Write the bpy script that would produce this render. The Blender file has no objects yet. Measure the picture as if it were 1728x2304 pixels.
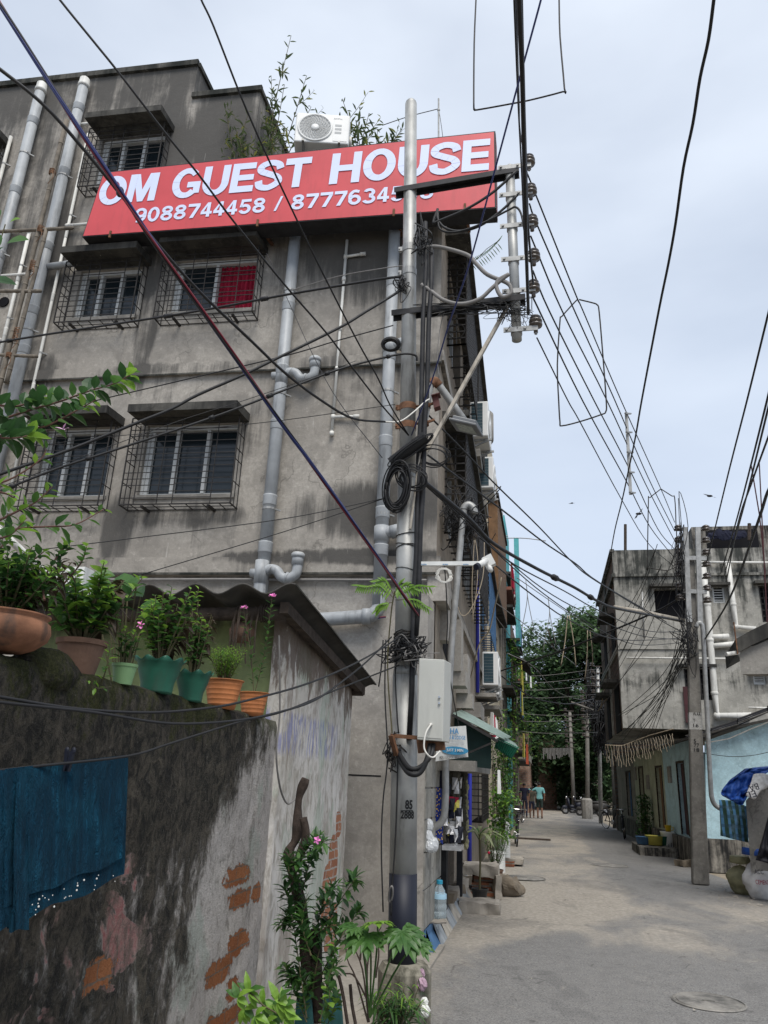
import bpy, bmesh, math, random
from mathutils import Vector, Matrix, noise as mnoise
R = math.radians
sc = bpy.context.scene
COL = sc.collection
random.seed(7)
# ------------------------------------------------------------------ camera
F_PX, PITCH, ROLL, YAW, CAMH = 1700.0, R(19.4), R(2.4), R(12.4045), 1.7
fw = Vector((-math.sin(YAW)*math.cos(PITCH), math.cos(YAW)*math.cos(PITCH), math.sin(PITCH)))
rt0 = Vector((math.cos(YAW), math.sin(YAW), 0)); up0 = rt0.cross(fw)
RT = rt0*math.cos(ROLL)+up0*math.sin(ROLL); UP = -rt0*math.sin(ROLL)+up0*math.cos(ROLL)
cam_d = bpy.data.cameras.new('camera'); cam = bpy.data.objects.new('camera', cam_d); COL.objects.link(cam)
m = Matrix((RT, UP, -fw)).transposed().to_4x4(); m.translation = Vector((0, 0, CAMH)); cam.matrix_world = m
cam_d.sensor_fit = 'VERTICAL'; cam_d.sensor_height = 24.0; cam_d.lens = F_PX/2304*24.0
cam_d.clip_start = 0.05; cam_d.clip_end = 2000
sc.camera = cam
# ------------------------------------------------------------------ sky, sun, exposure
SUN_EL, SUN_AZ = R(58), R(158)      # azimuth clockwise from +Y
w = bpy.data.worlds.new('World'); sc.world = w; w.use_nodes = True
wt = w.node_tree; wt.nodes.clear()
def wn(t, **k):
    n = wt.nodes.new(t)
    for a, b in k.items(): setattr(n, a, b)
    return n
wo = wn('ShaderNodeOutputWorld'); bg = wn('ShaderNodeBackground'); sky = wn('ShaderNodeTexSky')
sky.sky_type = 'NISHITA'; sky.sun_disc = False; sky.sun_elevation = SUN_EL; sky.sun_rotation = SUN_AZ
sky.air_density = 1.0; sky.dust_density = 1.0; sky.ozone_density = 1.5
tc = wn('ShaderNodeTexCoord'); mp = wn('ShaderNodeMapping'); mp.inputs['Scale'].default_value = (1.3, 1.3, 3.4)
nz = wn('ShaderNodeTexNoise'); nz.inputs['Scale'].default_value = 1.7; nz.inputs['Detail'].default_value = 5; nz.inputs['Roughness'].default_value = .45
rp = wn('ShaderNodeValToRGB'); rp.color_ramp.elements[0].position = .30; rp.color_ramp.elements[1].position = .72
rp.color_ramp.elements[0].color = (.46, .46, .46, 1); rp.color_ramp.elements[1].color = (.90, .90, .90, 1)
cl = wn('ShaderNodeRGB'); cl.outputs[0].default_value = (8.0, 8.6, 9.5, 1)
mx = wn('ShaderNodeMix', data_type='RGBA')
L = wt.links.new
L(tc.outputs['Generated'], mp.inputs['Vector']); L(mp.outputs[0], nz.inputs['Vector']); L(nz.outputs['Fac'], rp.inputs[0])
hs = wn('ShaderNodeMix', data_type='RGBA'); sz = wn('ShaderNodeSeparateXYZ'); hr = wn('ShaderNodeMapRange'); hr.inputs[1].default_value = .0; hr.inputs[2].default_value = .95; hr.inputs[3].default_value = .9; hr.inputs[4].default_value = .0
hb = wn('ShaderNodeRGB'); hb.outputs[0].default_value = (5.0, 5.9, 7.35, 1)
L(tc.outputs['Generated'], sz.inputs[0]); L(sz.outputs[2], hr.inputs[0])
L(rp.outputs[0], mx.inputs[0]); L(sky.outputs[0], mx.inputs[6]); L(cl.outputs[0], mx.inputs[7])
L(hr.outputs[0], hs.inputs[0]); L(mx.outputs[2], hs.inputs[6]); L(hb.outputs[0], hs.inputs[7]); L(hs.outputs[2], bg.inputs[0])   # thin blue-grey overcast lower in the sky
bg.inputs[1].default_value = 0.068
L(bg.outputs[0], wo.inputs[0])
sd = bpy.data.lights.new('sun', 'SUN'); sd.energy = 1.9; sd.angle = R(30); sd.color = (1, .96, .90)
so = bpy.data.objects.new('sun', sd); COL.objects.link(so)
sdir = Vector((math.sin(SUN_AZ)*math.cos(SUN_EL), math.cos(SUN_AZ)*math.cos(SUN_EL), math.sin(SUN_EL)))
so.rotation_euler = sdir.to_track_quat('Z', 'Y').to_euler()
sc.view_settings.view_transform = 'Standard'; sc.view_settings.look = 'None'
sc.view_settings.exposure = 0.86; sc.view_settings.gamma = 1.0
# ------------------------------------------------------------------ geometry of the place, measured on the photograph
def ray(px, py): return fw + RT*((px-864)/F_PX) - UP*((py-1152)/F_PX)
def at(px, py, X=None, Y=None, Z=None):
    r = ray(px, py); o = Vector((0, 0, CAMH))
    if X is not None: return o + r*(X/r.x)
    if Y is not None: return o + r*(Y/r.y)
    return o + r*((Z-CAMH)/r.z)
SK = 0.05
def yf(x): return 9.1 + SK*(x+1.27)
def FA(x, z, d=0): return Vector((x, yf(x)-d, z))            # facade coordinates: x, height, distance in front
def fa(px, py, d=0):
    r = ray(px, py); n = Vector((-SK, 1, 0)); t = (9.1+SK*1.27-d)/r.dot(n)
    return Vector((0, 0, CAMH)) + r*t
def SX(y): return -1.3 - 0.025*(y-9.1)                        # street face of the guest house
# ------------------------------------------------------------------ mesh builder
def wloc(o):
    l = Vector(o.location)
    while o.parent: o = o.parent; l += Vector(o.location)
    return l
class MB:
    def __init__(s, xf=None): s.v = []; s.f = []; s.mi = []; s.m = 0; s.xf = xf
    def add(s, vs, fs):
        b = len(s.v)
        for p in vs:
            p = Vector(p)
            s.v.append(s.xf(p) if s.xf else p)
        for f in fs: s.f.append(tuple(b+i for i in f)); s.mi.append(s.m)
    def hexa(s, p): s.add(p, [(0, 3, 2, 1), (4, 5, 6, 7), (0, 1, 5, 4), (1, 2, 6, 5), (2, 3, 7, 6), (3, 0, 4, 7)])
    def box(s, x0, x1, y0, y1, z0, z1):
        s.hexa([(x0, y0, z0), (x1, y0, z0), (x1, y1, z0), (x0, y1, z0), (x0, y0, z1), (x1, y0, z1), (x1, y1, z1), (x0, y1, z1)])
    def obox(s, c, a, b, d):
        c, a, b, d = Vector(c), Vector(a), Vector(b), Vector(d)
        s.hexa([c-a-b-d, c+a-b-d, c+a+b-d, c-a+b-d, c-a-b+d, c+a-b+d, c+a+b+d, c-a+b+d])
    def bar(s, a, b, w, h, upv=(0, 0, 1)):
        a, b = Vector(a), Vector(b); d = b-a; L = d.length
        if L < 1e-6: return
        d /= L; u = Vector(upv)
        if abs(d.dot(u)) > .98: u = Vector((0, 1, 0))
        sx = d.cross(u).normalized(); u = sx.cross(d)
        s.obox((a+b)/2, sx*w/2, d*L/2, u*h/2)
    def quad(s, *p): s.add(p, [tuple(range(len(p)))])
    def tube(s, pts, r, n=6, cap=True):
        pts = [Vector(p) for p in pts]
        if len(pts) < 2: return
        rr = r if isinstance(r, (list, tuple)) else [r]*len(pts)
        vs = []; u = None
        for i, p in enumerate(pts):
            d = (pts[min(i+1, len(pts)-1)]-pts[max(i-1, 0)])
            if d.length < 1e-9: d = Vector((0, 0, 1))
            d.normalize()
            if u is None:
                u = d.cross(Vector((0, 0, 1)) if abs(d.z) < .9 else Vector((1, 0, 0))).normalized()
            else:
                u = u-d*u.dot(d)
                if u.length < 1e-6: u = d.cross(Vector((.3, .5, .8)))
                u.normalize()
            w2 = d.cross(u)
            for k in range(n):
                a = 2*math.pi*k/n; vs.append(p+(u*math.cos(a)+w2*math.sin(a))*rr[i])
        fs = [(i*n+k, i*n+(k+1) % n, (i+1)*n+(k+1) % n, (i+1)*n+k) for i in range(len(pts)-1) for k in range(n)]
        if cap: fs += [tuple(range(n))[::-1], tuple((len(pts)-1)*n+k for k in range(n))]
        s.add(vs, fs)
    def lathe(s, c, prof, n=20, axis=(0, 0, 1), wav=None):
        c = Vector(c); ax = Vector(axis).normalized()
        u = ax.cross(Vector((0, 1, 0)) if abs(ax.y) < .9 else Vector((1, 0, 0))).normalized(); w2 = ax.cross(u)
        vs = []
        for j, (r, z) in enumerate(prof):
            for k in range(n):
                a = 2*math.pi*k/n; rr = r; zz = z
                if wav and j in wav: rr = r*(1+wav[j][0]*math.sin(a*wav[j][2])); zz = z+wav[j][1]*math.sin(a*wav[j][2])
                vs.append(c+ax*zz+(u*math.cos(a)+w2*math.sin(a))*rr)
        fs = [(i*n+k, i*n+(k+1) % n, (i+1)*n+(k+1) % n, (i+1)*n+k) for i in range(len(prof)-1) for k in range(n)]
        if prof[0][0] > 1e-4: fs.append(tuple(range(n))[::-1])
        if prof[-1][0] > 1e-4: fs.append(tuple((len(prof)-1)*n+k for k in range(n)))
        s.add(vs, fs)
    def prism(s, pts, off):
        off = Vector(off); a = [Vector(p) for p in pts]; n = len(a)
        s.add(a+[p+off for p in a], [tuple(range(n))[::-1], tuple(range(n, 2*n))]+[(i, (i+1) % n, n+(i+1) % n, n+i) for i in range(n)])
    def ball(s, c, r, n=8, sq=(1, 1, 1), jit=0):
        c = Vector(c); vs = []; fs = []
        for i in range(1, n):
            t = math.pi*i/n
            for k in range(n*2):
                a = math.pi*k/n; q = r*(1+jit*(random.random()-.5))
                vs.append(c+Vector((math.sin(t)*math.cos(a)*q*sq[0], math.sin(t)*math.sin(a)*q*sq[1], math.cos(t)*q*sq[2])))
        N = n*2; b = len(vs); vs += [c+Vector((0, 0, r*sq[2])), c-Vector((0, 0, r*sq[2]))]
        for i in range(n-2):
            for k in range(N): fs.append((i*N+k, (i+1)*N+k, (i+1)*N+(k+1) % N, i*N+(k+1) % N))
        for k in range(N): fs.append((b, k, (k+1) % N)); fs.append((b+1, (n-2)*N+(k+1) % N, (n-2)*N+k))
        s.add(vs, fs)
    def leaf(s, p, d, up, L, W, droop=.25, nm=None, serr=0):
        d = Vector(d).normalized(); up = Vector(up); sd2 = d.cross(up)
        if sd2.length < 1e-3: sd2 = d.cross(Vector((.3, .8, .1)))
        sd2.normalize(); up = sd2.cross(d); p = Vector(p)
        pts = []
        for t, wv in ((0, .04), (.22, .38), (.5, .5), (.78, .3), (1, 0)):
            c = p+d*L*t-up*(L*droop*t*t)
            if wv == 0: pts.append([c]); continue
            f = W*wv; pts.append([c-sd2*f+up*f*.28, c, c+sd2*f+up*f*.28])
        v = [q for r_ in pts for q in r_]
        fs = []
        for i in range(3):
            a, b = i*3, i*3+3; fs += [(a, a+1, b+1, b), (a+1, a+2, b+2, b+1)]
        fs += [(9, 10, 12), (10, 11, 12)]
        s.add(v, fs)
    def build(s, name, mats, parent=None, smooth=False, loc=None, local=False):
        """loc = the object's origin in the world; vertices are given in world space unless local"""
        me = bpy.data.meshes.new(name)
        if local: off = Vector((0, 0, 0))
        elif loc is not None: off = Vector(loc)
        elif s.v:
            lo = [min(v[i] for v in s.v) for i in range(3)]; hi = [max(v[i] for v in s.v) for i in range(3)]
            off = Vector(((lo[0]+hi[0])/2, (lo[1]+hi[1])/2, lo[2]))
        else: off = Vector((0, 0, 0))
        me.from_pydata([(v-off)[:] for v in s.v], [], s.f)
        if not isinstance(mats, (list, tuple)): mats = [mats]
        for q in mats: me.materials.append(q)
        if len(mats) > 1: me.polygons.foreach_set('material_index', s.mi)
        if smooth: me.polygons.foreach_set('use_smooth', [True]*len(me.polygons))
        me.update()
        o = bpy.data.objects.new(name, me); COL.objects.link(o)
        o.location = off
        if parent is not None:
            o.parent = parent
            if not local: o.location = off-wloc(parent)
        return o
def recalc(o):
    bm = bmesh.new(); bm.from_mesh(o.data); bmesh.ops.recalc_face_normals(bm, faces=bm.faces); bm.to_mesh(o.data); bm.free(); return o
def tag(o, label, cat, group=None, kind=None):
    if label: o['label'] = label
    if cat: o['category'] = cat
    if group: o['group'] = group
    if kind: o['kind'] = kind
    return o
def thing(name, label, cat, loc=(0, 0, 0), group=None):
    o = bpy.data.objects.new(name, None); COL.objects.link(o); o.location = loc; o.empty_display_size = .2
    return tag(o, label, cat, group)
def struct(o): o['kind'] = 'structure'; return o
def copy_tree(o, parent=None):
    c = o.copy(); COL.objects.link(c)
    if parent is not None: c.parent = parent
    for ch in list(o.children): copy_tree(ch, c)
    return c
def separate(o):
    """give every loose piece of a mesh its own object, as siblings of the same kind"""
    me = o.data; n = len(me.vertices); par = list(range(n))
    def find(i):
        while par[i] != i: par[i] = par[par[i]]; i = par[i]
        return i
    for p in me.polygons:
        a = find(p.vertices[0])
        for v in p.vertices[1:]: par[find(v)] = a
    gr = {}
    for p in me.polygons: gr.setdefault(find(p.vertices[0]), []).append(tuple(p.vertices))
    if len(gr) < 2: return [o]
    out = []; W0 = wloc(o); P0 = wloc(o.parent) if o.parent else Vector((0, 0, 0)); nm = o.name.split('.')[0]
    for fs in gr.values():
        ix = sorted({i for f in fs for i in f}); mp_ = {a: b for b, a in enumerate(ix)}; V = [W0+me.vertices[i].co for i in ix]
        c = sum(V, Vector())/len(V); m2 = bpy.data.meshes.new(nm); m2.from_pydata([(v-c)[:] for v in V], [], [[mp_[i] for i in f] for f in fs])
        for q in me.materials: m2.materials.append(q)
        q = bpy.data.objects.new(nm, m2); COL.objects.link(q); q.parent = o.parent; q.location = c-P0; out.append(q)
        for k in o.keys(): q[k] = o[k]
    bpy.data.objects.remove(o); return out
def spline(P, k=6):
    P = [Vector(p) for p in P]
    if len(P) < 3: 
        return [P[0].lerp(P[-1], i/k) for i in range(k+1)]
    out = []; Q = [P[0]*2-P[1]]+P+[P[-1]*2-P[-2]]
    for i in range(1, len(Q)-2):
        a, b, c, d = Q[i-1:i+3]
        for j in range(k):
            t = j/k; out.append(.5*((2*b)+(c-a)*t+(2*a-5*b+4*c-d)*t*t+(3*b-a-3*c+d)*t**3))
    out.append(P[-1]); return out
def pxline(pts, Y0, Y1):
    """pixel polyline -> 3-D points of a wire running from depth Y0 to depth Y1 (perspective-correct in between)"""
    L = [0]
    for a, b in zip(pts, pts[1:]): L.append(L[-1]+math.hypot(b[0]-a[0], b[1]-a[1]))
    return [at(p[0], p[1], Y=1/((1-l/L[-1])/Y0+(l/L[-1])/Y1)) for p, l in zip(pts, L)]
# ------------------------------------------------------------------ materials
class NT:
    def __init__(s, name, rough=.8, spec=.3, metal=0):
        s.mat = bpy.data.materials.new(name); s.mat.use_nodes = True; s.t = s.mat.node_tree
        s.b = s.t.nodes['Principled BSDF']; s.b.inputs['Roughness'].default_value = rough; s.b.inputs['Metallic'].default_value = metal
        s.b.inputs['Specular IOR Level'].default_value = spec
        g = s.t.nodes.new('ShaderNodeNewGeometry'); s.P = g.outputs['Position']; s.N = g.outputs['Normal']
    def lk(s, a, b):
        if isinstance(a, (int, float)): b.default_value = a
        elif isinstance(a, tuple): b.default_value = a if len(a) == 4 or b.type == 'VECTOR' else (*a, 1)
        else: s.t.links.new(a, b)
    def mapv(s, v, sc=(1, 1, 1), loc=(0, 0, 0), rot=(0, 0, 0)):
        n = s.t.nodes.new('ShaderNodeMapping'); s.lk(v, n.inputs[0]); n.inputs['Scale'].default_value = sc; n.inputs['Location'].default_value = loc; n.inputs['Rotation'].default_value = rot
        return n.outputs[0]
    def noise(s, scale, detail=4, rough=.55, v=None, dist=0):
        n = s.t.nodes.new('ShaderNodeTexNoise'); s.lk(v or s.P, n.inputs['Vector']); n.inputs['Scale'].default_value = scale
        n.inputs['Detail'].default_value = detail; n.inputs['Roughness'].default_value = rough; n.inputs['Distortion'].default_value = dist
        return n.outputs['Fac']
    def vor(s, scale, v=None, feat='F1', rnd=1):
        n = s.t.nodes.new('ShaderNodeTexVoronoi'); n.feature = feat; s.lk(v or s.P, n.inputs['Vector']); n.inputs['Scale'].default_value = scale; n.inputs['Randomness'].default_value = rnd
        return n.outputs['Distance']
    def ramp(s, f, *st):
        n = s.t.nodes.new('ShaderNodeValToRGB'); s.lk(f, n.inputs[0]); e = n.color_ramp.elements
        while len(e) < len(st): e.new(.5)
        for q, (p, c) in zip(e, st):
            q.position = p; q.color = (c, c, c, 1) if isinstance(c, (int, float)) else (*c, 1)
        return n.outputs[0]
    def mix(s, f, a, b, mode='MIX'):
        n = s.t.nodes.new('ShaderNodeMix'); n.data_type = 'RGBA'; n.blend_type = mode; s.lk(f, n.inputs[0])
        for q, i in ((a, 6), (b, 7)):
            if isinstance(q, (int, float)): q = (q, q, q)
            s.lk(q, n.inputs[i])
        return n.outputs[2]
    def math(s, op, a, b=0, c=None, clamp=False):
        n = s.t.nodes.new('ShaderNodeMath'); n.operation = op; n.use_clamp = clamp; s.lk(a, n.inputs[0]); s.lk(b, n.inputs[1])
        if c is not None: s.lk(c, n.inputs[2])
        return n.outputs[0]
    def sep(s, v=None):
        n = s.t.nodes.new('ShaderNodeSeparateXYZ'); s.lk(v or s.P, n.inputs[0]); return n.outputs
    def step(s, v, a, b, lo=0., hi=1.):
        n = s.t.nodes.new('ShaderNodeMapRange'); n.interpolation_type = 'SMOOTHSTEP'; s.lk(v, n.inputs[0])
        for i, q in zip((1, 2, 3, 4), (a, b, lo, hi)): n.inputs[i].default_value = q
        return n.outputs[0]
    def bump(s, h, st=.3, dist=.02):
        n = s.t.nodes.new('ShaderNodeBump'); n.inputs['Strength'].default_value = st; n.inputs['Distance'].default_value = dist; s.lk(h, n.inputs['Height']); s.t.links.new(n.outputs[0], s.b.inputs['Normal'])
    def out(s, c, rough=None):
        s.lk(c, s.b.inputs['Base Color'])
        if rough is not None: s.lk(rough, s.b.inputs['Roughness'])
        return s.mat
def simple(name, c, rough=.6, metal=0, var=.25, scale=6, spec=.3, bump=0, dirt=0):
    n = NT(name, rough, spec, metal)
    a = n.noise(scale, 4); d = n.mix(n.ramp(a, (.3, 0.), (.7, 1.)), tuple(q*(1-var) for q in c), tuple(min(1, q*(1+var*.5)) for q in c))
    if dirt:
        st = n.noise(3, 5, .6, n.mapv(n.P, (3, 3, .5))); d = n.mix(n.step(st, .5, .72, 0, dirt), d, (.045, .04, .035))
    if bump: n.bump(n.noise(scale*6, 5), bump, .01)
    return n.out(d)
def plaster(name, A, B, dark=(.045, .045, .045), bias=None, seams=(), scale=1., amount=.5, tint=None, spots=()):
    """grey cement render with blotches, drip streaks and algae; bias = [(height, darkness)...] where damp gathers"""
    n = NT(name, .92, .15); x, y, z = n.sep()
    big = n.noise(.8*scale, 5, .6); mid = n.noise(3.2*scale, 6, .62, dist=.4); fine = n.noise(26, 5, .65)
    c = n.mix(n.step(big, .35, .65), A, B)
    c = n.mix(n.step(mid, .42, .66, 0, .55), c, tuple(q*.58 for q in A)); c = n.mix(n.step(n.noise(1.3*scale, 6, .7, n.mapv(n.P, (1, 1, .8), (9, 4, 2)), .5), .50, .66, 0, .42), c, tuple(q*.5 for q in A))
    c = n.mix(n.step(fine, .35, .70, 0, .5), c, tuple(q*.6 for q in B)); c = n.mix(n.step(n.noise(11, 6, .72), .54, .72, 0, .4), c, tuple(min(1, q*1.35) for q in B))
    if tint:
        c = n.mix(n.step(n.noise(1.1, 3, .5), .5, .72, 0, .5), c, tint)
    stv = n.mapv(n.P, (2.1, 2.1, .22)); st = n.noise(1.6*scale, 6, .68, stv); st2 = n.noise(7, 4, .6, n.mapv(n.P, (2.6, 2.6, .18)))
    if bias:
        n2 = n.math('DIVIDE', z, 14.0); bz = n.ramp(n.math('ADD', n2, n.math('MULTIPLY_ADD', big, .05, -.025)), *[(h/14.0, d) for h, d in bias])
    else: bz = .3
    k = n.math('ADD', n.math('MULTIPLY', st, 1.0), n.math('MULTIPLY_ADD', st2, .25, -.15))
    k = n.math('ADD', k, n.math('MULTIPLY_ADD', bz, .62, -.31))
    k = n.math('ADD', k, n.math('MULTIPLY_ADD', mid, .3, -.15))
    for (sx_, sz_, rx_, rz_, am_) in spots:      # damp patches where the render has stained
        a = n.math('DIVIDE', n.math('SUBTRACT', x, sx_), rx_); b = n.math('DIVIDE', n.math('SUBTRACT', z, sz_), rz_)
        e = n.math('ADD', n.math('MULTIPLY', a, a), n.math('MULTIPLY', b, b)); k = n.math('ADD', k, n.step(n.math('ADD', e, n.math('MULTIPLY_ADD', mid, 1.6, -.8)), 1.3, .1, 0, am_))
    f = n.step(k, .42, .74, 0, 1)
    c = n.mix(n.math('MULTIPLY', f, amount+.4, clamp=True), c, dark)
    wq = n.t.nodes.new('ShaderNodeVectorMath'); wq.operation = 'MULTIPLY_ADD'; wm = n.t.nodes.new('ShaderNodeTexNoise'); n.lk(n.P, wm.inputs['Vector']); wm.inputs['Scale'].default_value = 2.5; wm.inputs['Detail'].default_value = 6
    n.lk(wm.outputs['Color'], wq.inputs[0]); wq.inputs[1].default_value = (.9, .9, .9); n.lk(n.P, wq.inputs[2]); ce = n.vor(.55, wq.outputs[0], 'DISTANCE_TO_EDGE')
    c = n.mix(n.math('MULTIPLY', n.step(ce, .008, .002, 0, .45), n.step(big, .48, .58)), c, tuple(q*.35 for q in A))
    # pale lime streaks and scratches
    ls = n.noise(9, 4, .7, n.mapv(n.P, (2.2, 2.2, .12), (3, 1, 5)))
    c = n.mix(n.step(ls, .66, .74, 0, .35), c, (.55, .53, .49))
    n.bump(n.math('ADD', n.math('MULTIPLY', fine, .6), n.math('MULTIPLY', mid, 1.0)), .35, .02)
    return n.out(c)
M = {}
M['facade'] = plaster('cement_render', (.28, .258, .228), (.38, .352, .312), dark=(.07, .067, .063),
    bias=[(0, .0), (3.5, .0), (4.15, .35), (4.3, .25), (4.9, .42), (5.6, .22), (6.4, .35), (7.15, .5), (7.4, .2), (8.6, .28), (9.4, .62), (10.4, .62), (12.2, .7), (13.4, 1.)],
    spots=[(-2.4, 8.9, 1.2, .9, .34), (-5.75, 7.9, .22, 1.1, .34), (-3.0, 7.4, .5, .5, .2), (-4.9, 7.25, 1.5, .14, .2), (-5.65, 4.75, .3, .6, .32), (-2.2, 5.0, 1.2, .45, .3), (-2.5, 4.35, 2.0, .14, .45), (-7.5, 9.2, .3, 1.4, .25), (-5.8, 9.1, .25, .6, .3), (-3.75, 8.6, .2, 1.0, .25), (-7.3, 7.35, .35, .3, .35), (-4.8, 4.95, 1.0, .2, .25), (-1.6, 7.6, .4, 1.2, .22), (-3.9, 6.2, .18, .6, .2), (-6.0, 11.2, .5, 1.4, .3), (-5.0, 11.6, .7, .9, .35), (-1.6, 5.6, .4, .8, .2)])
M['facade_light'] = plaster('ground_floor_render', (.36, .335, .30), (.43, .40, .36), amount=.1, bias=[(0, .45), (.6, .1), (4, .0), (4.1, .6)])
M['slab'] = plaster('damp_slab_concrete', (.055, .053, .048), (.10, .096, .086), dark=(.02, .02, .02), amount=.5, bias=[(0, .6), (14, .6)])
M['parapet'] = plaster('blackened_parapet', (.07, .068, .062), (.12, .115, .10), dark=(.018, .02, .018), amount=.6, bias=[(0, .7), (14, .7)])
M['side'] = plaster('side_wall_render', (.25, .215, .175), (.33, .28, .225), amount=.0, bias=[(0, .3), (4, .05), (8, .1), (13, .6)])
M['grey_far'] = plaster('far_house_render', (.30, .29, .26), (.42, .405, .365), dark=(.045, .047, .043), amount=.6, scale=1.3, bias=[(0, .4), (3.4, .55), (4.2, .2), (5, .65), (5.6, .3), (7.4, .45), (8.2, .75), (14, .8)])
M['conc'] = plaster('weathered_concrete', (.22, .21, .19), (.32, .30, .27), amount=.3, bias=[(0, .6), (1, .3), (14, .3)])
M['pole_conc'] = plaster('concrete_pole', (.16, .15, .135), (.24, .225, .2), amount=.4, scale=2)
M['cream'] = plaster('cream_plaster', (.55, .47, .34), (.62, .55, .42), amount=.2)
M['teal_wall'] = plaster('turquoise_plaster', (.10, .40, .42), (.16, .48, .50), amount=.15)
M['old_wall'] = plaster('aged_lane_plaster', (.22, .20, .17), (.34, .31, .26), amount=.6, scale=1.4)
M['ocher_wall'] = plaster('pale_green_plaster', (.38, .41, .30), (.46, .48, .36), amount=.25, bias=[(0, .8), (1, .2), (14, .1)])
M['blue_wall'] = plaster('sky_blue_limewash', (.40, .58, .64), (.47, .64, .69), dark=(.10, .13, .14), amount=-.05, bias=[(0, .9), (.8, .3), (1.2, .0), (14, .1)])
M['plinth'] = plaster('stained_plinth', (.24, .22, .19), (.32, .30, .26), dark=(.02, .02, .02), amount=.6, scale=1.6, bias=[(0, .7), (14, .7)])
M['hutgreen'] = plaster('olive_green_limewash', (.20, .24, .11), (.26, .30, .15), amount=.3, bias=[(0, .4), (2.4, .1), (2.8, .7), (14, .9)])
def brick(name, A=(.28, .10, .055), B=(.38, .16, .09), mortar=(.24, .22, .19), sc=(1, 1, 1), axis='Y', rows=.075):
    n = NT(name, .95, .1); x, y, z = n.sep()
    cb = n.t.nodes.new('ShaderNodeCombineXYZ'); n.lk(y if axis == 'Y' else x, cb.inputs[0]); n.lk(z, cb.inputs[1])
    b = n.t.nodes.new('ShaderNodeTexBrick'); n.lk(cb.outputs[0], b.inputs['Vector']); b.inputs['Scale'].default_value = 1
    b.inputs['Brick Width'].default_value = .25; b.inputs['Row Height'].default_value = rows; b.inputs['Mortar Size'].default_value = .012
    n.lk(A, b.inputs['Color1']); n.lk(B, b.inputs['Color2']); n.lk(mortar, b.inputs['Mortar'])
    c = n.mix(n.step(n.noise(4, 5), .4, .75, 0, .7), b.outputs['Color'], (.07, .06, .05))
    n.bump(n.math('ADD', n.math('MULTIPLY', b.outputs['Fac'], -1.), n.noise(40, 3)), .6, .02)
    return n.out(c)
M['brick_pale'] = brick('faded_brick', (.30, .17, .12), (.36, .23, .17), (.30, .27, .23), axis='X', rows=.12); M['brick'] = brick('red_brick'); M['brick_x'] = brick('red_brick_face', axis='X')
M['brick_dark'] = brick('sooty_brick', (.13, .085, .065), (.19, .12, .09), (.13, .12, .11))
M['pvc'] = simple('grey_pvc_pipe', (.34, .355, .365), .45, var=.15, dirt=.4)
M['white_pvc'] = simple('white_pvc_pipe', (.62, .61, .57), .5, var=.12, dirt=.35)
M['galv'] = simple('galvanised_steel', (.33, .33, .32), .5, .4, var=.3, scale=9, dirt=.3)
M['pole_steel'] = simple('aluminium_painted_steel', (.36, .36, .345), .5, .35, var=.25, scale=5, dirt=.55)
M['black_paint'] = simple('black_paint', (.012, .014, .024), .5, var=.2)
M['black_cable'] = simple('black_cable_sheath', (.018, .018, .019), .55, var=.2)
M['grey_cable'] = simple('grey_cable_sheath', (.20, .19, .18), .6, var=.2)
M['white_cable'] = simple('white_cable_sheath', (.62, .60, .55), .5, var=.2)
M['blue_cable'] = simple('blue_cable_sheath', (.03, .04, .14), .45, var=.2)
M['red_cable'] = simple('red_cable_sheath', (.17, .022, .035), .45, var=.2)
M['tan_cable'] = simple('tan_string', (.40, .33, .24), .7, var=.3)
M['iron'] = simple('dark_iron', (.035, .032, .030), .55, .4, var=.4, scale=12)
M['black_steel'] = simple('blackened_channel', (.028, .028, .030), .6, .3, var=.4, scale=10)
M['rust'] = simple('rusty_steel', (.18, .09, .05), .8, .2, var=.5, scale=18)
M['rustwhite'] = simple('flaking_white_steel', (.42, .38, .32), .7, .2, var=.3, scale=14, dirt=.8)
M['porcelain'] = simple('brown_porcelain', (.075, .06, .05), .22, var=.3, spec=.6)
M['white_frame'] = simple('white_aluminium_frame', (.50, .51, .50), .4, var=.12, dirt=.2)
M['glass'] = NT('dark_window_glass', .12, .5).out((.012, .018, .022))
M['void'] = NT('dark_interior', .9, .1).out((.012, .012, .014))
M['ceilwhite'] = simple('whitewashed_reveal', (.52, .51, .48), .8, var=.1)
M['redcloth'] = simple('red_curtain_cloth', (.33, .012, .04), .85, var=.3)
M['sign_red'] = simple('sign_red_vinyl', (.56, .075, .085), .45, var=.14, scale=1.2, dirt=.12, bump=.08)
M['sign_white'] = simple('sign_white_lettering', (.62, .68, .86), .5, var=.03, scale=2)
M['ac_white'] = simple('ac_white_enamel', (.68, .68, .66), .4, var=.06)
M['ac_grey'] = simple('ac_grille_grey', (.36, .37, .37), .5, var=.1)
M['ac_coil'] = simple('ac_dark_coil', (.03, .06, .075), .45, var=.3)
M['terracotta'] = simple('terracotta', (.27, .125, .07), .88, var=.45, scale=7, bump=.3, dirt=.8)
M['terra_old'] = simple('old_clay_pot', (.17, .10, .07), .9, var=.4, scale=6, bump=.3, dirt=.6)
M['orange_pot'] = simple('orange_plastic', (.44, .16, .055), .6, var=.3, dirt=.5)
M['green_pot'] = simple('dark_green_plastic', (.02, .11, .07), .45, var=.25, dirt=.35)
M['lgreen_pot'] = simple('pale_green_plastic', (.20, .34, .16), .5, var=.12, dirt=.3)
M['black_pot'] = simple('black_plastic', (.03, .028, .026), .5, var=.3)
M['soil'] = simple('potting_soil', (.05, .035, .025), 1, var=.4, scale=20, bump=.5)
M['wood'] = simple('old_dark_wood', (.06, .045, .035), .9, var=.5, scale=14, bump=.4)
M['bark'] = simple('rough_bark', (.055, .04, .032), .95, var=.5, scale=20, bump=.8)
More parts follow.
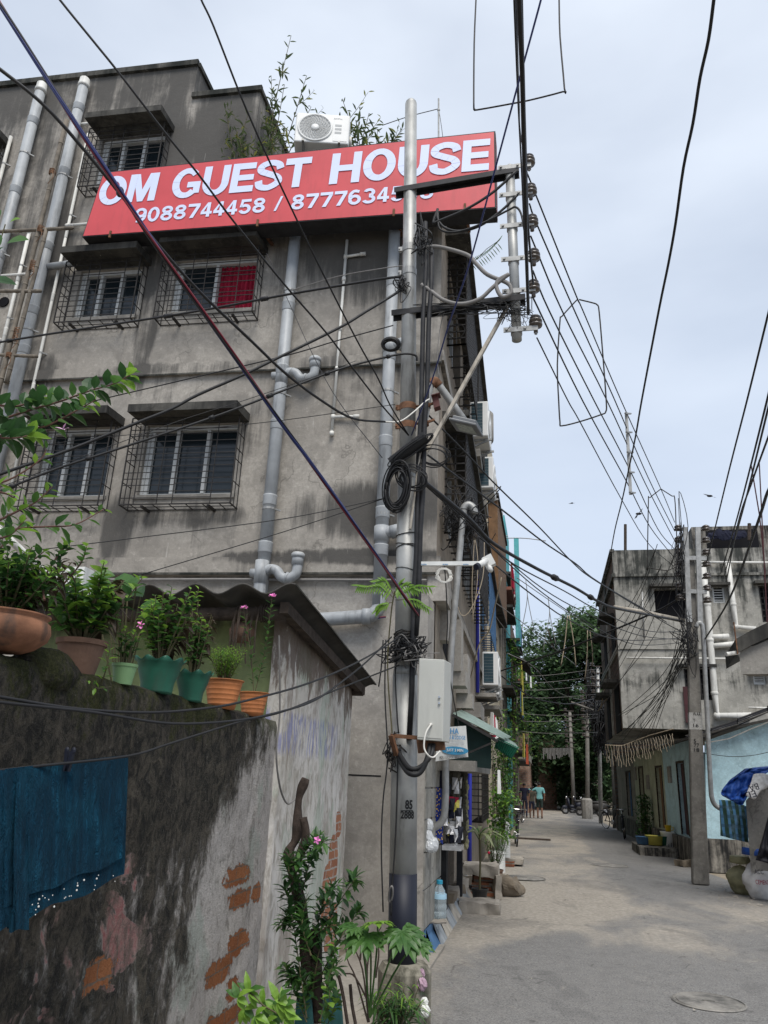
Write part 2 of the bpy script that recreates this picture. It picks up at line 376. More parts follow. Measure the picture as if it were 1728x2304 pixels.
M['bamboo'] = simple('weathered_bamboo', (.17, .145, .115), .8, var=.4, scale=9, dirt=.5)
M['rope'] = simple('coir_rope', (.22, .12, .07), .95, var=.4)
M['asbestos'] = simple('weathered_asbestos_sheet', (.06, .056, .05), .95, var=.45, scale=4, bump=.3)
M['meter'] = simple('meter_box_enamel', (.46, .46, .42), .5, var=.08, scale=3, dirt=.12)
M['white_plastic'] = simple('white_plastic', (.66, .66, .63), .4, var=.08, dirt=.15)
M['green_sheet'] = simple('green_translucent_sheet', (.012, .13, .075), .5, var=.4, scale=3)
M['green_edge'] = simple('pale_green_sheet_edge', (.22, .29, .25), .6, var=.35, scale=10)
M['stone'] = simple('paving_stone', (.30, .27, .23), .95, var=.3, scale=7, bump=.4)
M['boulder'] = simple('brown_boulder', (.17, .14, .105), .95, var=.4, scale=6, bump=.6)
M['skin'] = simple('skin', (.16, .08, .05), .6, var=.1)
M['hair'] = simple('black_hair', (.01, .009, .008), .5)
M['navy'] = simple('navy_cloth', (.012, .014, .03), .9, var=.2)
M['teal_cloth'] = simple('light_teal_cloth', (.16, .38, .38), .9, var=.2)
M['olive_cloth'] = simple('dark_olive_cloth', (.06, .055, .04), .9, var=.3)
M['tyre'] = simple('tyre_rubber', (.02, .02, .02), .8, var=.3)
M['chrome'] = simple('chrome', (.5, .5, .5), .2, .9, var=.1)
M['silver_foil'] = simple('snack_packet_foil', (.55, .55, .56), .25, .5, var=.3, scale=14)
M['pink'] = simple('pink_petal', (.70, .22, .50), .6, var=.2)
M['wallflat'] = simple('doorway_shutter_wood', (.16, .09, .045), .8, var=.3, dirt=.3)
M['blue_paint'] = simple('blue_paint', (.07, .16, .30), .8, var=.3, dirt=.4)
M['bluepipe'] = simple('blue_pvc_pipe', (.04, .05, .42), .4, var=.1)
M['sack_white'] = simple('woven_white_sack', (.62, .61, .60), .7, var=.12, scale=16, bump=.3)
M['sack_khaki'] = simple('khaki_sack', (.28, .26, .15), .85, var=.25, scale=12, bump=.3)
M['tarp_blue'] = simple('blue_tarpaulin', (.018, .075, .32), .5, var=.3, scale=5, bump=.2)
M['tarp_black'] = simple('black_sheet', (.015, .015, .02), .55, var=.3)
M['yellow'] = simple('yellow_plastic', (.62, .42, .03), .45, var=.1)
M['yellow_cloth'] = simple('yellow_cloth', (.62, .55, .12), .8, var=.15)
M['maroon'] = simple('maroon_paint', (.06, .018, .02), .6, var=.3)
M['letters'] = NT('black_lettering', .7, .2).out((.02, .02, .02))
M['blue_letters'] = NT('blue_lettering', .6, .2).out((.06, .22, .42))
def leafmat(name, A, B, trans=.35):
    n = NT(name, .42, .4)
    c = n.mix(n.step(n.noise(11, 3), .35, .68), A, B); n.lk(c, n.b.inputs['Base Color'])
    t = n.t.nodes.new('ShaderNodeBsdfTranslucent'); mxs = n.t.nodes.new('ShaderNodeMixShader')
    n.lk(n.mix(.5, c, tuple(min(1, q*1.8) for q in B)), t.inputs[0]); mxs.inputs[0].default_value = trans
    n.t.links.new(n.b.outputs[0], mxs.inputs[1]); n.t.links.new(t.outputs[0], mxs.inputs[2])
    n.t.links.new(mxs.outputs[0], n.t.nodes['Material Output'].inputs[0]); return n.mat
LROOF = [leafmat('roof_leaf_olive', (.035, .055, .022), (.06, .085, .035)), leafmat('roof_leaf_grey_green', (.055, .08, .035), (.085, .11, .05)), leafmat('roof_leaf_yellow', (.15, .17, .04), (.2, .2, .06))]
LF = [leafmat('leaf_deep_green', (.022, .06, .018), (.04, .10, .03)), leafmat('leaf_mid_green', (.045, .12, .025), (.08, .17, .04)),
      leafmat('leaf_bright_green', (.13, .26, .03), (.20, .34, .05)), leafmat('leaf_withered', (.045, .03, .02), (.08, .06, .035), .1)]
LFAR = [leafmat('far_leaf_dark', (.05, .085, .045), (.075, .13, .06), .35), leafmat('far_leaf_mid', (.06, .11, .05), (.09, .15, .065), .35), leafmat('far_leaf_light', (.10, .17, .07), (.14, .21, .09), .3)]  # leaf colours lightened to stand in for haze over the distant trees
M['stem'] = simple('green_brown_stem', (.09, .08, .04), .8, var=.4); M['redstem'] = simple('reddish_stem', (.12, .06, .045), .8, var=.3)
# the old boundary wall: lime plaster under black algae, moss, flaked paint and bare brick
def moss_wall():
    n = NT('mossy_flaking_wall', .95, .12); x, y, z = n.sep()
    st = n.noise(1.9, 8, .74, n.mapv(n.P, (1.5, 1.5, .62)), .9); fine = n.noise(15, 8, .78, n.mapv(n.P, (1, 1, .72)), .9); big = n.noise(1.1, 5, .6); vf = n.noise(75, 5, .75); spk = n.noise(38, 5, .8, n.P, 1.2)
    st3 = n.noise(8, 6, .75, n.mapv(n.P, (1.6, 1.6, .55), (4, 2, 1)), .4)
    c = n.mix(n.step(big, .4, .6), (.56, .52, .49), (.66, .62, .58))
    c = n.mix(n.step(n.noise(3.1, 4, .6, n.mapv(n.P, (1, 1, .6), (7, 0, 2))), .52, .62, 0, .6), c, (.40, .46, .40))
    c = n.mix(n.step(fine, .48, .66, 0, .55), c, (.28, .25, .21))
    # faded red paint low on the wall
    pm = n.math('MULTIPLY', n.step(n.noise(2.3, 5, .6, n.mapv(n.P, (1, 1, 1.2), (3, 5, 1)), .8), .55, .60), n.math('MULTIPLY', n.step(z, 1.45, 1.2), n.step(y, 4.6, 3.9)))
    red = n.mix(n.step(fine, .4, .6), (.34, .06, .06), (.46, .24, .21)); c = n.mix(n.math('MULTIPLY', pm, .8), c, red)
    # black algae: strong towards the near end and the top
    b = n.math('ADD', n.math('MULTIPLY', st, .75), n.math('MULTIPLY', fine, .42))
    b = n.math('ADD', b, n.math('MULTIPLY', st3, .3))
    yy = n.math('SUBTRACT', y, n.math('MULTIPLY_ADD', z, .35, -.35)); b = n.math('ADD', b, n.step(yy, 4.25, 5.6, .25, -.27)); b = n.math('ADD', b, n.step(z, 1.0, 2.05, -.10, .22))
    b = n.math('ADD', b, n.math('MULTIPLY_ADD', n.noise(2.7, 6, .72, n.mapv(n.P, (1, 1, .8), (6, 3, 3)), .7), .75, -.375))
    b = n.math('SUBTRACT', b, n.math('MULTIPLY', pm, .16))
    c = n.mix(n.step(b, .60, .80, 0, .55), c, (.20, .185, .16)); c = n.mix(n.step(b, .68, .88, 0, .96), c, n.mix(n.step(fine, .40, .66), (.018, .018, .017), (.115, .10, .078)))
    # pale scratches over the algae
    c = n.mix(n.step(spk, .60, .70, 0, .5), c, (.30, .28, .25)); c = n.mix(n.step(spk, .40, .30, 0, .5), c, (.05, .045, .04)); sc2 = n.noise(22, 7, .8, n.mapv(n.P, (1.3, 1.3, .6)), .6); c = n.mix(n.step(sc2, .58, .70, 0, .5), c, (.26, .24, .20)); c = n.mix(n.step(n.noise(6, 7, .78, n.mapv(n.P, (1.2, 1.2, .6), (5, 5, 0)), .8), .54, .62, 0, .5), c, (.16, .14, .115))
    # moss
    g = n.math('ADD', n.noise(3.2, 7, .75, n.mapv(n.P, (1, 1, .5), (2, 2, 2))), n.step(z, 1.45, 2.1, -.10, .17))
    c = n.mix(n.step(g, .60, .70, 0, .75), c, n.mix(n.step(vf, .4, .6), (.030, .034, .010), (.075, .082, .026)))
    # bare brick where the plaster fell off
    pats = [(5.38, 1.03, .19, .065), (5.47, .88, .17, .06), (5.78, .88, .085, .055), (5.49, .61, .175, .07), (5.21, .49, .19, .075), (5.49, .34, .10, .07), (5.38, .18, .3, .07), (3.76, .78, .12, .06)]
    dmin = None; dn = n.noise(7, 4, .6)
    y0_, z0_ = y, z; dy_ = n.noise(9, 5, .7, n.mapv(n.P, (1, 1, 1), (1, 2, 3))); dz_ = n.noise(9, 5, .7, n.mapv(n.P, (1, 1, 1), (7, 5, 1))); y = n.math('ADD', y, n.math('MULTIPLY_ADD', dy_, .36, -.18)); z = n.math('ADD', z, n.math('MULTIPLY_ADD', dz_, .13, -.065))
    for (cy, cz, ry, rz) in pats:
        a = n.math('POWER', n.math('ABSOLUTE', n.math('DIVIDE', n.math('SUBTRACT', y, cy), ry)), 4.0); q = n.math('POWER', n.math('ABSOLUTE', n.math('DIVIDE', n.math('SUBTRACT', z, cz), rz)), 4.0)
        d = n.math('ADD', a, q); dmin = d if dmin is None else n.math('MINIMUM', dmin, d)
    y, z = y0_, z0_
    bm_ = n.step(n.math('ADD', dmin, n.math('ADD', n.math('MULTIPLY_ADD', dn, 2.2, -1.1), n.math('MULTIPLY_ADD', n.noise(26, 4, .6), 2.6, -1.3))), 1.02, .92)
    cb = n.t.nodes.new('ShaderNodeCombineXYZ'); n.lk(y, cb.inputs[0]); n.lk(z, cb.inputs[1])
    bk = n.t.nodes.new('ShaderNodeTexBrick'); wv_ = n.t.nodes.new('ShaderNodeVectorMath'); wv_.operation = 'MULTIPLY_ADD'; wn_ = n.t.nodes.new('ShaderNodeTexNoise'); n.lk(n.P, wn_.inputs['Vector']); wn_.inputs['Scale'].default_value = 14; n.lk(wn_.outputs['Color'], wv_.inputs[0]); wv_.inputs[1].default_value = (.03, .03, 0); n.lk(cb.outputs[0], wv_.inputs[2]); n.lk(wv_.outputs[0], bk.inputs['Vector']); bk.inputs['Scale'].default_value = 1; bk.inputs['Brick Width'].default_value = .22; bk.inputs['Row Height'].default_value = .085; bk.inputs['Mortar Size'].default_value = .006
    n.lk((.34, .12, .05), bk.inputs['Color1']); n.lk((.42, .17, .075), bk.inputs['Color2']); n.lk((.20, .16, .13), bk.inputs['Mortar'])
    bc = n.mix(n.step(fine, .5, .7, 0, .6), bk.outputs['Color'], (.12, .055, .03)); bc = n.mix(n.step(vf, .45, .7, 0, .5), bc, (.46, .24, .13))
    edge = n.step(n.math('ADD', dmin, n.math('ADD', n.math('MULTIPLY_ADD', dn, 2.2, -1.1), n.math('MULTIPLY_ADD', n.noise(26, 4, .6), 2.6, -1.3))), 1.7, 1.0, 0, .45); c = n.mix(edge, c, (.16, .13, .11)); c = n.mix(bm_, c, bc)
    h = n.math('ADD', n.math('MULTIPLY', fine, .9), n.math('ADD', n.math('MULTIPLY', vf, .35), n.math('MULTIPLY', bm_, -.9))); h = n.math('ADD', h, n.math('ADD', n.math('MULTIPLY', st, .8), n.math('MULTIPLY', spk, .6)))
    n.bump(h, 1.0, .045); return n.out(c)
M['moss'] = moss_wall()
def hut_wall():
    n = NT('flaking_limewash', .95, .12); x, y, z = n.sep()
    fine = n.noise(14, 6, .7, n.mapv(n.P, (1, 1, .45)), .4); big = n.noise(1.6, 5, .6)
    c = n.mix(n.step(big, .4, .6), (.52, .49, .44), (.60, .57, .53))
    c = n.mix(n.step(fine, .46, .62, 0, .7), c, (.30, .27, .225)); c = n.mix(n.step(n.noise(2.2, 6, .7, n.mapv(n.P, (1.2, 1.2, .4), (8, 1, 1)), .5), .5, .64, 0, .6), c, (.24, .20, .165))
    c = n.mix(n.step(n.noise(3, 5, .65, n.mapv(n.P, (1, 1, .5), (1, 6, 2)), .6), .54, .63, 0, .6), c, (.36, .42, .34))
    dk = n.math('ADD', n.noise(5, 6, .7, n.mapv(n.P, (1.6, 1.6, .4))), n.step(z, 2.0, 2.9, -.12, .26)); c = n.mix(n.step(dk, .54, .63, 0, .8), c, (.11, .075, .055)); c = n.mix(n.step(n.noise(8, 6, .75, n.mapv(n.P, (1.4, 1.4, .3), (1, 1, 4))), .55, .68, 0, .6), c, (.22, .19, .16))
    # blue brush lettering, worn to strokes
    wv = n.noise(6, 3, .5, n.mapv(n.P, (1, 3.2, .5), (3, 0, 0)), 1.2); zone = n.math('MULTIPLY', n.step(n.math('ABSOLUTE', n.math('SUBTRACT', z, 2.02)), .20, .12), n.step(y, 7.9, 7.3))
    c = n.mix(n.math('MULTIPLY', n.math('MULTIPLY', n.step(wv, .50, .56), zone), .55), c, (.16, .19, .42))
    pats = [(7.75, .95, .16, .2), (7.9, 1.25, .1, .12), (7.6, .6, .14, .3), (7.85, .35, .2, .2)]
    dmin = None
    for (cy, cz, ry, rz) in pats:
        a = n.math('POWER', n.math('ABSOLUTE', n.math('DIVIDE', n.math('SUBTRACT', y, cy), ry)), 4.0); q = n.math('POWER', n.math('ABSOLUTE', n.math('DIVIDE', n.math('SUBTRACT', z, cz), rz)), 4.0)
        d = n.math('ADD', a, q); dmin = d if dmin is None else n.math('MINIMUM', dmin, d)
    bm_ = n.step(n.math('ADD', dmin, n.math('MULTIPLY_ADD', n.noise(6, 4), 2.4, -1.2)), 1.05, .95)
    cb = n.t.nodes.new('ShaderNodeCombineXYZ'); n.lk(y, cb.inputs[0]); n.lk(z, cb.inputs[1])
    bk = n.t.nodes.new('ShaderNodeTexBrick'); wv_ = n.t.nodes.new('ShaderNodeVectorMath'); wv_.operation = 'MULTIPLY_ADD'; wn_ = n.t.nodes.new('ShaderNodeTexNoise'); n.lk(n.P, wn_.inputs['Vector']); wn_.inputs['Scale'].default_value = 14; n.lk(wn_.outputs['Color'], wv_.inputs[0]); wv_.inputs[1].default_value = (.03, .03, 0); n.lk(cb.outputs[0], wv_.inputs[2]); n.lk(wv_.outputs[0], bk.inputs['Vector']); bk.inputs['Scale'].default_value = 1; bk.inputs['Brick Width'].default_value = .24; bk.inputs['Row Height'].default_value = .08; bk.inputs['Mortar Size'].default_value = .008
    n.lk((.28, .12, .07), bk.inputs['Color1']); n.lk((.36, .17, .10), bk.inputs['Color2']); n.lk((.36, .32, .28), bk.inputs['Mortar'])
    c = n.mix(n.math('MULTIPLY', bm_, n.step(fine, .3, .42)), c, bk.outputs['Color'])
    n.bump(n.math('ADD', fine, n.math('MULTIPLY', bm_, -.7)), .6, .025); return n.out(c)
M['hut'] = hut_wall()
def road_mat():
    n = NT('worn_lane_asphalt', .9, .25); x, y, z = n.sep()
    fine = n.noise(60, 5, .8); mid = n.noise(5, 6, .65); big = n.noise(.55, 5, .6, dist=.6); tr = n.noise(.9, 6, .65, n.mapv(n.P, (1, .55, 1), (2, 3, 0)), .8)
    c = n.mix(n.step(fine, .36, .64), (.10, .097, .093), (.25, .243, .232)); c = n.mix(n.step(n.noise(14, 5, .7), .4, .66, 0, .35), c, (.24, .228, .21))
    c = n.mix(n.step(mid, .45, .75, 0, .4), c, (.10, .096, .092))
    # trodden sand and cement dust lying on the lane, thick near the left kerb and in front of the pole
    e = n.math('SUBTRACT', x, n.step(y, 8., 14., -.85, 1.2)); edge = n.step(e, .5, -.5, 0, .34)
    ban = n.math('MULTIPLY', n.step(y, 8.9, 10.6), n.step(y, 17, 13.)); e2 = n.math('MULTIPLY_ADD', ban, .26, -.07)
    s_ = n.math('ADD', n.math('ADD', tr, edge), e2)
    s_ = n.math('ADD', s_, n.step(x, 2.3, 3.1, 0, .14))
    sand = n.mix(n.step(n.noise(18, 5, .7), .35, .7), (.27, .24, .20), (.41, .372, .315))
    c = n.mix(n.step(s_, .54, .88, 0, .85), c, sand)
    c = n.mix(n.step(big, .62, .75, 0, .35), c, (.34, .32, .29)); c = n.mix(n.step(n.noise(.8, 6, .7, n.mapv(n.P, (1, .6, 1), (5, 9, 0)), 1.2), .56, .62, 0, .3), c, (.09, .088, .085)); c = n.mix(n.step(n.noise(2.4, 7, .75, n.mapv(n.P, (1, .5, 1), (1, 2, 0)), 1.), .60, .68, 0, .35), c, (.36, .33, .29))
    sp = n.vor(7.3, n.P); c = n.mix(n.step(sp, .035, .025, 0, .3), c, (.42, .40, .36))
    wp = n.t.nodes.new('ShaderNodeVectorMath'); wp.operation = 'ADD'; nn_ = n.t.nodes.new('ShaderNodeTexNoise'); n.lk(n.P, nn_.inputs['Vector']); nn_.inputs['Scale'].default_value = 1.5; n.lk(n.P, wp.inputs[0]); n.lk(nn_.outputs['Color'], wp.inputs[1]); cr = n.vor(.35, wp.outputs[0], 'DISTANCE_TO_EDGE'); c = n.mix(n.math('MULTIPLY', n.step(cr, .006, .001, 0, .5), n.step(mid, .45, .6)), c, (.05, .047, .044))
    n.bump(n.math('ADD', fine, n.math('MULTIPLY', mid, .8)), .5, .02); return n.out(c)
M['road'] = road_mat()
M['dirt'] = simple('trodden_earth', (.27, .23, .175), 1, var=.35, scale=5, bump=.6)
M['concpath'] = plaster('poured_concrete_path', (.30, .27, .23), (.40, .365, .31), amount=.1, bias=[(0, .2), (14, .2)])
# ------------------------------------------------------------------ ground, lane
mb = MB(); mb.quad((-60, -20, -.02), (60, -20, -.02), (60, 400, -.02), (-60, 400, -.02)); g = mb.build('ground', M['dirt']); struct(g)
def road():
    mb = MB(); ys = [-6+.5*i for i in range(160)]
    def ln(y): return -1.22-.006*max(0, y-9)-.6*(y < 8.6)
    def rn(y):
        b = 3.35-.030*max(0, y-20)
        if y > 45: b += (y-45)*.10
        if y < 20: b = 3.35+(20-y)*.12
        return b
    n = 22; vs = []; fs = []
    for j, y in enumerate(ys):
        for i in range(n+1):
            t = i/n; x = ln(y)*(1-t)+rn(y)*t
            vs.append((x, y, .0+.02*math.sin(math.pi*t)+.006*mnoise.noise(Vector((x*1.5, y*1.2, 0)))))
    for j in range(len(ys)-1):
        for i in range(n): a = j*(n+1)+i; fs.append((a, a+1, a+n+2, a+n+1))
    mb.add(vs, fs); struct(mb.build('road', M['road'], smooth=True))
road()
# poured path in front of the guest house wall and the weedy bed
mb = MB(); mb.box(-2.05, -1.15, 5.2, 9.2, -.015, .035); struct(mb.build('path', M['concpath']))
# painted kerb along the left plinth
def kerb():
    k = thing('kerb', 'sloping plaster kerb painted in faded blue and cream along the tiled wall', 'kerb', (-1.3, 8.9, 0))
    y0 = 8.75; n = 11; L = .52
    mats = [M['blue_paint'], simple('cream_kerb_paint', (.40, .36, .30), .9, var=.35, dirt=.3), simple('pale_blue_kerb_paint', (.32, .34, .35), .9, var=.35, dirt=.3)]
    for i in range(n):
        a = y0+i*L; b = a+L-.001; mb = MB(); x = -1.22-.004*i; xi = SX(a)+.0
        mb.hexa([(xi, a, 0), (x+.03, a, 0), (x+.03, b, 0), (xi, b, 0), (xi, a, .24), (x-.11, a, .22), (x-.11, b, .22), (xi, b, .24)])
        mb.build('kerb_section', mats[0 if i == 0 else (1, 2)[i % 2]], k)
kerb()
# ------------------------------------------------------------------ guest house
GH = thing('guest_house', 'weather-stained grey cement guest house of four storeys filling the left half', 'building', (-4, 9.5, 0))
WIN = {  # centre columns and heights read off the facade: x0, x1, z0, z1
    'w5': (-5.47, -4.10, 5.26, 6.33), 'w4': (-7.05, -5.98, 5.26, 6.33), 'w3': (-5.42, -4.10, 8.22, 9.16), 'w2': (-7.02, -5.98, 8.22, 9.10), 'w1': (-7.12, -5.98, 10.80, 11.80),
    'w0': (-10.2, -9.0, 10.8, 11.8), 'wm': (-10.2, -9.0, 8.2, 9.2)}
def wall_grid(mb, x0, x1, z0, z1, holes, d0=0, depth=.16, F=FA):
    xs = sorted({x0, x1, *[h[0] for h in holes], *[h[1] for h in holes]}); zs = sorted({z0, z1, *[h[2] for h in holes], *[h[3] for h in holes]})
    xs = [q for q in xs if x0 <= q <= x1]; zs = [q for q in zs if z0 <= q <= z1]
    for a, b in zip(xs, xs[1:]):
        for c, d in zip(zs, zs[1:]):
            cx, cz = (a+b)/2, (c+d)/2
            if any(h[0] < cx < h[1] and h[2] < cz < h[3] for h in holes): continue
            mb.quad(F(a, c, d0), F(b, c, d0), F(b, d, d0), F(a, d, d0))
    for (a, b, c, d) in holes:
        if a < x0 or b > x1 or c < z0 or d > z1: continue
        mb.quad(F(a, c, d0), F(a, d, d0), F(a, d, d0-depth), F(a, c, d0-depth)); mb.quad(F(b, c, d0), F(b, c, d0-depth), F(b, d, d0-depth), F(b, d, d0))
        mb.quad(F(a, c, d0), F(a, c, d0-depth), F(b, c, d0-depth), F(b, c, d0)); mb.quad(F(a, d, d0), F(b, d, d0), F(b, d, d0-depth), F(a, d, d0-depth))
mb = MB()
wall_grid(mb, -14, -1.3, 4.12, 10.35, [WIN[k] for k in ('w5', 'w4', 'w3', 'w2', 'wm')])
wall_grid(mb, -14, -4.4, 10.35, 12.5, [WIN['w1'], WIN['w0']])
wall_grid(mb, -14, -5.6, 12.5, 13.25, [])
# roof tops and the receding side of the tall block
mb.quad(FA(-4.4, 10.35), FA(-4.4, 12.5), FA(-4.4, 12.5, -7), FA(-4.4, 10.35, -7)); mb.quad(FA(-5.6, 12.5), FA(-5.6, 13.25), FA(-5.6, 13.25, -7), FA(-5.6, 12.5, -7))
mb.quad(FA(-5.6, 12.5), FA(-4.4, 12.5), FA(-4.4, 12.5, -7), FA(-5.6, 12.5, -7)); mb.quad(FA(-14, 13.25), FA(-5.6, 13.25), FA(-5.6, 13.25, -7), FA(-14, 13.25, -7))
mb.quad(FA(-4.4, 10.35), FA(-1.3, 10.35), FA(-1.3, 10.35, -7), FA(-4.4, 10.35, -7))
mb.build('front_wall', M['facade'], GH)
mb = MB(); wall_grid(mb, -14, -1.36, 0, 4.12, []); mb.xf = lambda p: p; mb.build('ground_floor_wall', M['facade_light'], GH)
# grooves and ledges on the front
mb = MB(lambda p: FA(p.x, p.z, p.y))
mb.box(-7.9, -1.27, 0, .055, 7.12, 7.30); mb.build('floor_ledge', M['slab' if False else 'facade'], GH)
mb = MB(lambda p: FA(p.x, p.z, p.y)); mb.box(-9, -1.24, 0, .10, 4.10, 4.34); mb.build('floor_ledge', M['facade'], GH)
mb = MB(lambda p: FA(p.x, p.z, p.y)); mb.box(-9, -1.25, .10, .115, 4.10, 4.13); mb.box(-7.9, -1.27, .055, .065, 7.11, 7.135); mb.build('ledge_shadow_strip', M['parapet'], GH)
mb = MB(lambda p: FA(p.x, p.z, p.y)); mb.box(-2.6, -1.9, 0, .004, 1.715, 1.73); mb.build('render_groove', M['void'], GH)
mb = MB(lambda p: FA(p.x, p.z, p.y)); mb.box(-14, -5.58, 0, .06, 13.25, 13.36); mb.box(-5.66, -5.56, -7, .0, 13.25, 13.34); mb.box(-5.6, -4.36, 0, .06, 12.5, 12.6); mb.box(-4.46, -4.36, -7, 0, 12.5, 12.58); mb.build('parapet_coping', M['parapet'], GH)
mb = MB(lambda p: FA(p.x, p.z, p.y)); mb.tube([(-7.5, .13, 4.02), (-4, .13, 4.03), (-1.4, .13, 4.02)], .018); mb.build('conduit', M['grey_cable'], GH)
# windows
def window(key, red=False, sill=True, cham=.47, grille=True, panes=3):
    x0, x1, z0, z1 = WIN[key]; X = lambda p: FA(p.x, p.z, p.y)
    mb = MB(X); mb.box(x0-.05, x1+.05, .0, .03, z0-.06, z0-.002); W = mb.build('window', M['conc'], GH)
    mb = MB(X); t = .04; d0, d1 = -.15, -.06
    mb.box(x0, x0+t, d0, d1, z0, z1); mb.box(x1-t, x1, d0, d1, z0, z1); mb.box(x0+t, x1-t, d0, d1, z0, z0+t); mb.box(x0+t, x1-t, d0, d1, z1-t-.03, z1-.0)
    for i in range(1, panes):
        c = x0+(x1-x0)*i/panes; mb.box(c-.024, c+.024, d0, d1+.01, z0+t, z1-t-.03)
    mb.box(x0+t, x0+t+.05, d0, d1-.02, z0+t, z1-t); mb.build('frame', M['white_frame'], W)
    for i in range(panes):
        a = x0+(x1-x0)*i/panes+.03; b = x0+(x1-x0)*(i+1)/panes-.03
        if red and i == panes-1:
            mb = MB(X); n = 26
            for j in range(n):
                f = lambda q: -.13+.02*math.sin(q*2.1)+.008*math.sin(q*5.3)
                mb.quad((a+(b-a)*j/n, f(j), z0), (a+(b-a)*(j+1)/n, f(j+1), z0), (a+(b-a)*(j+1)/n, f(j+1), z1-.08), (a+(b-a)*j/n, f(j), z1-.08))
            mb.build('curtain', M['redcloth'], W, smooth=True)
        else:
            mb = MB(X); mb.box(a, b, -.14+.01*i, -.13+.01*i, z0, z1-.05); mb.build('pane', M['glass'], W)
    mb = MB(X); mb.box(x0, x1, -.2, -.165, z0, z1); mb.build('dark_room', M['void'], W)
    if grille:
        mb = MB(X); g0, g1, h0, h1, dd = x0-.10, x1+.10, z0-.22, z1+.0, .24; r = .0048
        def hb(a, b, rr=r): mb.bar(a, b, min(rr, .0075)*2, min(rr, .0075)*2)
        nh = int((h1-h0)/.088)
        ch = [g0+(g1-g0)*q for q in (.0, .13, .34, .48, .82, 1.)]
        for j in range(nh+1):
            z = h0+(h1-h0)*j/nh
            if j in (0, nh): hb((g0, dd, z), (g1, dd, z), .010)
            else:
                k = j % 4; segs = {0: (0, 5), 1: (0, 4), 2: (1, 5), 3: (0, 3)}[k]
                hb((ch[segs[0]], dd, z), (ch[segs[1]], dd, z))
                if k == 3: hb((ch[3]+.0, dd, z+.02), (ch[5], dd, z+.02))
        for c in ch: hb((c, dd, h0), (c, dd, h1), .010 if c in (g0, g1) else r)
        for c in (g0, g1):
            hb((c, 0, h0), (c, dd, h0), .010); hb((c, 0, h1-.05), (c, dd, h1-.05)); hb((c, .015, h0), (c, .015, h1)); hb((c, .13, h0), (c, .13, h1))
            for q in (.25, .5, .62, .8): z = h0+(h1-h0)*q; hb((c, 0, z), (c, dd, z))
        hb((g0, .01, h0), (g1, .01, h0)); hb((g0, .13, h0), (g1, .13, h0))
        for q in (.1, .3, .45, .6, .75, .9): c = g0+(g1-g0)*q; hb((c, 0, h0), (c, dd, h0))
        for q in (.2, .8): c = g0+(g1-g0)*q; mb.bar((c, 0, h0-.02), (c, dd*.9, h0-.02), .035, .03)
        mb.build('grille', M['iron'], W)
    if sill:
        mb = MB(X); a, b = x0-.06, x1+.14; zz = z1+.02
        mb.hexa([(a, 0, zz-.015), (b, 0, zz-.015), (b, cham, zz-.03), (a, cham, zz-.03), (a, 0, zz+.11), (b, 0, zz+.11), (b, cham, zz+.085), (a, cham, zz+.085)])
        s_ = mb.build('sunshade', M['slab'], GH)
for k in ('w5', 'w4', 'w2', 'w1', 'w0', 'wm'): window(k)
window('w3', red=True, panes=2)
# drainpipes on the front
def pipe_part(name, pts, r, mat, joints=(), clamp=True, parent=None):
    mb = MB(); mb.tube(pts, r, 16)
    for p, d in joints: mb.tube([Vector(p)-Vector(d)*.075, Vector(p)-Vector(d)*.06, Vector(p)+Vector(d)*.06, Vector(p)+Vector(d)*.075], [r*1.01, r*1.09, r*1.09, r*1.13], 16)
    return mb.build(name, mat, parent or GH, smooth=True)
def vpipe(x, z0, z1, r, mat=None, name='drainpipe', jz=(), d=.13):
    pts = [FA(x, z0, d), FA(x, z1, d)]
    o = pipe_part(name, pts, r, mat or M['pvc'], [(FA(x, z, d), (0, 0, 1)) for z in jz])
    mb = MB()
    for z in [z0+(z1-z0)*q for q in (.2, .5, .8)]: mb.tube([FA(x, z-.015, d), FA(x, z+.015, d)], r*1.1, 12); mb.bar(FA(x+r, z, d), FA(x+r+.05, z, d-.06), .02, .02)
    [separate(q) for q in [mb.build('pipe_clip', M['galv'], o)]]; return o
def trap(x, z, side=1, d=.13, r=.075):
    P = [FA(x, z, d), FA(x+side*.10, z+.05, d), FA(x+side*.2, z+.03, d), FA(x+side*.27, z-.05, d), FA(x+side*.36, z-.07, d), FA(x+side*.45, z-.02, d), FA(x+side*.47, z+.08, d), FA(x+side*.47, z+.2, d)]
    mb = MB(); mb.tube(spline(P, 5), r*.85, 14)
    mb.tube([FA(x+side*.465, z+.1, d), FA(x+side*.465, z+.24, d)], r, 14); mb.tube([FA(x+side*.465, z+.2, d), FA(x+side*.465, z+.25, d)], r*1.14, 14)
    mb.tube([FA(x-.0, z-.14, d), FA(x, z+.16, d)], r*1.18, 14); mb.tube([FA(x-.14, z, d), FA(x, z, d)], r*.75, 12)
    for t_ in (.12, .34): mb.tube([FA(x+side*(t_-.015), z+.0+.03*(t_ < .2)*1.5-.06*(t_ > .2), d), FA(x+side*(t_+.015), z+.03*(t_ < .2)-.07*(t_ > .2), d)], r*1.0, 14)
    o = mb.build('waste_trap', M['pvc'], GH, smooth=True)
    mb = MB(); mb.lathe(FA(x+side*.465, z+.25, d), [(0, 0), (r*1.0, 0), (r*1.0, .012), (r*.7, .018), (0, .018)], 14); c = FA(x+side*.465, z+.27, d); mb.bar(c-Vector((r*.6, 0, 0)), c+Vector((r*.6, 0, 0)), .012, .012); mb.build('inspection_cap', M['white_plastic'], o)
vpipe(-3.5, 3.85, 9.5, .085, jz=(8.1, 7.05, 6.2, 5.1, 4.45)); trap(-3.5, 6.98); trap(-3.5, 4.1, d=.19)
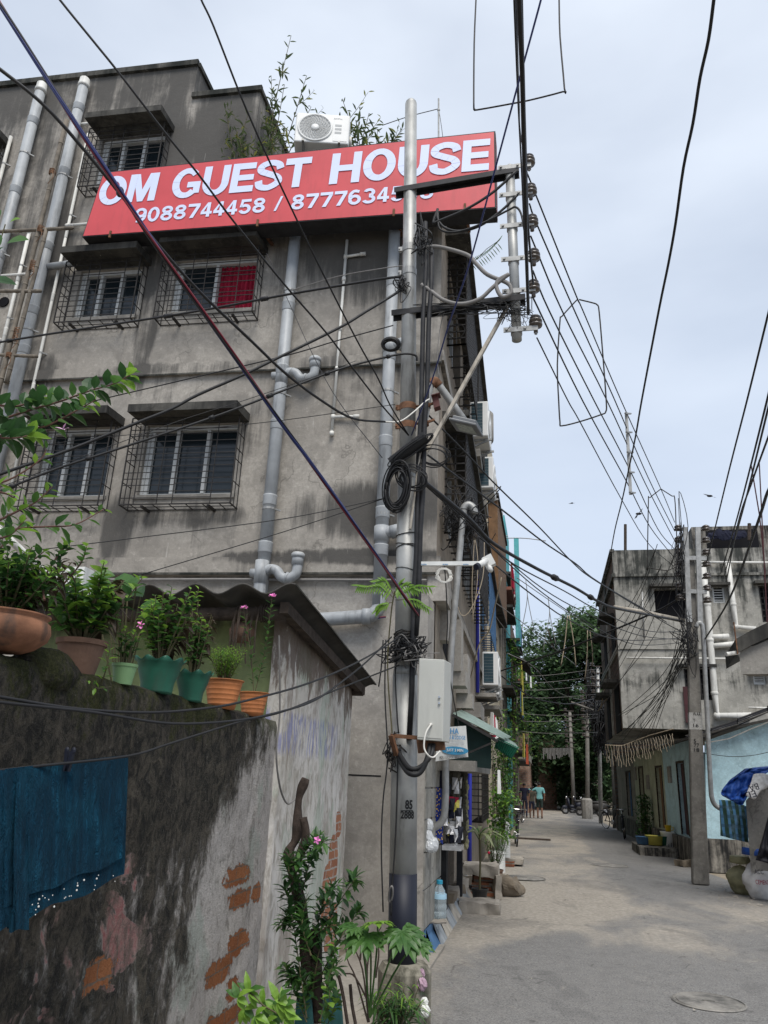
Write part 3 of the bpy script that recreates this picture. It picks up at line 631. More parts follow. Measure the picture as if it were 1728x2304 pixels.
mb = MB(); mb.tube(spline([FA(-3.5, 4.0, .19), FA(-3.5, 3.8, .19), FA(-3.5, 3.72, .22), FA(-3.45, 3.6, .24)], 4), .08, 14); mb.build('pipe_bend', M['pvc'], GH, smooth=True)
vpipe(-1.98, 3.7, 9.6, .085, jz=(8.4, 7.2, 5.9, 4.9, 4.4), d=.14)
for z in (7.35, 4.62): mb = MB(); mb.tube([FA(-1.98, z-.1, .14), FA(-1.98, z+.1, .14)], .1, 14); mb.tube([FA(-1.98, z, .14), FA(-1.78, z+.04, .16)], .075, 14); mb.tube([FA(-1.86, z+.02, .15), FA(-1.72, z+.05, .165)], .088, 14); mb.build('pipe_branch', M['pvc'], GH, smooth=True)
mb = MB(); mb.tube(spline([FA(-1.98, 3.85, .14), FA(-1.98, 3.68, .14), FA(-2.03, 3.6, .15), FA(-2.15, 3.56, .15), FA(-3.0, 3.50, .15), FA(-4.2, 3.46, .15)], 5), .085, 14)
for x, z in ((-2.12, 3.56), (-3.0, 3.50)): mb.tube([FA(x-.05, z, .15), FA(x+.05, z, .15)], .1, 14)
mb.build('drainpipe', M['pvc'], GH, smooth=True)
vpipe(-7.60, 3.0, 12.9, .085, jz=(12.4, 11, 9.5, 8.3, 7.6), d=.14); vpipe(-8.42, 6, 12.85, .085, jz=(12.2, 10.7, 9.4), d=.14)
for x in (-7.60, -8.42):
    mb = MB(); mb.tube([FA(x, 12.88, .14), FA(x, 12.94, .14), FA(x, 12.95, .14), FA(x, 13.06, .14), FA(x, 13.1, .14)], [.098, .098, .086, .086, .05], 14); mb.build('vent_cowl', M['white_pvc'], GH, smooth=True)
vpipe(-7.38, 3.3, 11.9, .024, M['white_pvc'], 'water_pipe', jz=(11, 9.8, 8.6, 7), d=.05)
vpipe(-8.85, 9, 12.0, .03, M['white_pvc'], 'water_pipe', jz=(11, 9.8), d=.06); vpipe(-8.05, 6.6, 9.9, .028, M['white_pvc'], 'water_pipe', jz=(9, 8), d=.06)
for (xa, xb, z) in ((-8.6, -8.05, 9.9), (-8.9, -7.7, 9.05), (-7.38, -6.75, 9.95), (-8.9, -8.1, 7.85), (-7.55, -7.38, 12.1)):
    mb = MB(); mb.tube([FA(xa, z, .08), FA(xb, z, .08)], .026, 10); mb.ball(FA(xa, z, .08), .036, 5); mb.ball(FA(xb, z, .08), .036, 5); mb.build('water_pipe', M['white_pvc'], GH, smooth=True)
mb = MB(); mb.tube([FA(-7.55, 9.13, .12), FA(-6.6, 9.2, .12)], .055, 12); mb.build('drainpipe', M['pvc'], GH, smooth=True)
mb = MB(); mb.tube([FA(-8.25, 8.6, .02), FA(-8.25, 8.6, .0)], .09, 14); mb.build('vent_hole', M['void'], GH)
mb = MB(); mb.tube([FA(-2.75, 6.1, .04), FA(-2.72, 9.3, .04)], .021, 10)
for z in (6.1, 6.35, 7.1, 7.75, 8.6, 9.0): mb.tube([FA(-2.75+.009*(z-6.1), z-.03, .04), FA(-2.75+.009*(z-6.1), z+.03, .04)], .031, 10)
mb.tube([FA(-2.74, 6.35, .04), FA(-2.42, 6.34, .05)], .021, 10); mb.tube([FA(-2.46, 6.34, .05), FA(-2.38, 6.34, .05)], .03, 10); mb.tube([FA(-2.72, 9.0, .04), FA(-2.46, 9.02, .05)], .021, 10); mb.tube([FA(-2.5, 9.02, .05), FA(-2.42, 9.02, .05)], .03, 10)
mb.build('water_pipe', M['white_pvc'], GH, smooth=True)
# ---------------------------------------------------------------- street side of the guest house
YE = 22.0
def SP(y, z, d=0): return Vector((SX(y)+d, y, z))             # street-face coordinates: along lane, height, distance out
sxf = lambda p: SP(p.x, p.z, p.y)
SH = [(10.1, 12.4, 8.1, 9.45), (13.2, 16.2, 8.1, 9.45), (10.1, 12.4, 5.1, 6.35), (13.2, 16.2, 5.1, 6.35), (17.2, 20.5, 5.1, 6.35), (10.0, 11.9, .15, 2.35), (13.6, 14.6, 1.1, 2.1)]
mb = MB(); wall_grid(mb, 9.1, YE, 0, 10.35, SH, F=SP, depth=.35)
mb.quad(SP(YE, 0), SP(YE, 10.35), SP(YE, 10.35, -5), SP(YE, 0, -5)); mb.build('side_wall', M['side'], GH)
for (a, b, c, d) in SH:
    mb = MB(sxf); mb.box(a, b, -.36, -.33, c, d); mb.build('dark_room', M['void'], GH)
mb = MB(sxf)
for z in (4.14, 7.16): mb.box(9.05, YE, 0, .06, z, z+.16)
mb.build('side_ledge', M['facade'], GH)
for z in (9.62, 6.52): 
    mb = MB(sxf); mb.box(9.5, 16.6, 0, .38, z, z+.09); mb.build('long_sunshade', M['slab'], GH)
mb = MB(sxf); mb.box(17.0, 20.8, 0, .38, 6.52, 6.6); mb.box(9.6, 10.5, .0, .32, 10.0, 10.35); separate(mb.build('long_sunshade', M['slab'], GH))
# corner pier, sloping soffit and corbels under the first floor
mb = MB(); mb.box(-1.46, -1.315, 8.6, 9.2, 0, 3.75); mb.build('corner_pier', M['facade_light'], GH)
mb = MB(sxf)
mb.box(9.03, 9.6, -.1, .14, 3.78, 4.12); mb.box(9.62, 9.9, 0, .10, 3.4, 4.1); mb.box(11.0, 11.4, 0, .16, 3.2, 3.95); mb.box(11.05, 11.5, 0, .22, 3.0, 3.22); mb.box(12.0, 12.6, 0, .18, 3.0, 3.6); mb.box(12.1, 12.5, 0, .25, 2.78, 3.0)
separate(mb.build('corbel', M['facade_light'], GH))
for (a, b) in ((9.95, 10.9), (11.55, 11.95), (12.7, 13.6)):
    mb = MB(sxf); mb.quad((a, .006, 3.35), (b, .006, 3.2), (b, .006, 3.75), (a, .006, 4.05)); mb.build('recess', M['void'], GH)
def side_grille(y0, y1, z0, z1, dd=.30, rings=True, mat='iron'):
    mb = MB(sxf); r = .010
    def hb(a, b, rr=r): mb.bar(a, b, rr*2, rr*2)
    n = max(3, int((z1-z0)/.11))
    for j in range(n+1):
        z = z0+(z1-z0)*j/n; hb((y0, dd, z), (y1, dd, z)); hb((y0, 0, z), (y0, dd, z)); 
    k = max(3, int((y1-y0)/.11))
    for j in range(k+1):
        y = y0+(y1-y0)*j/k; hb((y, dd, z0), (y, dd, z1)); hb((y, 0, z0), (y, dd, z0)) if j % 3 == 0 else None
    for dy in (.02, .15): hb((y0, dy, z0), (y0, dy, z1))
    if rings:
        for q in (.15, .5, .85):
            zc = z0+(z1-z0)*q; mb.tube([(y0-.01, dd/2+dd*.42*math.cos(a*math.pi/6), zc+dd*.42*math.sin(a*math.pi/6)) for a in range(13)], .008, 5)
    return mb.build('side_grille', M[mat], GH)
side_grille(9.95, 12.5, 7.95, 9.55); side_grille(13.0, 16.3, 7.95, 9.55); side_grille(9.95, 12.5, 4.95, 6.45); side_grille(13.0, 16.3, 4.95, 6.45); side_grille(17.1, 20.6, 4.95, 6.45, mat='blue_paint')
side_grille(15.2, 17.6, 1.0, 2.6, .22, False, 'iron')
mb = MB(sxf)
for y in (10.7, 11.5, 13.9, 14.9, 15.6):
    for z0, z1 in ((8.1, 9.45), (5.1, 6.35)): mb.box(y-.03, y+.03, -.12, -.06, z0, z1)
separate(mb.build('side_window_frame', M['white_frame'], GH))
# grooved tile cladding at the foot of the side wall
tm = plaster('grey_wall_tiles', (.27, .26, .23), (.34, .325, .29), amount=.2, scale=2, bias=[(0, .5), (14, .2)]); rows = [.24, .62, .98, 1.30, 1.62, 1.94, 2.26]
for i in range(6):
    mb = MB(); a_ = 8.61+(.35 if i % 2 else 0)
    for c0, c1 in ((8.605, a_-.01), (a_+.0, 9.28), (9.29, 9.93)):
        if c1-c0 > .1: mb.box(-1.335, -1.30, c0, c1, rows[i]+.009, rows[i+1]-.009)
    mb.build('wall_cladding', tm, GH)
mb = MB(); mb.box(-1.34, -1.318, 8.602, 9.94, .24, 2.26); mb.build('tile_joint', M['void'], GH)
# galvanised service conduit running down the side, bending to the meter
mb = MB(); P = [at(1043, 1165, Y=9.4), at(1040, 1180, Y=9.4), at(1030, 1290, Y=9.4), at(1018, 1420, Y=9.4), at(1010, 1560, Y=9.4), at(1003, 1700, Y=9.4), at(1002, 1800, Y=9.4), at(996, 1845, Y=9.4), at(972, 1866, Y=9.4)]
mb.tube(spline(P, 5), .042, 12); mb.build('service_conduit', M['galv'], GH, smooth=True)
mb = MB(); a = P[0]; mb.tube(spline([a, a+Vector((0, 0, .12)), a+Vector((.06, 0, .18)), a+Vector((.13, 0, .13)), a+Vector((.14, 0, .05))], 4), .05, 10); mb.build('conduit_hood', M['galv'], GH, smooth=True)
mb = MB(); mb.tube([SP(14.3, .2, .05), SP(14.3, 3.2, .05)], .04, 10); mb.tube([SP(16.5, 3.5, .06), SP(16.5, 7.5, .06)], .04, 10); mb.build('rain_pipe', M['bluepipe'], GH, smooth=True)
mb = MB(); mb.tube([SP(14.0, 2.1, .08), SP(13.9, 3.0, .09)], .05, 8); mb.tube([SP(16.8, 3.5, .06), SP(16.8, 7.5, .06)], .04, 10); mb.build('rain_pipe', M['white_pvc'], GH, smooth=True)
# ------------------------------------------------------------------ lettering helper
def letters(txt, parent, origin, ux, uz, height, mat, name='lettering', bold=.0, shear=0., wscale=1., thick=.004, width=None, align='LEFT'):
    cu = bpy.data.curves.new(name, 'FONT'); cu.body = txt; cu.size = 1; cu.offset = bold; cu.shear = shear; cu.extrude = .5; cu.align_x = align; cu.resolution_u = 3
    to = bpy.data.objects.new(name, cu); COL.objects.link(to); bpy.context.view_layer.update()
    me = bpy.data.meshes.new_from_object(to.evaluated_get(bpy.context.evaluated_depsgraph_get())); bpy.data.objects.remove(to)
    xs = [v.co.x for v in me.vertices]; ys = [v.co.y for v in me.vertices]; x0, x1, y0, y1 = min(xs), max(xs), min(ys), max(ys)
    ux = Vector(ux).normalized(); uz = Vector(uz).normalized(); nn = ux.cross(uz)   # pointing to the reader
    sy = height/(y1-y0); sx = (width/(x1-x0)) if width else sy*wscale
    o0 = Vector(origin); org = wloc(parent)
    for v in me.vertices:
        q = o0+ux*(v.co.x-x0)*sx+uz*(v.co.y-y0)*sy+nn*(thick if v.co.z > 0 else -.001)
        v.co = q-o0
    me.materials.clear(); me.materials.append(mat); me.name = name
    o = bpy.data.objects.new(name, me); COL.objects.link(o); o.parent = parent; o.location = o0-org
    return o

# heavy grotesque capitals and numerals drawn as flat strokes
def glyph_parts(ch, w, sw=.235, sh=.19):
    """polygons of one character in a box w wide and 1 high; sw / sh = stroke widths"""
    R_ = []
    def box(a, b, c, d): R_.append([(a, c), (b, c), (b, d), (a, d)])
    def arc(cx, cy, rx, ry, a0, a1, n=28):
        for i in range(n):
            q = [math.radians(a0+(a1-a0)*k/n) for k in (i, i+1)]
            R_.append([(cx+rx*math.cos(q[0]), cy+ry*math.sin(q[0])), (cx+rx*math.cos(q[1]), cy+ry*math.sin(q[1])), (cx+(rx-sw)*math.cos(q[1]), cy+(ry-sh)*math.sin(q[1])), (cx+(rx-sw)*math.cos(q[0]), cy+(ry-sh)*math.sin(q[0]))])
    def rib(P, t0=None):
        P = [Vector((p[0], p[1], 0)) for p in P]; S = spline(P, 8); L_ = []
        for i, p in enumerate(S):
            d = (S[min(i+1, len(S)-1)]-S[max(i-1, 0)]).normalized(); nx, ny = -d.y, d.x; L_.append(((p.x+nx*sw/2, p.y+ny*sh/2), (p.x-nx*sw/2, p.y-ny*sh/2)))
        for a, b in zip(L_, L_[1:]): R_.append([a[1], b[1], b[0], a[0]])
    if ch == 'O' or ch == '0': arc(w/2, .5, w/2, .52, 0, 360, 48)
    elif ch == 'M': R_ += [[(0, 0), (sw, 0), (sw, 1), (0, 1)], [(w-sw, 0), (w, 0), (w, 1), (w-sw, 1)], [(sw, 1), (sw, .52), (w/2-.09, 0), (w/2, 0), (w/2, .42), (sw*1.35, 1)], [(w-sw, 1), (w-sw*1.35, 1), (w/2, .42), (w/2, 0), (w/2+.09, 0), (w-sw, .52)]]
    elif ch == 'G': arc(w/2, .5, w/2, .52, 42, 318, 40); box(w*.54, w, .34, .53); box(w-sw*.9, w, .13, .34)
    elif ch == 'U': box(0, sw, .42, 1); box(w-sw, w, .42, 1); arc(w/2, .42, w/2, .44, 180, 360, 28)
    elif ch == 'E': box(0, sw, 0, 1); box(sw, w, 0, sh*1.1); box(sw, w*.96, .5-sh*.5, .5+sh*.5); box(sw, w, 1-sh*1.1, 1)
    elif ch == 'T': box(0, w, 1-sh*1.15, 1); box(w/2-sw/2, w/2+sw/2, 0, 1-sh*1.15)
    elif ch == 'H': box(0, sw, 0, 1); box(w-sw, w, 0, 1); box(sw, w-sw, .5-sh*.5, .5+sh*.5)
    elif ch == 'S': rib([(w-sw*.35, .70), (w*.80, .86), (w*.48, .925), (w*.17, .83), (w*.15, .66), (w*.46, .54), (w*.80, .42), (w*.86, .24), (w*.52, .075), (w*.18, .13), (sw*.32, .32)])
    elif ch == '8': arc(w/2, .745, w*.46, .27, 0, 360, 32); arc(w/2, .27, w*.5, .29, 0, 360, 32)
    elif ch == '9': arc(w/2, .68, w/2, .34, 0, 360, 36); rib([(w-sw*.5, .68), (w*.86, .32), (w*.58, .09), (w*.2, .12)])
    elif ch == '6': arc(w/2, .32, w/2, .34, 0, 360, 36); rib([(sw*.5, .32), (w*.14, .68), (w*.42, .91), (w*.82, .86)])
    elif ch == '7': box(0, w, 1-sh*1.1, 1); R_.append([(w*.22, 0), (w*.22+sw*1.15, 0), (w, 1-sh*1.1), (w-sw*1.1, 1-sh*1.1)])
    elif ch == '4': box(w*.52, w*.52+sw, 0, 1); box(0, w*.52, .2, .2+sh); box(w*.52+sw, w, .2, .2+sh); R_.append([(0, .2+sh), (sw*.9, .2+sh), (w*.52, .78), (w*.52, 1)])
    elif ch == '5': box(w*.12, w*.95, 1-sh, 1); R_.append([(w*.04, .46), (w*.04+sw*.8, .46), (w*.12+sw*.8, 1-sh), (w*.12, 1-sh)]); arc(w*.48, .32, w*.5, .34, -160, 135, 30)
    elif ch == '3': arc(w*.48, .74, w*.46, .28, -90, 160, 24); arc(w*.48, .28, w*.52, .30, -160, 90, 26)
    elif ch == '/': R_.append([(0, 0), (sw*.7, 0), (w, 1), (w-sw*.7, 1)])
    return R_
def heavy_text(txt, parent, x0, x1, z, h, widths, gap, shear, mat, d, name='lettering', sw=.235, sh=.19, drop=0.):
    """one mesh per character on the sign face; x0..x1 in facade coordinates"""
    tot = sum(.4 if c == ' ' else widths.get(c, .8) for c in txt)+gap*(len(txt)-1); k = (x1-x0-shear*h)/(tot*h); x = 0; e = 0
    for c in txt:
        w_ = .4 if c == ' ' else widths.get(c, .8)
        if c != ' ':
            mb = MB()
            for q in glyph_parts(c, w_, sw, sh):
                e += 1; dd = d+.0004*(e % 5); P = [FA(x0+((x+a)*k+b*shear)*h, z+b*h+drop*(x*k*h), dd) for a, b in q]; mb.quad(*P)
            mb.build(name, mat, parent)
        x += w_+gap
# ------------------------------------------------------------------ the big red sign
SG = thing('signboard', 'long red sign box reading OM GUEST HOUSE with two phone numbers', 'sign', FA(-3.5, 9.2, .6))
X = lambda p: FA(p.x, p.z, p.y)
a0, a1 = FA(-6.66, 9.24, .6), FA(-.47, 9.20, .6); b0, b1 = FA(-6.53, 10.46, .6), FA(-.47, 10.57, .6)
bk = Vector((0, .30, 0))
mb = MB(); mb.prism([a0, a1, b1, b0], bk); recalc(mb.build('box', M['black_steel'], SG))
f_ = Vector((0, -.006, 0)); mb = MB(); mb.quad(a0+f_+Vector((.015, 0, .015)), a1+f_+Vector((-.02, 0, .015)), b1+f_+Vector((-.02, 0, -.02)), b0+f_+Vector((.015, 0, -.02))); mb.build('face_panel', M['sign_red'], SG)
mb = MB(); q = Vector((.003, 0, 0)); mb.quad(a1+q, a1+q+bk, b1+q+bk, b1+q); mb.build('end_panel', simple('sign_side_brown', (.16, .04, .04), .6), SG)
fx = Vector((1, SK, 0))
off = Vector((0, -.012, 0))
BW = dict(O=.92, M=.98, G=.92, U=.84, E=.74, S=.80, T=.80, H=.86)
for t, xa, xb, za, h in (('OM', -6.53, -5.56, 9.81, .53), ('GUEST', -5.34, -3.16, 9.82, .545), ('HOUSE', -2.88, -.54, 9.84, .565)):
    heavy_text(t, SG, xa, xb, za, h, BW, .07, .05, M['sign_white'], .614, drop=.012)
heavy_text('9088744458 / 8777634508', SG, -5.86, -1.34, 9.42, .26, {'/': .5, '4': .74}, .11, .04, M['sign_white'], .614, name='number_lettering', sw=.22, sh=.185, drop=.006)
for x in (-6.2, -3.9, -1.9, -.9):
    mb = MB(X); mb.bar((x, .3, 9.3), (x, -.02, 9.35), .04, .04); mb.bar((x, .3, 10.3), (x, -.02, 10.3), .04, .04); mb.bar((x, .615, 9.18), (x, .615, 9.3), .03, .02); separate(mb.build('bracket', M['rust'], SG))
# ------------------------------------------------------------------ AC units
def ac_unit(label, loc, rz, s=1.0, W=.82, H=.56, D=.31, writing=True, group=None, brk=True):
    t = thing('ac_unit', label, 'ac unit', (0, 0, 0), group)
    mb = MB(); mb.box(-W/2, W/2, -D/2, D/2, 0, H); o = mb.build('casing', M['ac_white'], t, local=True)
    bv = o.modifiers.new('b', 'BEVEL'); bv.width = .018; bv.segments = 2
    cx = -W/2+.30; cz = H/2; r = .245
    mb = MB(); mb.lathe((cx, -D/2-.012, cz), [(r+.02, .012), (r+.02, 0), (r, -.008), (r-.01, 0), (r-.012, .011)], 28, (0, 1, 0)); 
    mb.lathe((cx, -D/2-.022, cz), [(0, 0), (.055, 0), (.062, .012)], 16, (0, 1, 0))
    for k in range(22):
        a = 2*math.pi*k/22; pts = [(cx+math.cos(a+.9*q)*(.06+q*(r-.06)), -D/2-.012-.006*math.sin(q*3.1), cz+math.sin(a+.9*q)*(.06+q*(r-.06))) for q in (0, .25, .5, .75, 1)]; mb.tube(pts, .0035, 4, False)
    for q in (.1, .145, .19): mb.tube([(cx+q*math.cos(2*math.pi*i/28), -D/2-.014, cz+q*math.sin(2*math.pi*i/28)) for i in range(29)], .0025, 4, False)
    mb.build('fan_guard', M['ac_white'], t, smooth=True, local=True)
    mb = MB(); mb.lathe((cx, -D/2-.003, cz), [(0, 0), (r-.015, 0), (r-.015, .004)], 28, (0, 1, 0)); mb.build('fan_opening', M['ac_grey'], t, local=True)
    mb = MB(); mb.box(cx+.28, W/2-.03, -D/2-.006, -D/2, .04, H-.04); mb.build('front_panel', M['ac_white'], t, local=True)
    mb = MB(); mb.box(W/2-.0, W/2+.006, -D/2+.03, D/2-.1, .05, H-.05) if False else mb.box(-W/2-.005, -W/2, -D/2+.10, D/2-.03, .05, H-.04); mb.build('coil', M['ac_coil'], t, local=True)
    mb = MB()
    for k in range(9): z = .07+k*(H-.13)/9; mb.box(-W/2-.009, -W/2-.005, -D/2+.10, D/2-.03, z, z+.002)
    mb.build('coil_fins', M['ac_grey'], t, local=True)
    if brk:
        mb = MB()
        for x in (-.27, .27): mb.bar((x, -D/2-.06, -.02), (x, D/2+.12, -.02), .035, .035); mb.bar((x, -D/2-.0, -.03), (x, D/2+.12, -.22), .03, .03)
        mb.build('bracket', M['conc'] if False else M['galv'], t, local=True)
    mb = MB(); mb.tube(spline([(W/2+.0, .05, .2), (W/2+.06, .08, .18), (W/2+.09, .12, .05), (W/2+.05, .2, -.15)], 4), .014, 6); mb.box(W/2, W/2+.035, -.05, .09, .12, .26); mb.build('refrigerant_pipes', M['white_cable'], t, smooth=True, local=True)
    t.location = loc; t.rotation_euler = (0, 0, rz); t.scale = (s, s, s)
    return t
a = ac_unit('white outdoor AC unit standing above the red sign beside roof plants', FA(-3.15, 10.83, .28), R(14), 1.02)
letters('CRYSTAL', a, a.location, (1, 0, 0), (0, 0, 1), .02, M['ac_grey'], thick=.001, width=.13).location = (.165, -.163, .46)
mb = MB(); 
for k in range(3): mb.box(.19, .29, -.163, -.161, .18+.07*k, .22+.07*k)
mb.build('rating_label', M['ac_grey'], a, local=True)
for lab, y, z, gr in (('upper white AC unit seen end-on, on the street side behind the lamp head', 13.2, 7.75, None), ('second white AC unit, hung lower and farther along the side wall', 15.5, 7.62, None), ('white AC unit low on the side wall above the green awning', 17.1, 3.68, None)):
    t = ac_unit(lab, (SX(y)+.33, y, z), R(90), 1.0, D=.34, H=.72)
ac_unit('white AC unit right behind the low one above the green awning', (SX(18.3)+.30, 18.4, 3.62), R(90), 1.0, D=.34, H=.6)
# beds of concrete below the side AC units
mb = MB(sxf); mb.box(16.5, 17.7, 0, .45, 3.42, 3.5); mb.box(16.9, 18.9, 0, .5, 3.2, 3.28); mb.box(12.8, 13.6, 0, .34, 7.35, 7.5); mb.box(15.0, 15.9, 0, .34, 7.2, 7.35); separate(mb.build('ac_ledge', M['conc'], GH))
mb = MB(sxf); mb.box(13.4, 14.6, 0, .3, 2.75, 3.0); mb.box(15.0, 17.8, 0, .32, 2.70, 2.78); separate(mb.build('sunshade', M['conc'], GH))
# ------------------------------------------------------------------ plants
def sprig(mb, P, n, L, W, mats=(0, 1, 1, 2), r=.006, tipbright=True, spread=1.0, droop=.3, ups=.35, lj=.35, start=.15):
    """a stem along points P with n leaves in spiral; leaf materials are slots of mb, stem is slot 4"""
    pts = spline(P, 5); mb.m = 4; mb.tube(pts, [r*(1-.7*i/len(pts)) for i in range(len(pts))], 5)
    for i in range(n):
        t = start+(1-start)*i/max(1, n-1); k = min(len(pts)-2, int(t*(len(pts)-1))); q = pts[k].lerp(pts[k+1], t*(len(pts)-1)-k)
        d = (pts[k+1]-pts[k]).normalized(); a = i*2.4+random.random()*.8
        u = d.cross(Vector((0, 0, 1)) if abs(d.z) < .9 else Vector((1, 0, 0))).normalized(); v = d.cross(u)
        side = (u*math.cos(a)+v*math.sin(a)); dirn = (side*spread+d*.5+Vector((0, 0, ups))*random.random()).normalized()
        s_ = (1-lj*random.random())*(.65 if i > n-4 else 1)
        mb.m = (2 if (tipbright and t > .8 and random.random() < .75) else random.choice(mats))
        mb.leaf(q+side*.004, dirn, Vector((0, 0, 1))+side*random.uniform(-.3, .3), L*s_, W*s_, droop*random.uniform(.3, 1.5))
def foliage_mats(stem='stem'): return LF+[M[stem]]
# roof plants: saplings sprouting behind the sign
def roof_plant(label, base, tips, n, L, W, name='rooftop_sapling'):
    t = thing(name, label, 'plant', base); mb = MB()
    for tp in tips:
        P = [base, Vector(base).lerp(Vector(tp), .5)+Vector((random.uniform(-.12, .12), 0, random.uniform(0, .1))), tp]
        sprig(mb, P, n, L, W, (0, 0, 1, 1), .012, False, 1., .2, .4, start=.35)
        for q in range(3):
            b2 = Vector(P[0]).lerp(Vector(tp), .35+.2*q); e = b2+Vector((random.uniform(-.4, .4), random.uniform(-.2, .2), random.uniform(.2, .45)))
            sprig(mb, [b2, b2.lerp(e, .5)+Vector((0, 0, -.03)), e], max(5, n//2), L*.9, W*.9, (0, 0, 1, 2), .006, False, 1., .2, .4)
    mb.build('foliage', LROOF+[LF[3], M['stem']], t); return t
b = FA(-4.2, 10.4, -.25)
roof_plant('tall leggy sapling growing on the roof left of the AC unit', b, [fa(*p, -.2) for p in ((655, 80), (690, 170), (640, 190), (560, 210), (600, 260), (520, 215), (700, 240), (610, 170))], 17, .19, .046)
roof_plant('low spreading sapling draping over the stained parapet left of the sign', FA(-4.5, 10.5, .1), [fa(*p, .15) for p in ((505, 235), (530, 290), (560, 250), (590, 310), (545, 320), (620, 290), (640, 300))], 11, .17, .044)
roof_plant('bushy sapling growing on the roof right of the AC unit', FA(-2.6, 10.4, -.25), [fa(*p, -.2) for p in ((770, 222), (810, 240), (850, 290), (880, 300), (800, 270), (905, 290), (830, 255), (760, 260))], 14, .19, .048)
mb = MB(); t = thing('palm_seedling', 'spiky palm seedling growing from the top of the side wall', 'plant', SP(11.5, 8.6, .3))
c = at(1072, 585, Y=10.9)
for k in range(24): 
    mb.m = 0; s_ = k/24; e = at(1060+64*s_, 592-52*s_+8*math.sin(s_*3), Y=10.9); mb.leaf(e, Vector((.5, 0, (1 if k % 2 else -.8))), (0, -1, 0), .17, .018, .1)
mb.m = 4; mb.tube([at(1056, 600, Y=10.9), at(1095, 560, Y=10.9), at(1124, 540, Y=10.9)], .006, 4); mb.build('frond', foliage_mats(), t)
# ------------------------------------------------------------------ main steel pole
PX, PY = -1.10, 6.3
def ppt(py, Y=PY, dx=0): return at(905+(925-905)*(2165-py)/1950.+dx, py, Y=Y)
MP = thing('utility_pole', 'tall grey steel utility pole numbered 85 over 2888 in front of the guest house corner', 'utility pole', ppt(2165))
pts = [ppt(y) for y in (2175, 1960)]; mb = MB(); r0 = .108
mb.tube([ppt(2200), ppt(1965)], r0, 28); mb.build('black_base', M['black_paint'], MP, smooth=True)
mb = MB(); mb.tube([ppt(1985), ppt(1520)], [r0*.985, r0*.955], 28); mb.tube([ppt(1520), ppt(1500)], [r0*.955, r0*.86], 28); mb.tube([ppt(1500), ppt(1080)], [r0*.86, r0*.80], 28); mb.tube([ppt(1080), ppt(1068)], [r0*.80, r0*.70], 28)
tp = ppt(235); mb.tube([ppt(1068), tp], [r0*.70, r0*.60], 28); mb.ball(tp, r0*.60, 8); mb.build('shaft', M['pole_steel'], MP, smooth=True)
cc = ppt(2165); mb = MB(); n_ = 8
mb.lathe((cc.x+.02, cc.y, -.25), [(.20, 0), (.20, cc.z+.2), (.17, cc.z+.25), (0, cc.z+.26)], 8); mb.build('concrete_collar', plaster('mossy_collar_concrete', (.20, .185, .15), (.27, .25, .2), dark=(.03, .03, .02), amount=.5, scale=3, bias=[(0, .6), (.35, .5), (14, .4)]), MP)
d_ = Vector((0, -1, 0)); fd = Vector((-.12, -1, 0)).normalized(); sx_ = Vector((0, 0, 1)).cross(-fd).normalized()*1
sx_ = Vector((1, -.12, 0)).normalized()
for t_, (x0, y0, w_, h_) in {'85': (911, 1821, .062, .066), '2888': (901, 1842, .112, .056)}.items():
    # painted numerals wrapped on the shaft
    o = letters(t_, MP, at(x0, y0, Y=PY-.108), (1, 0, 0), (0, 0, 1), h_*1.05, M['letters'], name='painted_number', bold=.035, width=w_, thick=.002)
    ax = ppt(1830); q0 = wloc(o)
    for v in o.data.vertices:
        wv = q0+v.co; dx = wv.x-ax.x-.0; th = dx/(r0*.99); rr = r0*.985+.002+(.001 if v.co.y < 0 else -.0); wv.x = ax.x+math.sin(th)*rr; wv.y = ax.y-math.cos(th)*rr; v.co = wv-q0
mb = MB(); ax = ppt(1824)
P = [at(902+29*i/6, 1824, Y=PY-.1) for i in range(7)]
mb.tube([(ax.x+math.sin((p.x-ax.x)/r0)*r0*.99, ax.y-math.cos((p.x-ax.x)/r0)*r0*.99, p.z) for p in P], .003, 4); mb.build('painted_number', M['letters'], MP)
for py in (918, 960, 562, 615, 1330, 1480):
    mb = MB(); rr = (.60+.10*(py-235)/833 if py < 1068 else .83)*r0
    mb.tube([ppt(py+7), ppt(py-7)], rr+.006, 24); 
    if py < 1000: q = ppt(py); mb.bar(q+Vector((-rr-.04, -.02, 0)), q+Vector((-rr, -.02, 0)), .02, .05); mb.bar(q+Vector((-rr-.03, -.04, 0)), q+Vector((-rr-.03, .03, 0)), .015, .015)
    mb.build('clamp', M['rust'] if py in (918, 960) else M['galv'], MP, smooth=False)
# twin black conduits strapped to the pole
for dx, top, bot in ((16, 500, 1665), (30, 560, 1430)):
    mb = MB(); P = []
    for i in range(12):
        py = top+(bot-top)*i/11; tt = max(0, (py-600)/1000.); P.append(at(941+dx-tt*33+1.5*math.sin(i*2.1)-(dx-16)*.55*max(0, tt), py, Y=PY-.10))
    mb.tube(P, .023, 8); mb.build('black_conduit', M['black_steel'], MP, smooth=True)
mb = MB(); P = [at(958, 1180, Y=PY-.13), at(972, 1000, Y=PY-.14)]; 
mb.tube([at(923+22*i/5, 1190-34*i, Y=PY-.11) for i in range(6)], .012, 6); mb.build('earth_rod', M['rustwhite'], MP)
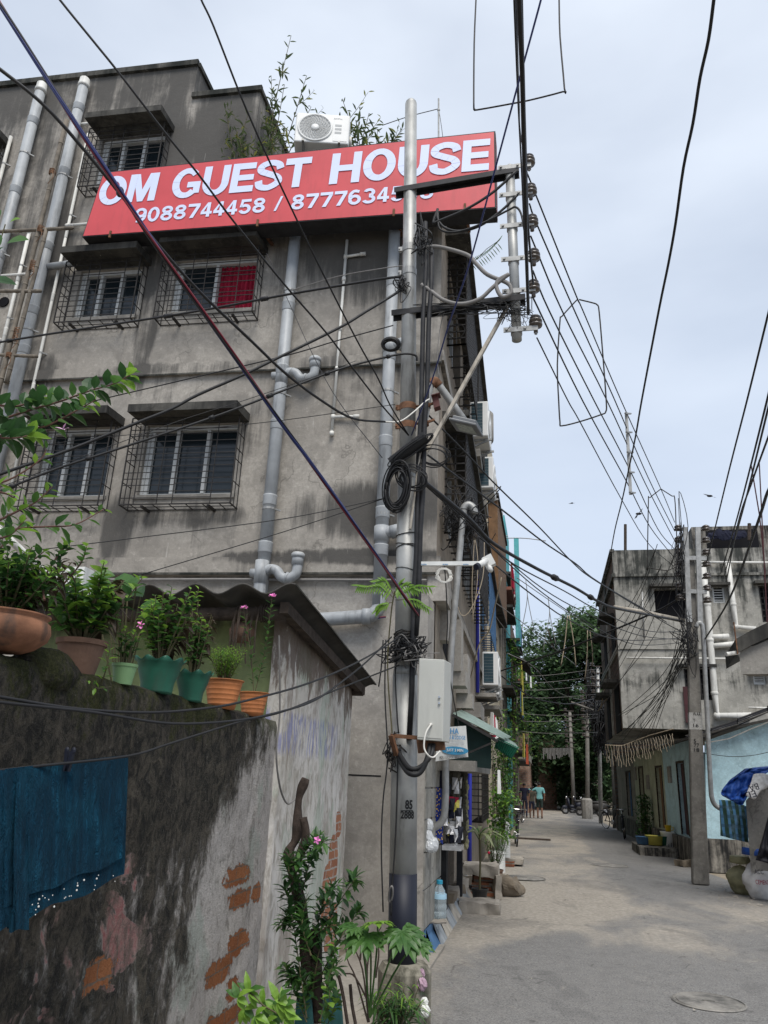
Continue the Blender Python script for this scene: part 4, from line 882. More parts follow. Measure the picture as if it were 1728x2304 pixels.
# street lamp on its bent arm
LP = thing('street_lamp', 'grey LED street lamp on a rusty bent pipe arm clamped to the pole', 'street lamp', at(953, 960, Y=PY))
P = [at(952, 962, Y=PY-.02), at(962, 905, Y=PY-.02), at(966, 872, Y=PY-.03), at(972, 858, Y=PY-.1), at(982, 860, Y=PY-.22), at(1000, 888, Y=PY-.5), at(1048, 950, Y=PY-1.15)]
P = [at(951, 962, Y=PY), at(958, 925, Y=PY), at(964, 885, Y=PY), at(968, 866, Y=PY), at(978, 857, Y=PY+.02), at(988, 868, Y=PY+.05), at(1015, 905, Y=PY+.12), at(1044, 946, Y=PY+.2)]
mb = MB(); mb.tube(spline(P, 5), .036, 14); mb.build('arm', M['pole_steel'], LP, smooth=True)
mb = MB(); mb.tube(spline(P[3:6], 6), .042, 14); mb.build('rusty_elbow', M['rust'], LP, smooth=True)
h0 = [at(1016, 952, Y=PY+.05), at(1052, 975, Y=PY-.15), at(1079, 972, Y=PY+.1), at(1052, 940, Y=PY+.35)]
c = sum(h0, Vector())/4; ax1 = Vector((.125, .02, -.03)); ax2 = Vector((.02, .15, .01)); ax3 = ax1.cross(ax2).normalized()*.02
mb = MB(); mb.obox(c+ax3*1.1, ax1*.85, ax2*.8, ax3); mb.obox(c-ax3*.5, ax1, ax2, ax3*.6)
o = mb.build('lamp_head', simple('lamp_grey_casting', (.17, .175, .18), .5, .2, var=.2), LP); bv = o.modifiers.new('b', 'BEVEL'); bv.width = .008; bv.segments = 2
mb = MB(); mb.obox(c-ax3*1.2, ax1*.62, ax2*.62, ax3*.12); mb.build('lens', simple('lamp_lens', (.34, .37, .33), .25, var=.3, scale=40), LP)
for py in (914, 953):
    mb = MB(); q = P[1] if py > 930 else P[2]; q = at(955 if py > 930 else 959, py, Y=PY); mb.tube([q-Vector((0, 0, .02)), q+Vector((0, 0, .02))], .043, 14); mb.bar(q, ppt(py), .03, .012); mb.bar(q+Vector((.04, -.03, 0)), q+Vector((.10, -.03, .02)), .02, .02); mb.build('clamp', M['rust'], LP)
mb = MB(); q = at(982, 908, Y=PY-.02); mb.obox(q, Vector((.028, 0, .01)), Vector((0, .04, 0)), Vector((-.01, 0, .055))); mb.obox(q+Vector((-.0, -.03, .06)), Vector((.04, 0, .01)), Vector((0, .05, 0)), Vector((0, 0, .004))); tag(mb.build('junction_box', simple('maroon_box_paint', (.10, .035, .03), .6, var=.4), loc=q), 'small open maroon junction box hanging below the lamp arm', 'junction box')
# ------------------------------------------------------------------ cross-arms, brace and hanging insulator pipe
def thing_bar(name, label, cat, pts, w, h, mat, channel=True):
    a, b = Vector(pts[0]), Vector(pts[1]); mb = MB(); mb.bar(a, b, w, .012); u = Vector((0, 0, 1))
    dy = Vector((0, 1, 0)); mb.bar(a+dy*(-w/2)-u*h/2, b+dy*(-w/2)-u*h/2, .008, h); mb.bar(a+dy*(w/2)-u*h/2, b+dy*(w/2)-u*h/2, .008, h)
    return tag(mb.build(name, mat, loc=a), label, cat)
thing_bar('cross_arm', 'upper black steel cross-arm from pole to the insulator pipe, in front of the sign', 'cross-arm', [at(889, 430, Y=PY-.02), at(1168, 383, Y=PY)], .10, .06, M['black_steel'])
thing_bar('cross_arm', 'lower black steel cross-arm loaded with loose cables', 'cross-arm', [at(883, 705, Y=PY-.02), at(1182, 668, Y=PY)], .10, .06, M['black_steel'])
mb = MB(); mb.bar(at(1143, 688, Y=PY), at(952, 1030, Y=PY-.05), .05, .03); tag(mb.build('brace', M['rustwhite'], loc=at(952, 1030, Y=PY)), 'flaking white diagonal brace from pole up to the lower cross-arm', 'brace')
IP = thing('insulator_pipe', 'short grey pipe hanging from the cross-arms with six insulators', 'insulator rack', at(1163, 765, Y=PY))
mb = MB(); p0, p1 = at(1163, 766, Y=PY), at(1147, 378, Y=PY); mb.tube([p0, p1], .047, 20); mb.lathe(p1, [(.047, 0), (.03, .03), (0, .035)], 16); mb.build('pipe', M['pole_steel'], IP, smooth=True)
INS = [(1190, 362, 392), (1194, 428, 458), (1197, 498, 531), (1201, 575, 606), (1200, 645, 676), (1205, 725, 757)]
for i, (ix, iy, iz) in enumerate(INS):
    q = at(ix, iy, Y=PY-.02); pc = p1.lerp(p0, (iz-378-8)/388.)
    mb = MB(); k = 1.25
    mb.lathe(q-Vector((0, 0, .05)), [(.012, -.07), (.02, -.065), (.02, -.03), (.03*k, 0), (.048*k, .005), (.052*k, .02), (.034*k, .03), (.032*k, .042), (.05*k, .05), (.05*k, .065), (.03*k, .078), (.03*k, .09), (.042*k, .1), (.03*k, .115), (0, .118)], 18)
    o = mb.build('insulator', M['porcelain'], IP, smooth=True)
    e = Vector((q.x, q.y, pc.z)); mb = MB(); mb.bar(pc+Vector((-.12, -.05, 0)), Vector((e.x+.02, pc.y-.05, pc.z+.0)), .012, .05); mb.tube([pc-Vector((0, 0, .03)), pc+Vector((0, 0, .03))], .054, 16); mb.tube([e-Vector((0, 0, .05)), e+Vector((0, 0, .05))], .014, 8)
    for dx in (-.09, .08): mb.tube([pc+Vector((dx, -.075, 0)), pc+Vector((dx, -.03, 0))], .013, 6)
    mb.build('clamp_arm', M['galv'], IP)
# ------------------------------------------------------------------ meter box
MX = thing('meter_box', 'pale grey metal distribution box strapped to the pole above the coiled cables', 'meter box', at(970, 1664, Y=6.0))
f = [at(938, 1664, Y=5.98), at(996, 1668, Y=5.98), at(1000, 1484, Y=5.98), at(943, 1481, Y=5.98)]
mb = MB(); mb.prism(f, Vector((.03, .20, 0))); o = recalc(mb.build('cabinet', M['meter'], MX)); bv = o.modifiers.new('b', 'BEVEL'); bv.width = .006; bv.segments = 2
mb = MB(); f2 = [p+Vector((0, -.004, 0)) for p in f]; cc_ = sum(f2, Vector())/4; mb.prism([cc_+(p-cc_)*.94 for p in f2], Vector((0, .006, 0))); recalc(mb.build('door', M['meter'], MX))
mb = MB()
for px_, py_ in ((988, 1568), (988, 1582)): q = at(px_, py_, Y=5.96); mb.tube([q, q+Vector((0, .02, 0))], .009, 10)
mb.build('latch', M['chrome'], MX)
mb = MB(); q = at(969, 1630, Y=5.96); mb.tube([q, q+Vector((0, .02, 0))], .012, 10); mb.tube(spline([q, at(958, 1650, Y=5.92), at(954, 1680, Y=5.9), at(962, 1698, Y=5.9), at(975, 1704, Y=5.95), at(990, 1690, Y=6.0)], 6), .007, 6); mb.build('cable_tail', M['white_cable'], MX, smooth=True)
mb = MB(); mb.bar(at(880, 1655, Y=6.15), at(940, 1660, Y=6.1), .03, .03); mb.bar(at(940, 1680, Y=6.1), at(1000, 1672, Y=6.1), .06, .1); mb.bar(at(880, 1655, Y=6.1), at(892, 1700, Y=6.15), .05, .02); mb.build('mount_bracket', M['rust'], MX)
mb = MB()
for r_, s1 in ((.022, 0), (.018, 12)): mb.tube(spline([at(968+s1*.6, 1675, Y=6.05), at(962+s1*.6, 1705-s1*.3, Y=6.0), at(945, 1738-s1, Y=5.98), at(922, 1740-s1, Y=5.98), at(903, 1715-s1, Y=6.1), at(897, 1690, Y=6.2)], 6), r_, 8)
tag(mb.build('power_cable', M['black_cable'], smooth=True), 'thick black cable looping below the distribution box', 'cable')
# ------------------------------------------------------------------ CCTV on its arm
CC = thing('security_camera', 'white bullet camera pair at the end of a white horizontal arm fixed to the pole', 'security camera', at(936, 1269, Y=6.2))
a_, b_ = at(936, 1269, Y=6.2), at(1082, 1268, Y=6.2)
mb = MB(); mb.bar(a_, b_, .03, .035); mb.build('arm', M['white_plastic'], CC)
for px_ in (948, 996, 1042): letters('IKON', CC, at(px_, 1271.5, Y=6.183), (1, 0, 0), (0, 0, 1), .012, M['blue_letters'], name='arm_lettering', width=.045, thick=.001)
mb = MB(); q = at(1100, 1264, Y=6.15); mb.obox(q, Vector((.038, 0, .02)), Vector((0, .04, 0)), Vector((-.02, 0, .042))); mb.build('mounting_cube', M['white_plastic'], CC)
mb = MB(); mb.tube([at(1093, 1262, Y=6.1), at(1074, 1274, Y=6.0)], [.028, .026], 14); mb.tube([at(1098, 1268, Y=6.15), at(1104, 1284, Y=6.1)], .022, 12); mb.build('camera_body', M['white_plastic'], CC, smooth=True)
mb = MB(); mb.tube([at(1076, 1273, Y=6.01), at(1071, 1276, Y=5.985)], .0275, 14); mb.build('lens_hood', M['black_paint'], CC)
mb = MB()
for k in range(6): mb.tube([at(999+random.uniform(-3, 3)+(13+k)*math.cos(a*.35), 1295+(14+k*.6)*math.sin(a*.35), Y=6.18) for a in range(19)], .004, 4)
tag(mb.build('cable_coil', M['white_cable'], smooth=True), 'small coil of white cable hanging from the camera arm', 'cable')
# ------------------------------------------------------------------ old boundary wall on the left
WX = -2.1
def relief_wall(name, x, y0, y1, z0, ztop, mat, label, cat, ny=.05, amp=.022, thick=.24, topn=.03):
    n = int((y1-y0)/ny); k = int((ztop(0)-z0)/ny)+2; mb = MB(); vs = []; fs = []
    for i in range(n+1):
        y = y0+(y1-y0)*i/n; zt = ztop(y)+topn*mnoise.noise(Vector((y*3, 1, 0)))+topn*.4*mnoise.noise(Vector((y*13, 1, 0)))
        for j in range(k+1):
            z = z0+(zt-z0)*j/k; d = amp*(mnoise.noise(Vector((y*1.6, z*1.2, 3)))+.5*mnoise.noise(Vector((y*5, z*4, 9)))+.22*mnoise.noise(Vector((y*14, z*9, 2))))
            if j == k: d -= .02
            vs.append((x+d, y, z))
        for q in (.35, 1.): vs.append((x-thick*q, y+.0, zt+.02*math.sin(q*3.14)+.012*mnoise.noise(Vector((y*7, q*4, 0)))))
    N = k+3
    for i in range(n):
        for j in range(N-1): a = i*N+j; fs.append((a, a+N, a+N+1, a+1))
    mb.add(vs, fs)
    return tag(mb.build(name, mat, loc=(x, (y0+y1)/2, z0), smooth=True), label, cat)
relief_wall('boundary_wall', WX, .6, 5.93, -.2, lambda y: 2.10+.0*y, M['moss'], 'old plaster wall black with algae and moss, brick showing, under the plant pots', 'wall')
# stub of masonry under the big clay pot
mb = MB(); mb.ball((-2.20, 3.04, 2.08), .135, 10, (1, 1.5, .85), .12); mb.ball((-2.2, 3.16, 2.08), .09, 8, (1, 1.4, .9), .15); tag(mb.build('masonry_stub', M['moss'], smooth=True), 'broken mossy masonry lump on the wall between clay pot and brown pot', 'rubble')
# ------------------------------------------------------------------ hut with corrugated roof
HUT = thing('lean_to_hut', 'whitewashed lean-to hut with worn blue writing and corrugated sheet roof', 'hut', (-3.2, 7, 0))
def side_relief():
    n = 46; k = 58; vs = []; fs = []; y0, y1 = 5.90, 8.15
    for i in range(n+1):
        y = y0+(y1-y0)*i/n
        for j in range(k+1):
            z = -.1+3.05*j/k*(1-.06*i/n); vs.append((-2.07-(.12 if i == 0 else 0)+.02*mnoise.noise(Vector((y*2, z*1.5, 8)))+.008*mnoise.noise(Vector((y*8, z*6, 8))), y, z))
    for i in range(n):
        for j in range(k): a = i*(k+1)+j; fs.append((a, a+k+1, a+k+2, a+1))
    mb = MB(); mb.add(vs, fs); mb.build('side_wall', M['hut'], HUT, smooth=True)
side_relief()
mb = MB(); mb.box(-4.6, -2.14, 5.95, 6.1, 0, 2.96); mb.build('end_wall', M['hutgreen'], HUT)
mb = MB(); mb.box(-4.6, -2.07, 8.13, 8.2, 0, 2.6); mb.build('back_wall', M['hut'], HUT)
def corr(x0, x1, ya, za, yb, zb, lam=.177, amp=.03, thick=.012):
    mb = MB(); n = int((x1-x0)/lam*10); vs = []; m_ = 6
    for i in range(n+1):
        x = x0+(x1-x0)*i/n; h = amp*math.sin(2*math.pi*x/lam)
        for j in range(m_+1):
            t = j/m_; y = ya+(yb-ya)*t; z = za+(zb-za)*t+h+.012*mnoise.noise(Vector((x*2, y*2, 0)))
            vs += [(x, y, z), (x, y, z-thick)]
    N = 2*(m_+1); fs = []
    for i in range(n):
        for j in range(m_):
            a = i*N+2*j; fs += [(a, a+2, a+2+N, a+N), (a+1, a+1+N, a+3+N, a+3)]
        a = i*N; fs += [(a, a+N, a+N+1, a+1), (a+2*m_, a+2*m_+1, a+N+2*m_+1, a+N+2*m_)]
    for e in (0, n*N):
        for j in range(m_): a = e+2*j; fs.append((a, a+1, a+3, a+2))
    mb.add(vs, fs); return mb
corr(-4.7, -1.86, 5.42, 3.06, 8.45, 2.66, .40, .042).build('roof_sheet', M['asbestos'], HUT, smooth=True)
mb = MB(); mb.tube([(-4.7, 5.62, 2.90), (-3.4, 5.63, 2.89), (-2.0, 5.62, 2.90)], .055, 12); mb.build('roof_beam', M['wood'], HUT, smooth=True)
mb = MB(); mb.bar((-1.99, 5.55, 2.93), (-1.99, 8.3, 2.60), .07, .09); mb.build('rafter', M['wood'], HUT)
mb = MB(); mb.tube([(-4.7, 8.2, 2.58), (-1.95, 8.2, 2.58)], .045, 8); mb.build('roof_beam', M['wood'], HUT)
# rope wraps and hanging cords at the beam end
mb = MB()
for k in range(10):
    x = -2.28+random.uniform(-.12, .1); y = 5.6+random.uniform(-.05, .03); z = 2.9
    mb.tube(spline([(x, y, z+.05), (x+random.uniform(-.02, .02), y-.04, z-.1), (x+random.uniform(-.04, .04), y-.03, z-random.uniform(.2, .5))], 4), .006, 4)
for k in range(5): mb.tube([(-2.2+.02*k, 5.62+.07*math.cos(a*.7), 2.9+.07*math.sin(a*.7)) for a in range(10)], .006, 4)
tag(mb.build('rope', M['wood']), 'frayed dark cords lashed round the end of the hut roof beam', 'rope')
mb = MB(); P = [at(x, y, X=-1.98) for x, y in ((628, 1430), (630, 1600), (622, 1690), (628, 1760), (640, 1800), (652, 1808), (668, 1795))]; mb.tube(spline(P, 5), .008, 5); tag(mb.build('hanging_wire', M['grey_cable']), 'loose dark wire hanging down the whitewashed corner to the dead branch', 'cable')
mb = MB(); mb.lathe(at(545, 1420, Y=5.7)-Vector((0, 0, .1)), [(0, 0), (.06, .01), (.10, .06), (.105, .11), (.06, .17), (.05, .19), (.055, .2), (0, .2)], 18); tag(mb.build('hanging_pot', M['terra_old'], smooth=True), 'round brown clay pot hanging under the hut roof behind the flowers', 'pot')
# ------------------------------------------------------------------ pots along the wall top
def pot_at(px, py, **k): p = at(px, py, X=-2.19); p.z = 2.105; return p
POTS = []
def pot(name, label, c, h, r0, r1, mat, kind='plain', soil=True):
    t = thing(name, label, 'flower pot', c); mb = MB(); c = Vector(c)
    if kind == 'wavy':
        prof = [(r0*.98, 0), (r0, .01), (r0*1.05, h*.3), (r0+(r1-r0)*.55, h*.65), (r1*.92, h*.9), (r1*1.06, h), (r1*1.0, h*1.0), (r1*.86, h*.85), (r1*.8, h*.8)]
        mb.lathe(c, prof, 72, wav={4: (.012, 0, 9), 5: (.035, .011, 9), 6: (.035, .011, 9), 7: (.01, 0, 9)})
    elif kind == 'ribbed':
        prof = [(r0, 0)]
        for j in range(1, 6): q = j/6; r = r0+(r1-r0)*q; prof += [(r, h*q-.003), (r+.0018, h*q), (r, h*q+.003)]
        prof += [(r1, h*.97), (r1*1.06, h*.975), (r1*1.06, h), (r1*.97, h), (r1*.93, h*.85)]; mb.lathe(c, prof, 40)
    elif kind == 'bowl':
        prof = [(r0, 0), (r1*.72, h*.12), (r1*.95, h*.35), (r1, h*.55), (r1*.96, h*.78), (r1*.86, h*.88), (r1*.93, h*.95), (r1*.95, h), (r1*.86, h), (r1*.8, h*.85)]; mb.lathe(c, prof, 44)
    else:
        prof = [(r0, 0), (r1*.97, h*.84), (r1*1.04, h*.85), (r1*1.08, h*.99), (r1*.98, h), (r1*.93, h*.85)]; mb.lathe(c, prof, 36)
    mb.build('pot_body', mat, t, smooth=(kind != 'plain'))
    if soil: mb = MB(); mb.lathe(c+Vector((0, 0, h*.84)), [(0, .02), (r1*.5, .015), (r1*.9, 0)], 20); mb.build('soil', M['soil'], t)
    return t, c+Vector((0, 0, h*.85))
def bushy(label, base, n, h, spread, L, W, mats=(0, 1, 1), leaves=12, name='potted_plant', flower=0, dead=0, r=.006, lean=(0, 0), droop=.3, stem='stem', cat='plant'):
    t = thing(name, label, cat, base); mb = MB(); base = Vector(base); tips = []
    for i in range(n):
        a = 2*math.pi*i/n+random.random(); q = spread*random.uniform(.2, 1.); hh = h*random.uniform(.6, 1.)
        e = base+Vector((math.cos(a)*q+lean[0]*hh, math.sin(a)*q+lean[1]*hh, hh)); md = base.lerp(e, .5)+Vector((math.cos(a)*q*.15, math.sin(a)*q*.15, hh*.06))
        ms = mats if i >= dead else (3,); sprig(mb, [base+Vector((math.cos(a)*.02, math.sin(a)*.02, 0)), md, e], leaves, L, W, ms, r, i >= dead, 1., droop if i >= dead else 1.3, start=.2); tips.append(e)
    mb.build('foliage', foliage_mats(stem), t)
    if flower:
        mb = MB()
        for e in sorted(tips, key=lambda q: -q.z)[:flower]:
            for k in range(5): a = 2*math.pi*k/5; mb.leaf(e+Vector((0, -.01, .012)), (math.cos(a), -.4, math.sin(a)+.2), (0, -.6, 1), .026, .022, .1)
        mb.build('flower', M['pink'], t)
    return t
c = at(40, 1466, X=-2.2); c = Vector((-2.2, 2.74, 2.13))
_, s1 = pot('clay_pot', 'large round terracotta bowl at the left end of the wall', c, .155, .09, .185, M['terracotta'], 'bowl')
bushy('dense dark herb filling the large terracotta bowl', s1, 34, .30, .24, .06, .036, (0, 0, 1, 1), 20, dead=6)
_, s2 = pot('flower_pot', 'dull brown pot with rim, behind the pale green pot', Vector((-2.24, 3.36, 2.11)), .175, .08, .115, M['terra_old'])
bushy('leafy plant with serrated leaves growing in the dull brown pot', s2, 30, .38, .30, .08, .06, (0, 1, 1, 2), 17, dead=3)
_, s3 = pot('flower_pot', 'small pale green plastic pot between brown and dark green pots', Vector((-2.13, 3.60, 2.10)), .105, .045, .062, M['lgreen_pot'])
bushy('thin young plant in the small pale green pot', s3, 7, .22, .08, .065, .028, (0, 1), 10, flower=1)
_, s4 = pot('flower_pot', 'big dark green pot with wavy rim', Vector((-2.15, 4.0, 2.10)), .185, .088, .135, M['green_pot'], 'wavy')
bushy('chrysanthemum with withered lower leaves in the big wavy green pot', s4, 26, .44, .20, .065, .045, (0, 1, 1, 2), 17, dead=8)
_, s5 = pot('flower_pot', 'smaller dark green pot with wavy rim, next to the orange pots', Vector((-2.14, 4.42, 2.095)), .175, .07, .115, M['green_pot'], 'wavy')
bushy('leggy plant with dry drooping leaves in the smaller wavy green pot', s5, 15, .50, .12, .06, .04, (0, 1, 1), 15, dead=5)
_, s6 = pot('flower_pot', 'larger orange ribbed pot on the wall', Vector((-2.14, 4.90, 2.095)), .19, .088, .128, M['orange_pot'], 'ribbed')
bushy('feathery bright green moss-rose in the larger orange pot', s6, 40, .27, .13, .045, .009, (2, 2, 1), 24, r=.003)
_, s7 = pot('flower_pot', 'smaller orange ribbed pot at the end of the wall', Vector((-2.12, 5.42, 2.09)), .17, .075, .108, M['orange_pot'], 'ribbed')
t = thing('periwinkle_plant', 'tall thin pink periwinkle rising from the smaller orange pot', 'plant', s7); mb = MB(); fl = MB()
for px_, py_, n_ in ((612, 1345, 34), (548, 1372, 20)):
    e = at(px_, py_, Y=5.4); sprig(mb, [s7, s7.lerp(e, .5)+Vector((.02, 0, -.02)), e], int(n_*1.3), .06, .024, (0, 1), .004, False, 1.1, .1, .1, .1)
    fl = MB()
    for q in range(2):
        for k in range(5): a = 2*math.pi*k/5; fl.leaf(e+Vector((.012*q, 0, .012)), (math.cos(a), -.3, .4+.5*math.sin(a)), (0, -.7, 1), .028, .022, .1)
    fl.build('flower', M['pink'], t)
mb.build('foliage', foliage_mats(), t)
# broad leaves behind the pots
t = thing('broad_leaf_plant', 'big round-leaved plant standing behind the wall pots', 'plant', (-2.7, 4.0, 1.9)); mb = MB()
for (px_, py_, L_, W_) in ((245, 1325, .2, .15), (290, 1312, .2, .16), (215, 1345, .17, .13), (320, 1365, .15, .11), (270, 1330, .2, .14), (190, 1370, .16, .11), (230, 1395, .15, .1), (300, 1335, .17, .13), (180, 1330, .12, .09), (260, 1300, .14, .1)):
    e = at(px_+18, py_-4, Y=4.2+random.uniform(-.2, .3)); L_ *= 1.05; W_ *= 1.0; mb.m = 4; mb.tube([(-2.6, 4.4, 2.0), e.lerp(Vector((-2.6, 4.4, 2.0)), .4)+Vector((0, 0, .06)), e], .005, 5)
    mb.m = random.choice((1, 1, 0)); mb.leaf(e-Vector((.06, 0, 0)), (random.uniform(-.4, 1), -.3, random.uniform(-.1, .4)), (0, -.8, .7), L_, W_, .25)
mb.build('foliage', foliage_mats(), t)
# spill-over sprig in front of the pale pot
t = thing('wall_sprout', 'bright sprout growing from the wall top in front of the brown pot', 'plant', at(240, 1530, X=-2.05)); mb = MB()
sprig(mb, [at(228, 1540, X=-2.08), at(240, 1500, X=-2.05), at(248, 1455, X=-2.04)], 12, .055, .026, (1, 2), .004); sprig(mb, [at(250, 1545, X=-2.07), at(218, 1548, X=-2.03), at(200, 1530, X=-2.02)], 7, .045, .022, (1, 2), .003)
mb.build('foliage', foliage_mats(), t)
# ------------------------------------------------------------------ hibiscus branches reaching in from the left
t = thing('hibiscus_bush', 'large hibiscus bush reaching in from the left edge above the pots', 'bush', (-2.6, 2.6, 0)); mb = MB()
def br(pix, Y0, Y1, n, L, W, mats=(0, 0, 1), r=.006, tb=True, stem=True):
    P = pxline(pix, Y0, Y1); n = int(n*1.15); sprig(mb, P, n, L, W, mats, r, tb, 1.0, .25, .3, .35, .08)
    return P
br([(-40, 960), (60, 925), (130, 905), (200, 880), (260, 862), (305, 835)], 2.5, 2.7, 46, .095, .055)
br([(-40, 1000), (40, 965), (100, 960), (170, 925), (215, 900)], 2.5, 2.6, 26, .085, .06)
br([(-40, 905), (30, 915), (80, 900), (105, 885)], 2.5, 2.6, 16, .085, .055)
br([(-60, 980), (-10, 985), (40, 985), (80, 975)], 2.3, 2.5, 24, .10, .065, (0, 0, 0))
br([(-40, 1100), (30, 1075), (90, 1035), (105, 1010)], 2.4, 2.5, 9, .07, .03, (1, 2), .005)
br([(-40, 1190), (40, 1150), (80, 1130), (118, 1095)], 2.5, 2.7, 16, .075, .035, (1, 2))
br([(-40, 1215), (40, 1190), (110, 1185), (170, 1180), (235, 1145)], 2.5, 2.8, 18, .085, .042, (0, 1, 1))
br([(-50, 1100), (10, 1110), (30, 1120)], 2.2, 2.3, 9, .085, .04, (1, 2))
br([(-50, 1220), (20, 1205), (60, 1165)], 2.3, 2.4, 12, .08, .045, (1, 1, 2))
br([(80, 1330), (130, 1250), (150, 1220)], 2.9, 3.0, 14, .06, .04, (0, 1)); br([(120, 1340), (180, 1270), (195, 1230)], 3.2, 3.2, 16, .06, .05, (1, 1))
br([(60, 1380), (120, 1300), (135, 1260), (140, 1230)], 3.0, 3.0, 26, .055, .03, (3, 3, 0), tb=False)
for a in [(-30, 1250, 20, 1210), (-20, 1300, 60, 1240), (0, 1340, 90, 1270), (20, 1290, 100, 1240), (-20, 1280, 45, 1290), (60, 1340, 30, 1260), (100, 1350, 70, 1280), (0, 1330, -10, 1240)]:
    br([(a[0], a[1]), ((a[0]+a[2])/2+8, (a[1]+a[3])/2), (a[2], a[3])], 2.7, 2.8, 18, .055, .038, (0, 0, 1, 1))
mb.build('foliage', foliage_mats('redstem'), t)
fl = MB(); e = at(142, 966, Y=2.5)
for k in range(5): a = 2*math.pi*k/5; fl.leaf(e, (math.cos(a), -.3, .25*math.sin(a)+.1), (0, -.7, 1), .036, .012, .1)
fl.build('flower', simple('pale_pink_petal', (.55, .34, .48), .6), t)
# nearer leaves at the left edge
t = thing('creeper_sprig', 'few large bright leaves hanging in at the left edge beside the bamboo', 'plant', at(0, 560, Y=2.2)); mb = MB()
for (px_, py_, dx, dz, L_, W_, m_) in ((15, 548, 1, .1, .10, .068, 1), (-25, 628, 1, -.25, .14, .05, 0), (22, 500, .7, .15, .05, .035, 2), (-6, 495, .1, 1, .05, .03, 1), (-5, 560, -.2, 1, .08, .05, 1), (-30, 590, .5, .5, .09, .05, 0)):
    mb.m = m_; mb.leaf(at(px_, py_, Y=2.1), (dx, -.15, dz), (0, -1, .5), L_, W_, .15)
mb.m = 4; mb.tube([at(-30, 600, Y=2.1), at(0, 545, Y=2.1), at(12, 505, Y=2.1)], .0025, 5); mb.build('foliage', foliage_mats(), t)
# white plastic crate with pipe behind the herbs
mb = MB(); mb.obox(at(150, 1315, Y=4.6), Vector((.16, 0, 0)), Vector((0, .06, 0)), Vector((0, 0, .11)))
tag(mb.build('white_crate', M['white_plastic']), 'white plastic crate half hidden behind the leaves', 'crate')
mb = MB(); mb.tube([at(-20, 1175, Y=3.6), at(60, 1250, Y=3.8), at(110, 1300, Y=4.0), at(135, 1345, Y=4.1)], .022, 10); tag(mb.build('loose_pipe', M['white_pvc'], smooth=True), 'cream plastic pipe slanting down behind the herbs at the left edge', 'pipe')
# ------------------------------------------------------------------ bamboo scaffolding
for (p, q, r_, lab) in (((150, 270), (-10, 905), .035, 'tall upright bamboo pole between the grey drainpipes'), ((105, 515), (15, 860), .03, 'second bamboo upright lashed low beside the tall one'), ((-40, 523), (165, 513), .028, 'upper horizontal bamboo pole, lashed across the uprights'), ((-40, 655), (92, 655), .028, 'middle horizontal bamboo pole at the left edge'), ((-40, 797), (84, 802), .025, 'lower horizontal bamboo pole end')):
    P = [fa(p[0]+(q[0]-p[0])*i/12, p[1]+(q[1]-p[1])*i/12, .5) for i in range(13)]; mb = MB()
    mb.tube(P, [r_*(1.0+.06*math.sin(i*2.9)) for i in range(13)], 10)
    for i in range(1, 12, 2): d = (P[i+1]-P[i]).normalized(); mb.tube([P[i]-d*.012, P[i]+d*.012], r_*1.12, 10)
    tag(mb.build('bamboo_pole', M['bamboo'], smooth=True), lab, 'bamboo pole')
for n_, (x, y, h) in enumerate(((92, 517, .1), (75, 600, .16), (118, 388, .08), (38, 755, .22), (22, 800, .06))):
    mb = MB()
    for k in range(9):
        q = fa(x, y, .5)+Vector((0, 0, (k/8-.5)*h)); mb.tube([q+Vector((.05*math.cos(a*.8), .05*math.sin(a*.8), random.uniform(-.01, .01))) for a in range(9)], .006, 4)
    q = fa(x, y, .56); mb.tube(spline([q, q+Vector((.05, -.02, -.12)), q+Vector((-.04, 0, -.22))], 3), .005, 4)
    tag(mb.build('rope_lashing', M['rope']), ['coir lashing where upper bamboo crosses the uprights', 'coir lashing with loose end above the middle bamboo', 'coir lashing high on the tall bamboo', 'long coir wrapping round the bamboo upright', 'coir lashing at the lower bamboo end'][n_], 'rope')
# ------------------------------------------------------------------ cloth on the line
CL = thing('teal_scarf', 'teal blue cloth folded over the line and pegged up in front of the wall', 'cloth', at(150, 1715, Y=2.9))
def cloth(x0, x1, top, bot, d, nfold, amp, name, thickness=0):
    n, k = 110, 70; vs = []; fs = []
    for j in range(k+1):
        t = j/k
        for i in range(n+1):
            s_ = i/n; px_ = x0+(x1-x0)*s_; ty = top(px_); by = bot(px_)
            Y = 1/((1-px_/896)/2.43+(px_/896)/6.2); Y = 1/((1-px_/289)/2.43+(px_/289)/3.25)
            p = at(px_-(8*t*s_ if x1 > 200 else 0), ty+(by-ty)*t, Y=Y)
            w_ = amp*t**.5*(math.sin(s_*nfold*6.28+t*1.5+2*mnoise.noise(Vector((s_*3, t*2, 0))))*.8+.7*mnoise.noise(Vector((s_*7, t*2.0, d*50)))+.25*mnoise.noise(Vector((s_*22+t*3, t*7, d*31)))+.12*mnoise.noise(Vector((s_*60+t*4, t*12, 1)))*(.3+t))
            vs.append(p+Vector((.35, -.9, 0))*(w_+d))
    for j in range(k):
        for i in range(n): a = j*(n+1)+i; fs.append((a, a+1, a+n+2, a+n+1))
    mb = MB(); mb.add(vs, fs); o = mb.build(name, M['scarf'], CL, smooth=True); return o
ns = NT('teal_cotton', .85, .15); cc1 = ns.mix(ns.step(ns.noise(5, 4), .4, .7), (.002, .038, .072), (.004, .060, .105)); ns.bump(ns.noise(9, 6, .7, ns.mapv(ns.P, (2.2, 2.2, .5)), .8), 1.0, .13); M['scarf'] = ns.out(cc1)
cloth(18, 289, lambda x: 1731-(x-18)*.115, lambda x: 2092-(x)*.42+6*math.sin(x*.04), .0, 4, .018, 'cloth_panel')
cloth(18, 289, lambda x: 1730-(x-18)*.115, lambda x: 2018-(x-60)*.38+4*math.sin(x*.06), .035, 4, .018, 'cloth_panel')
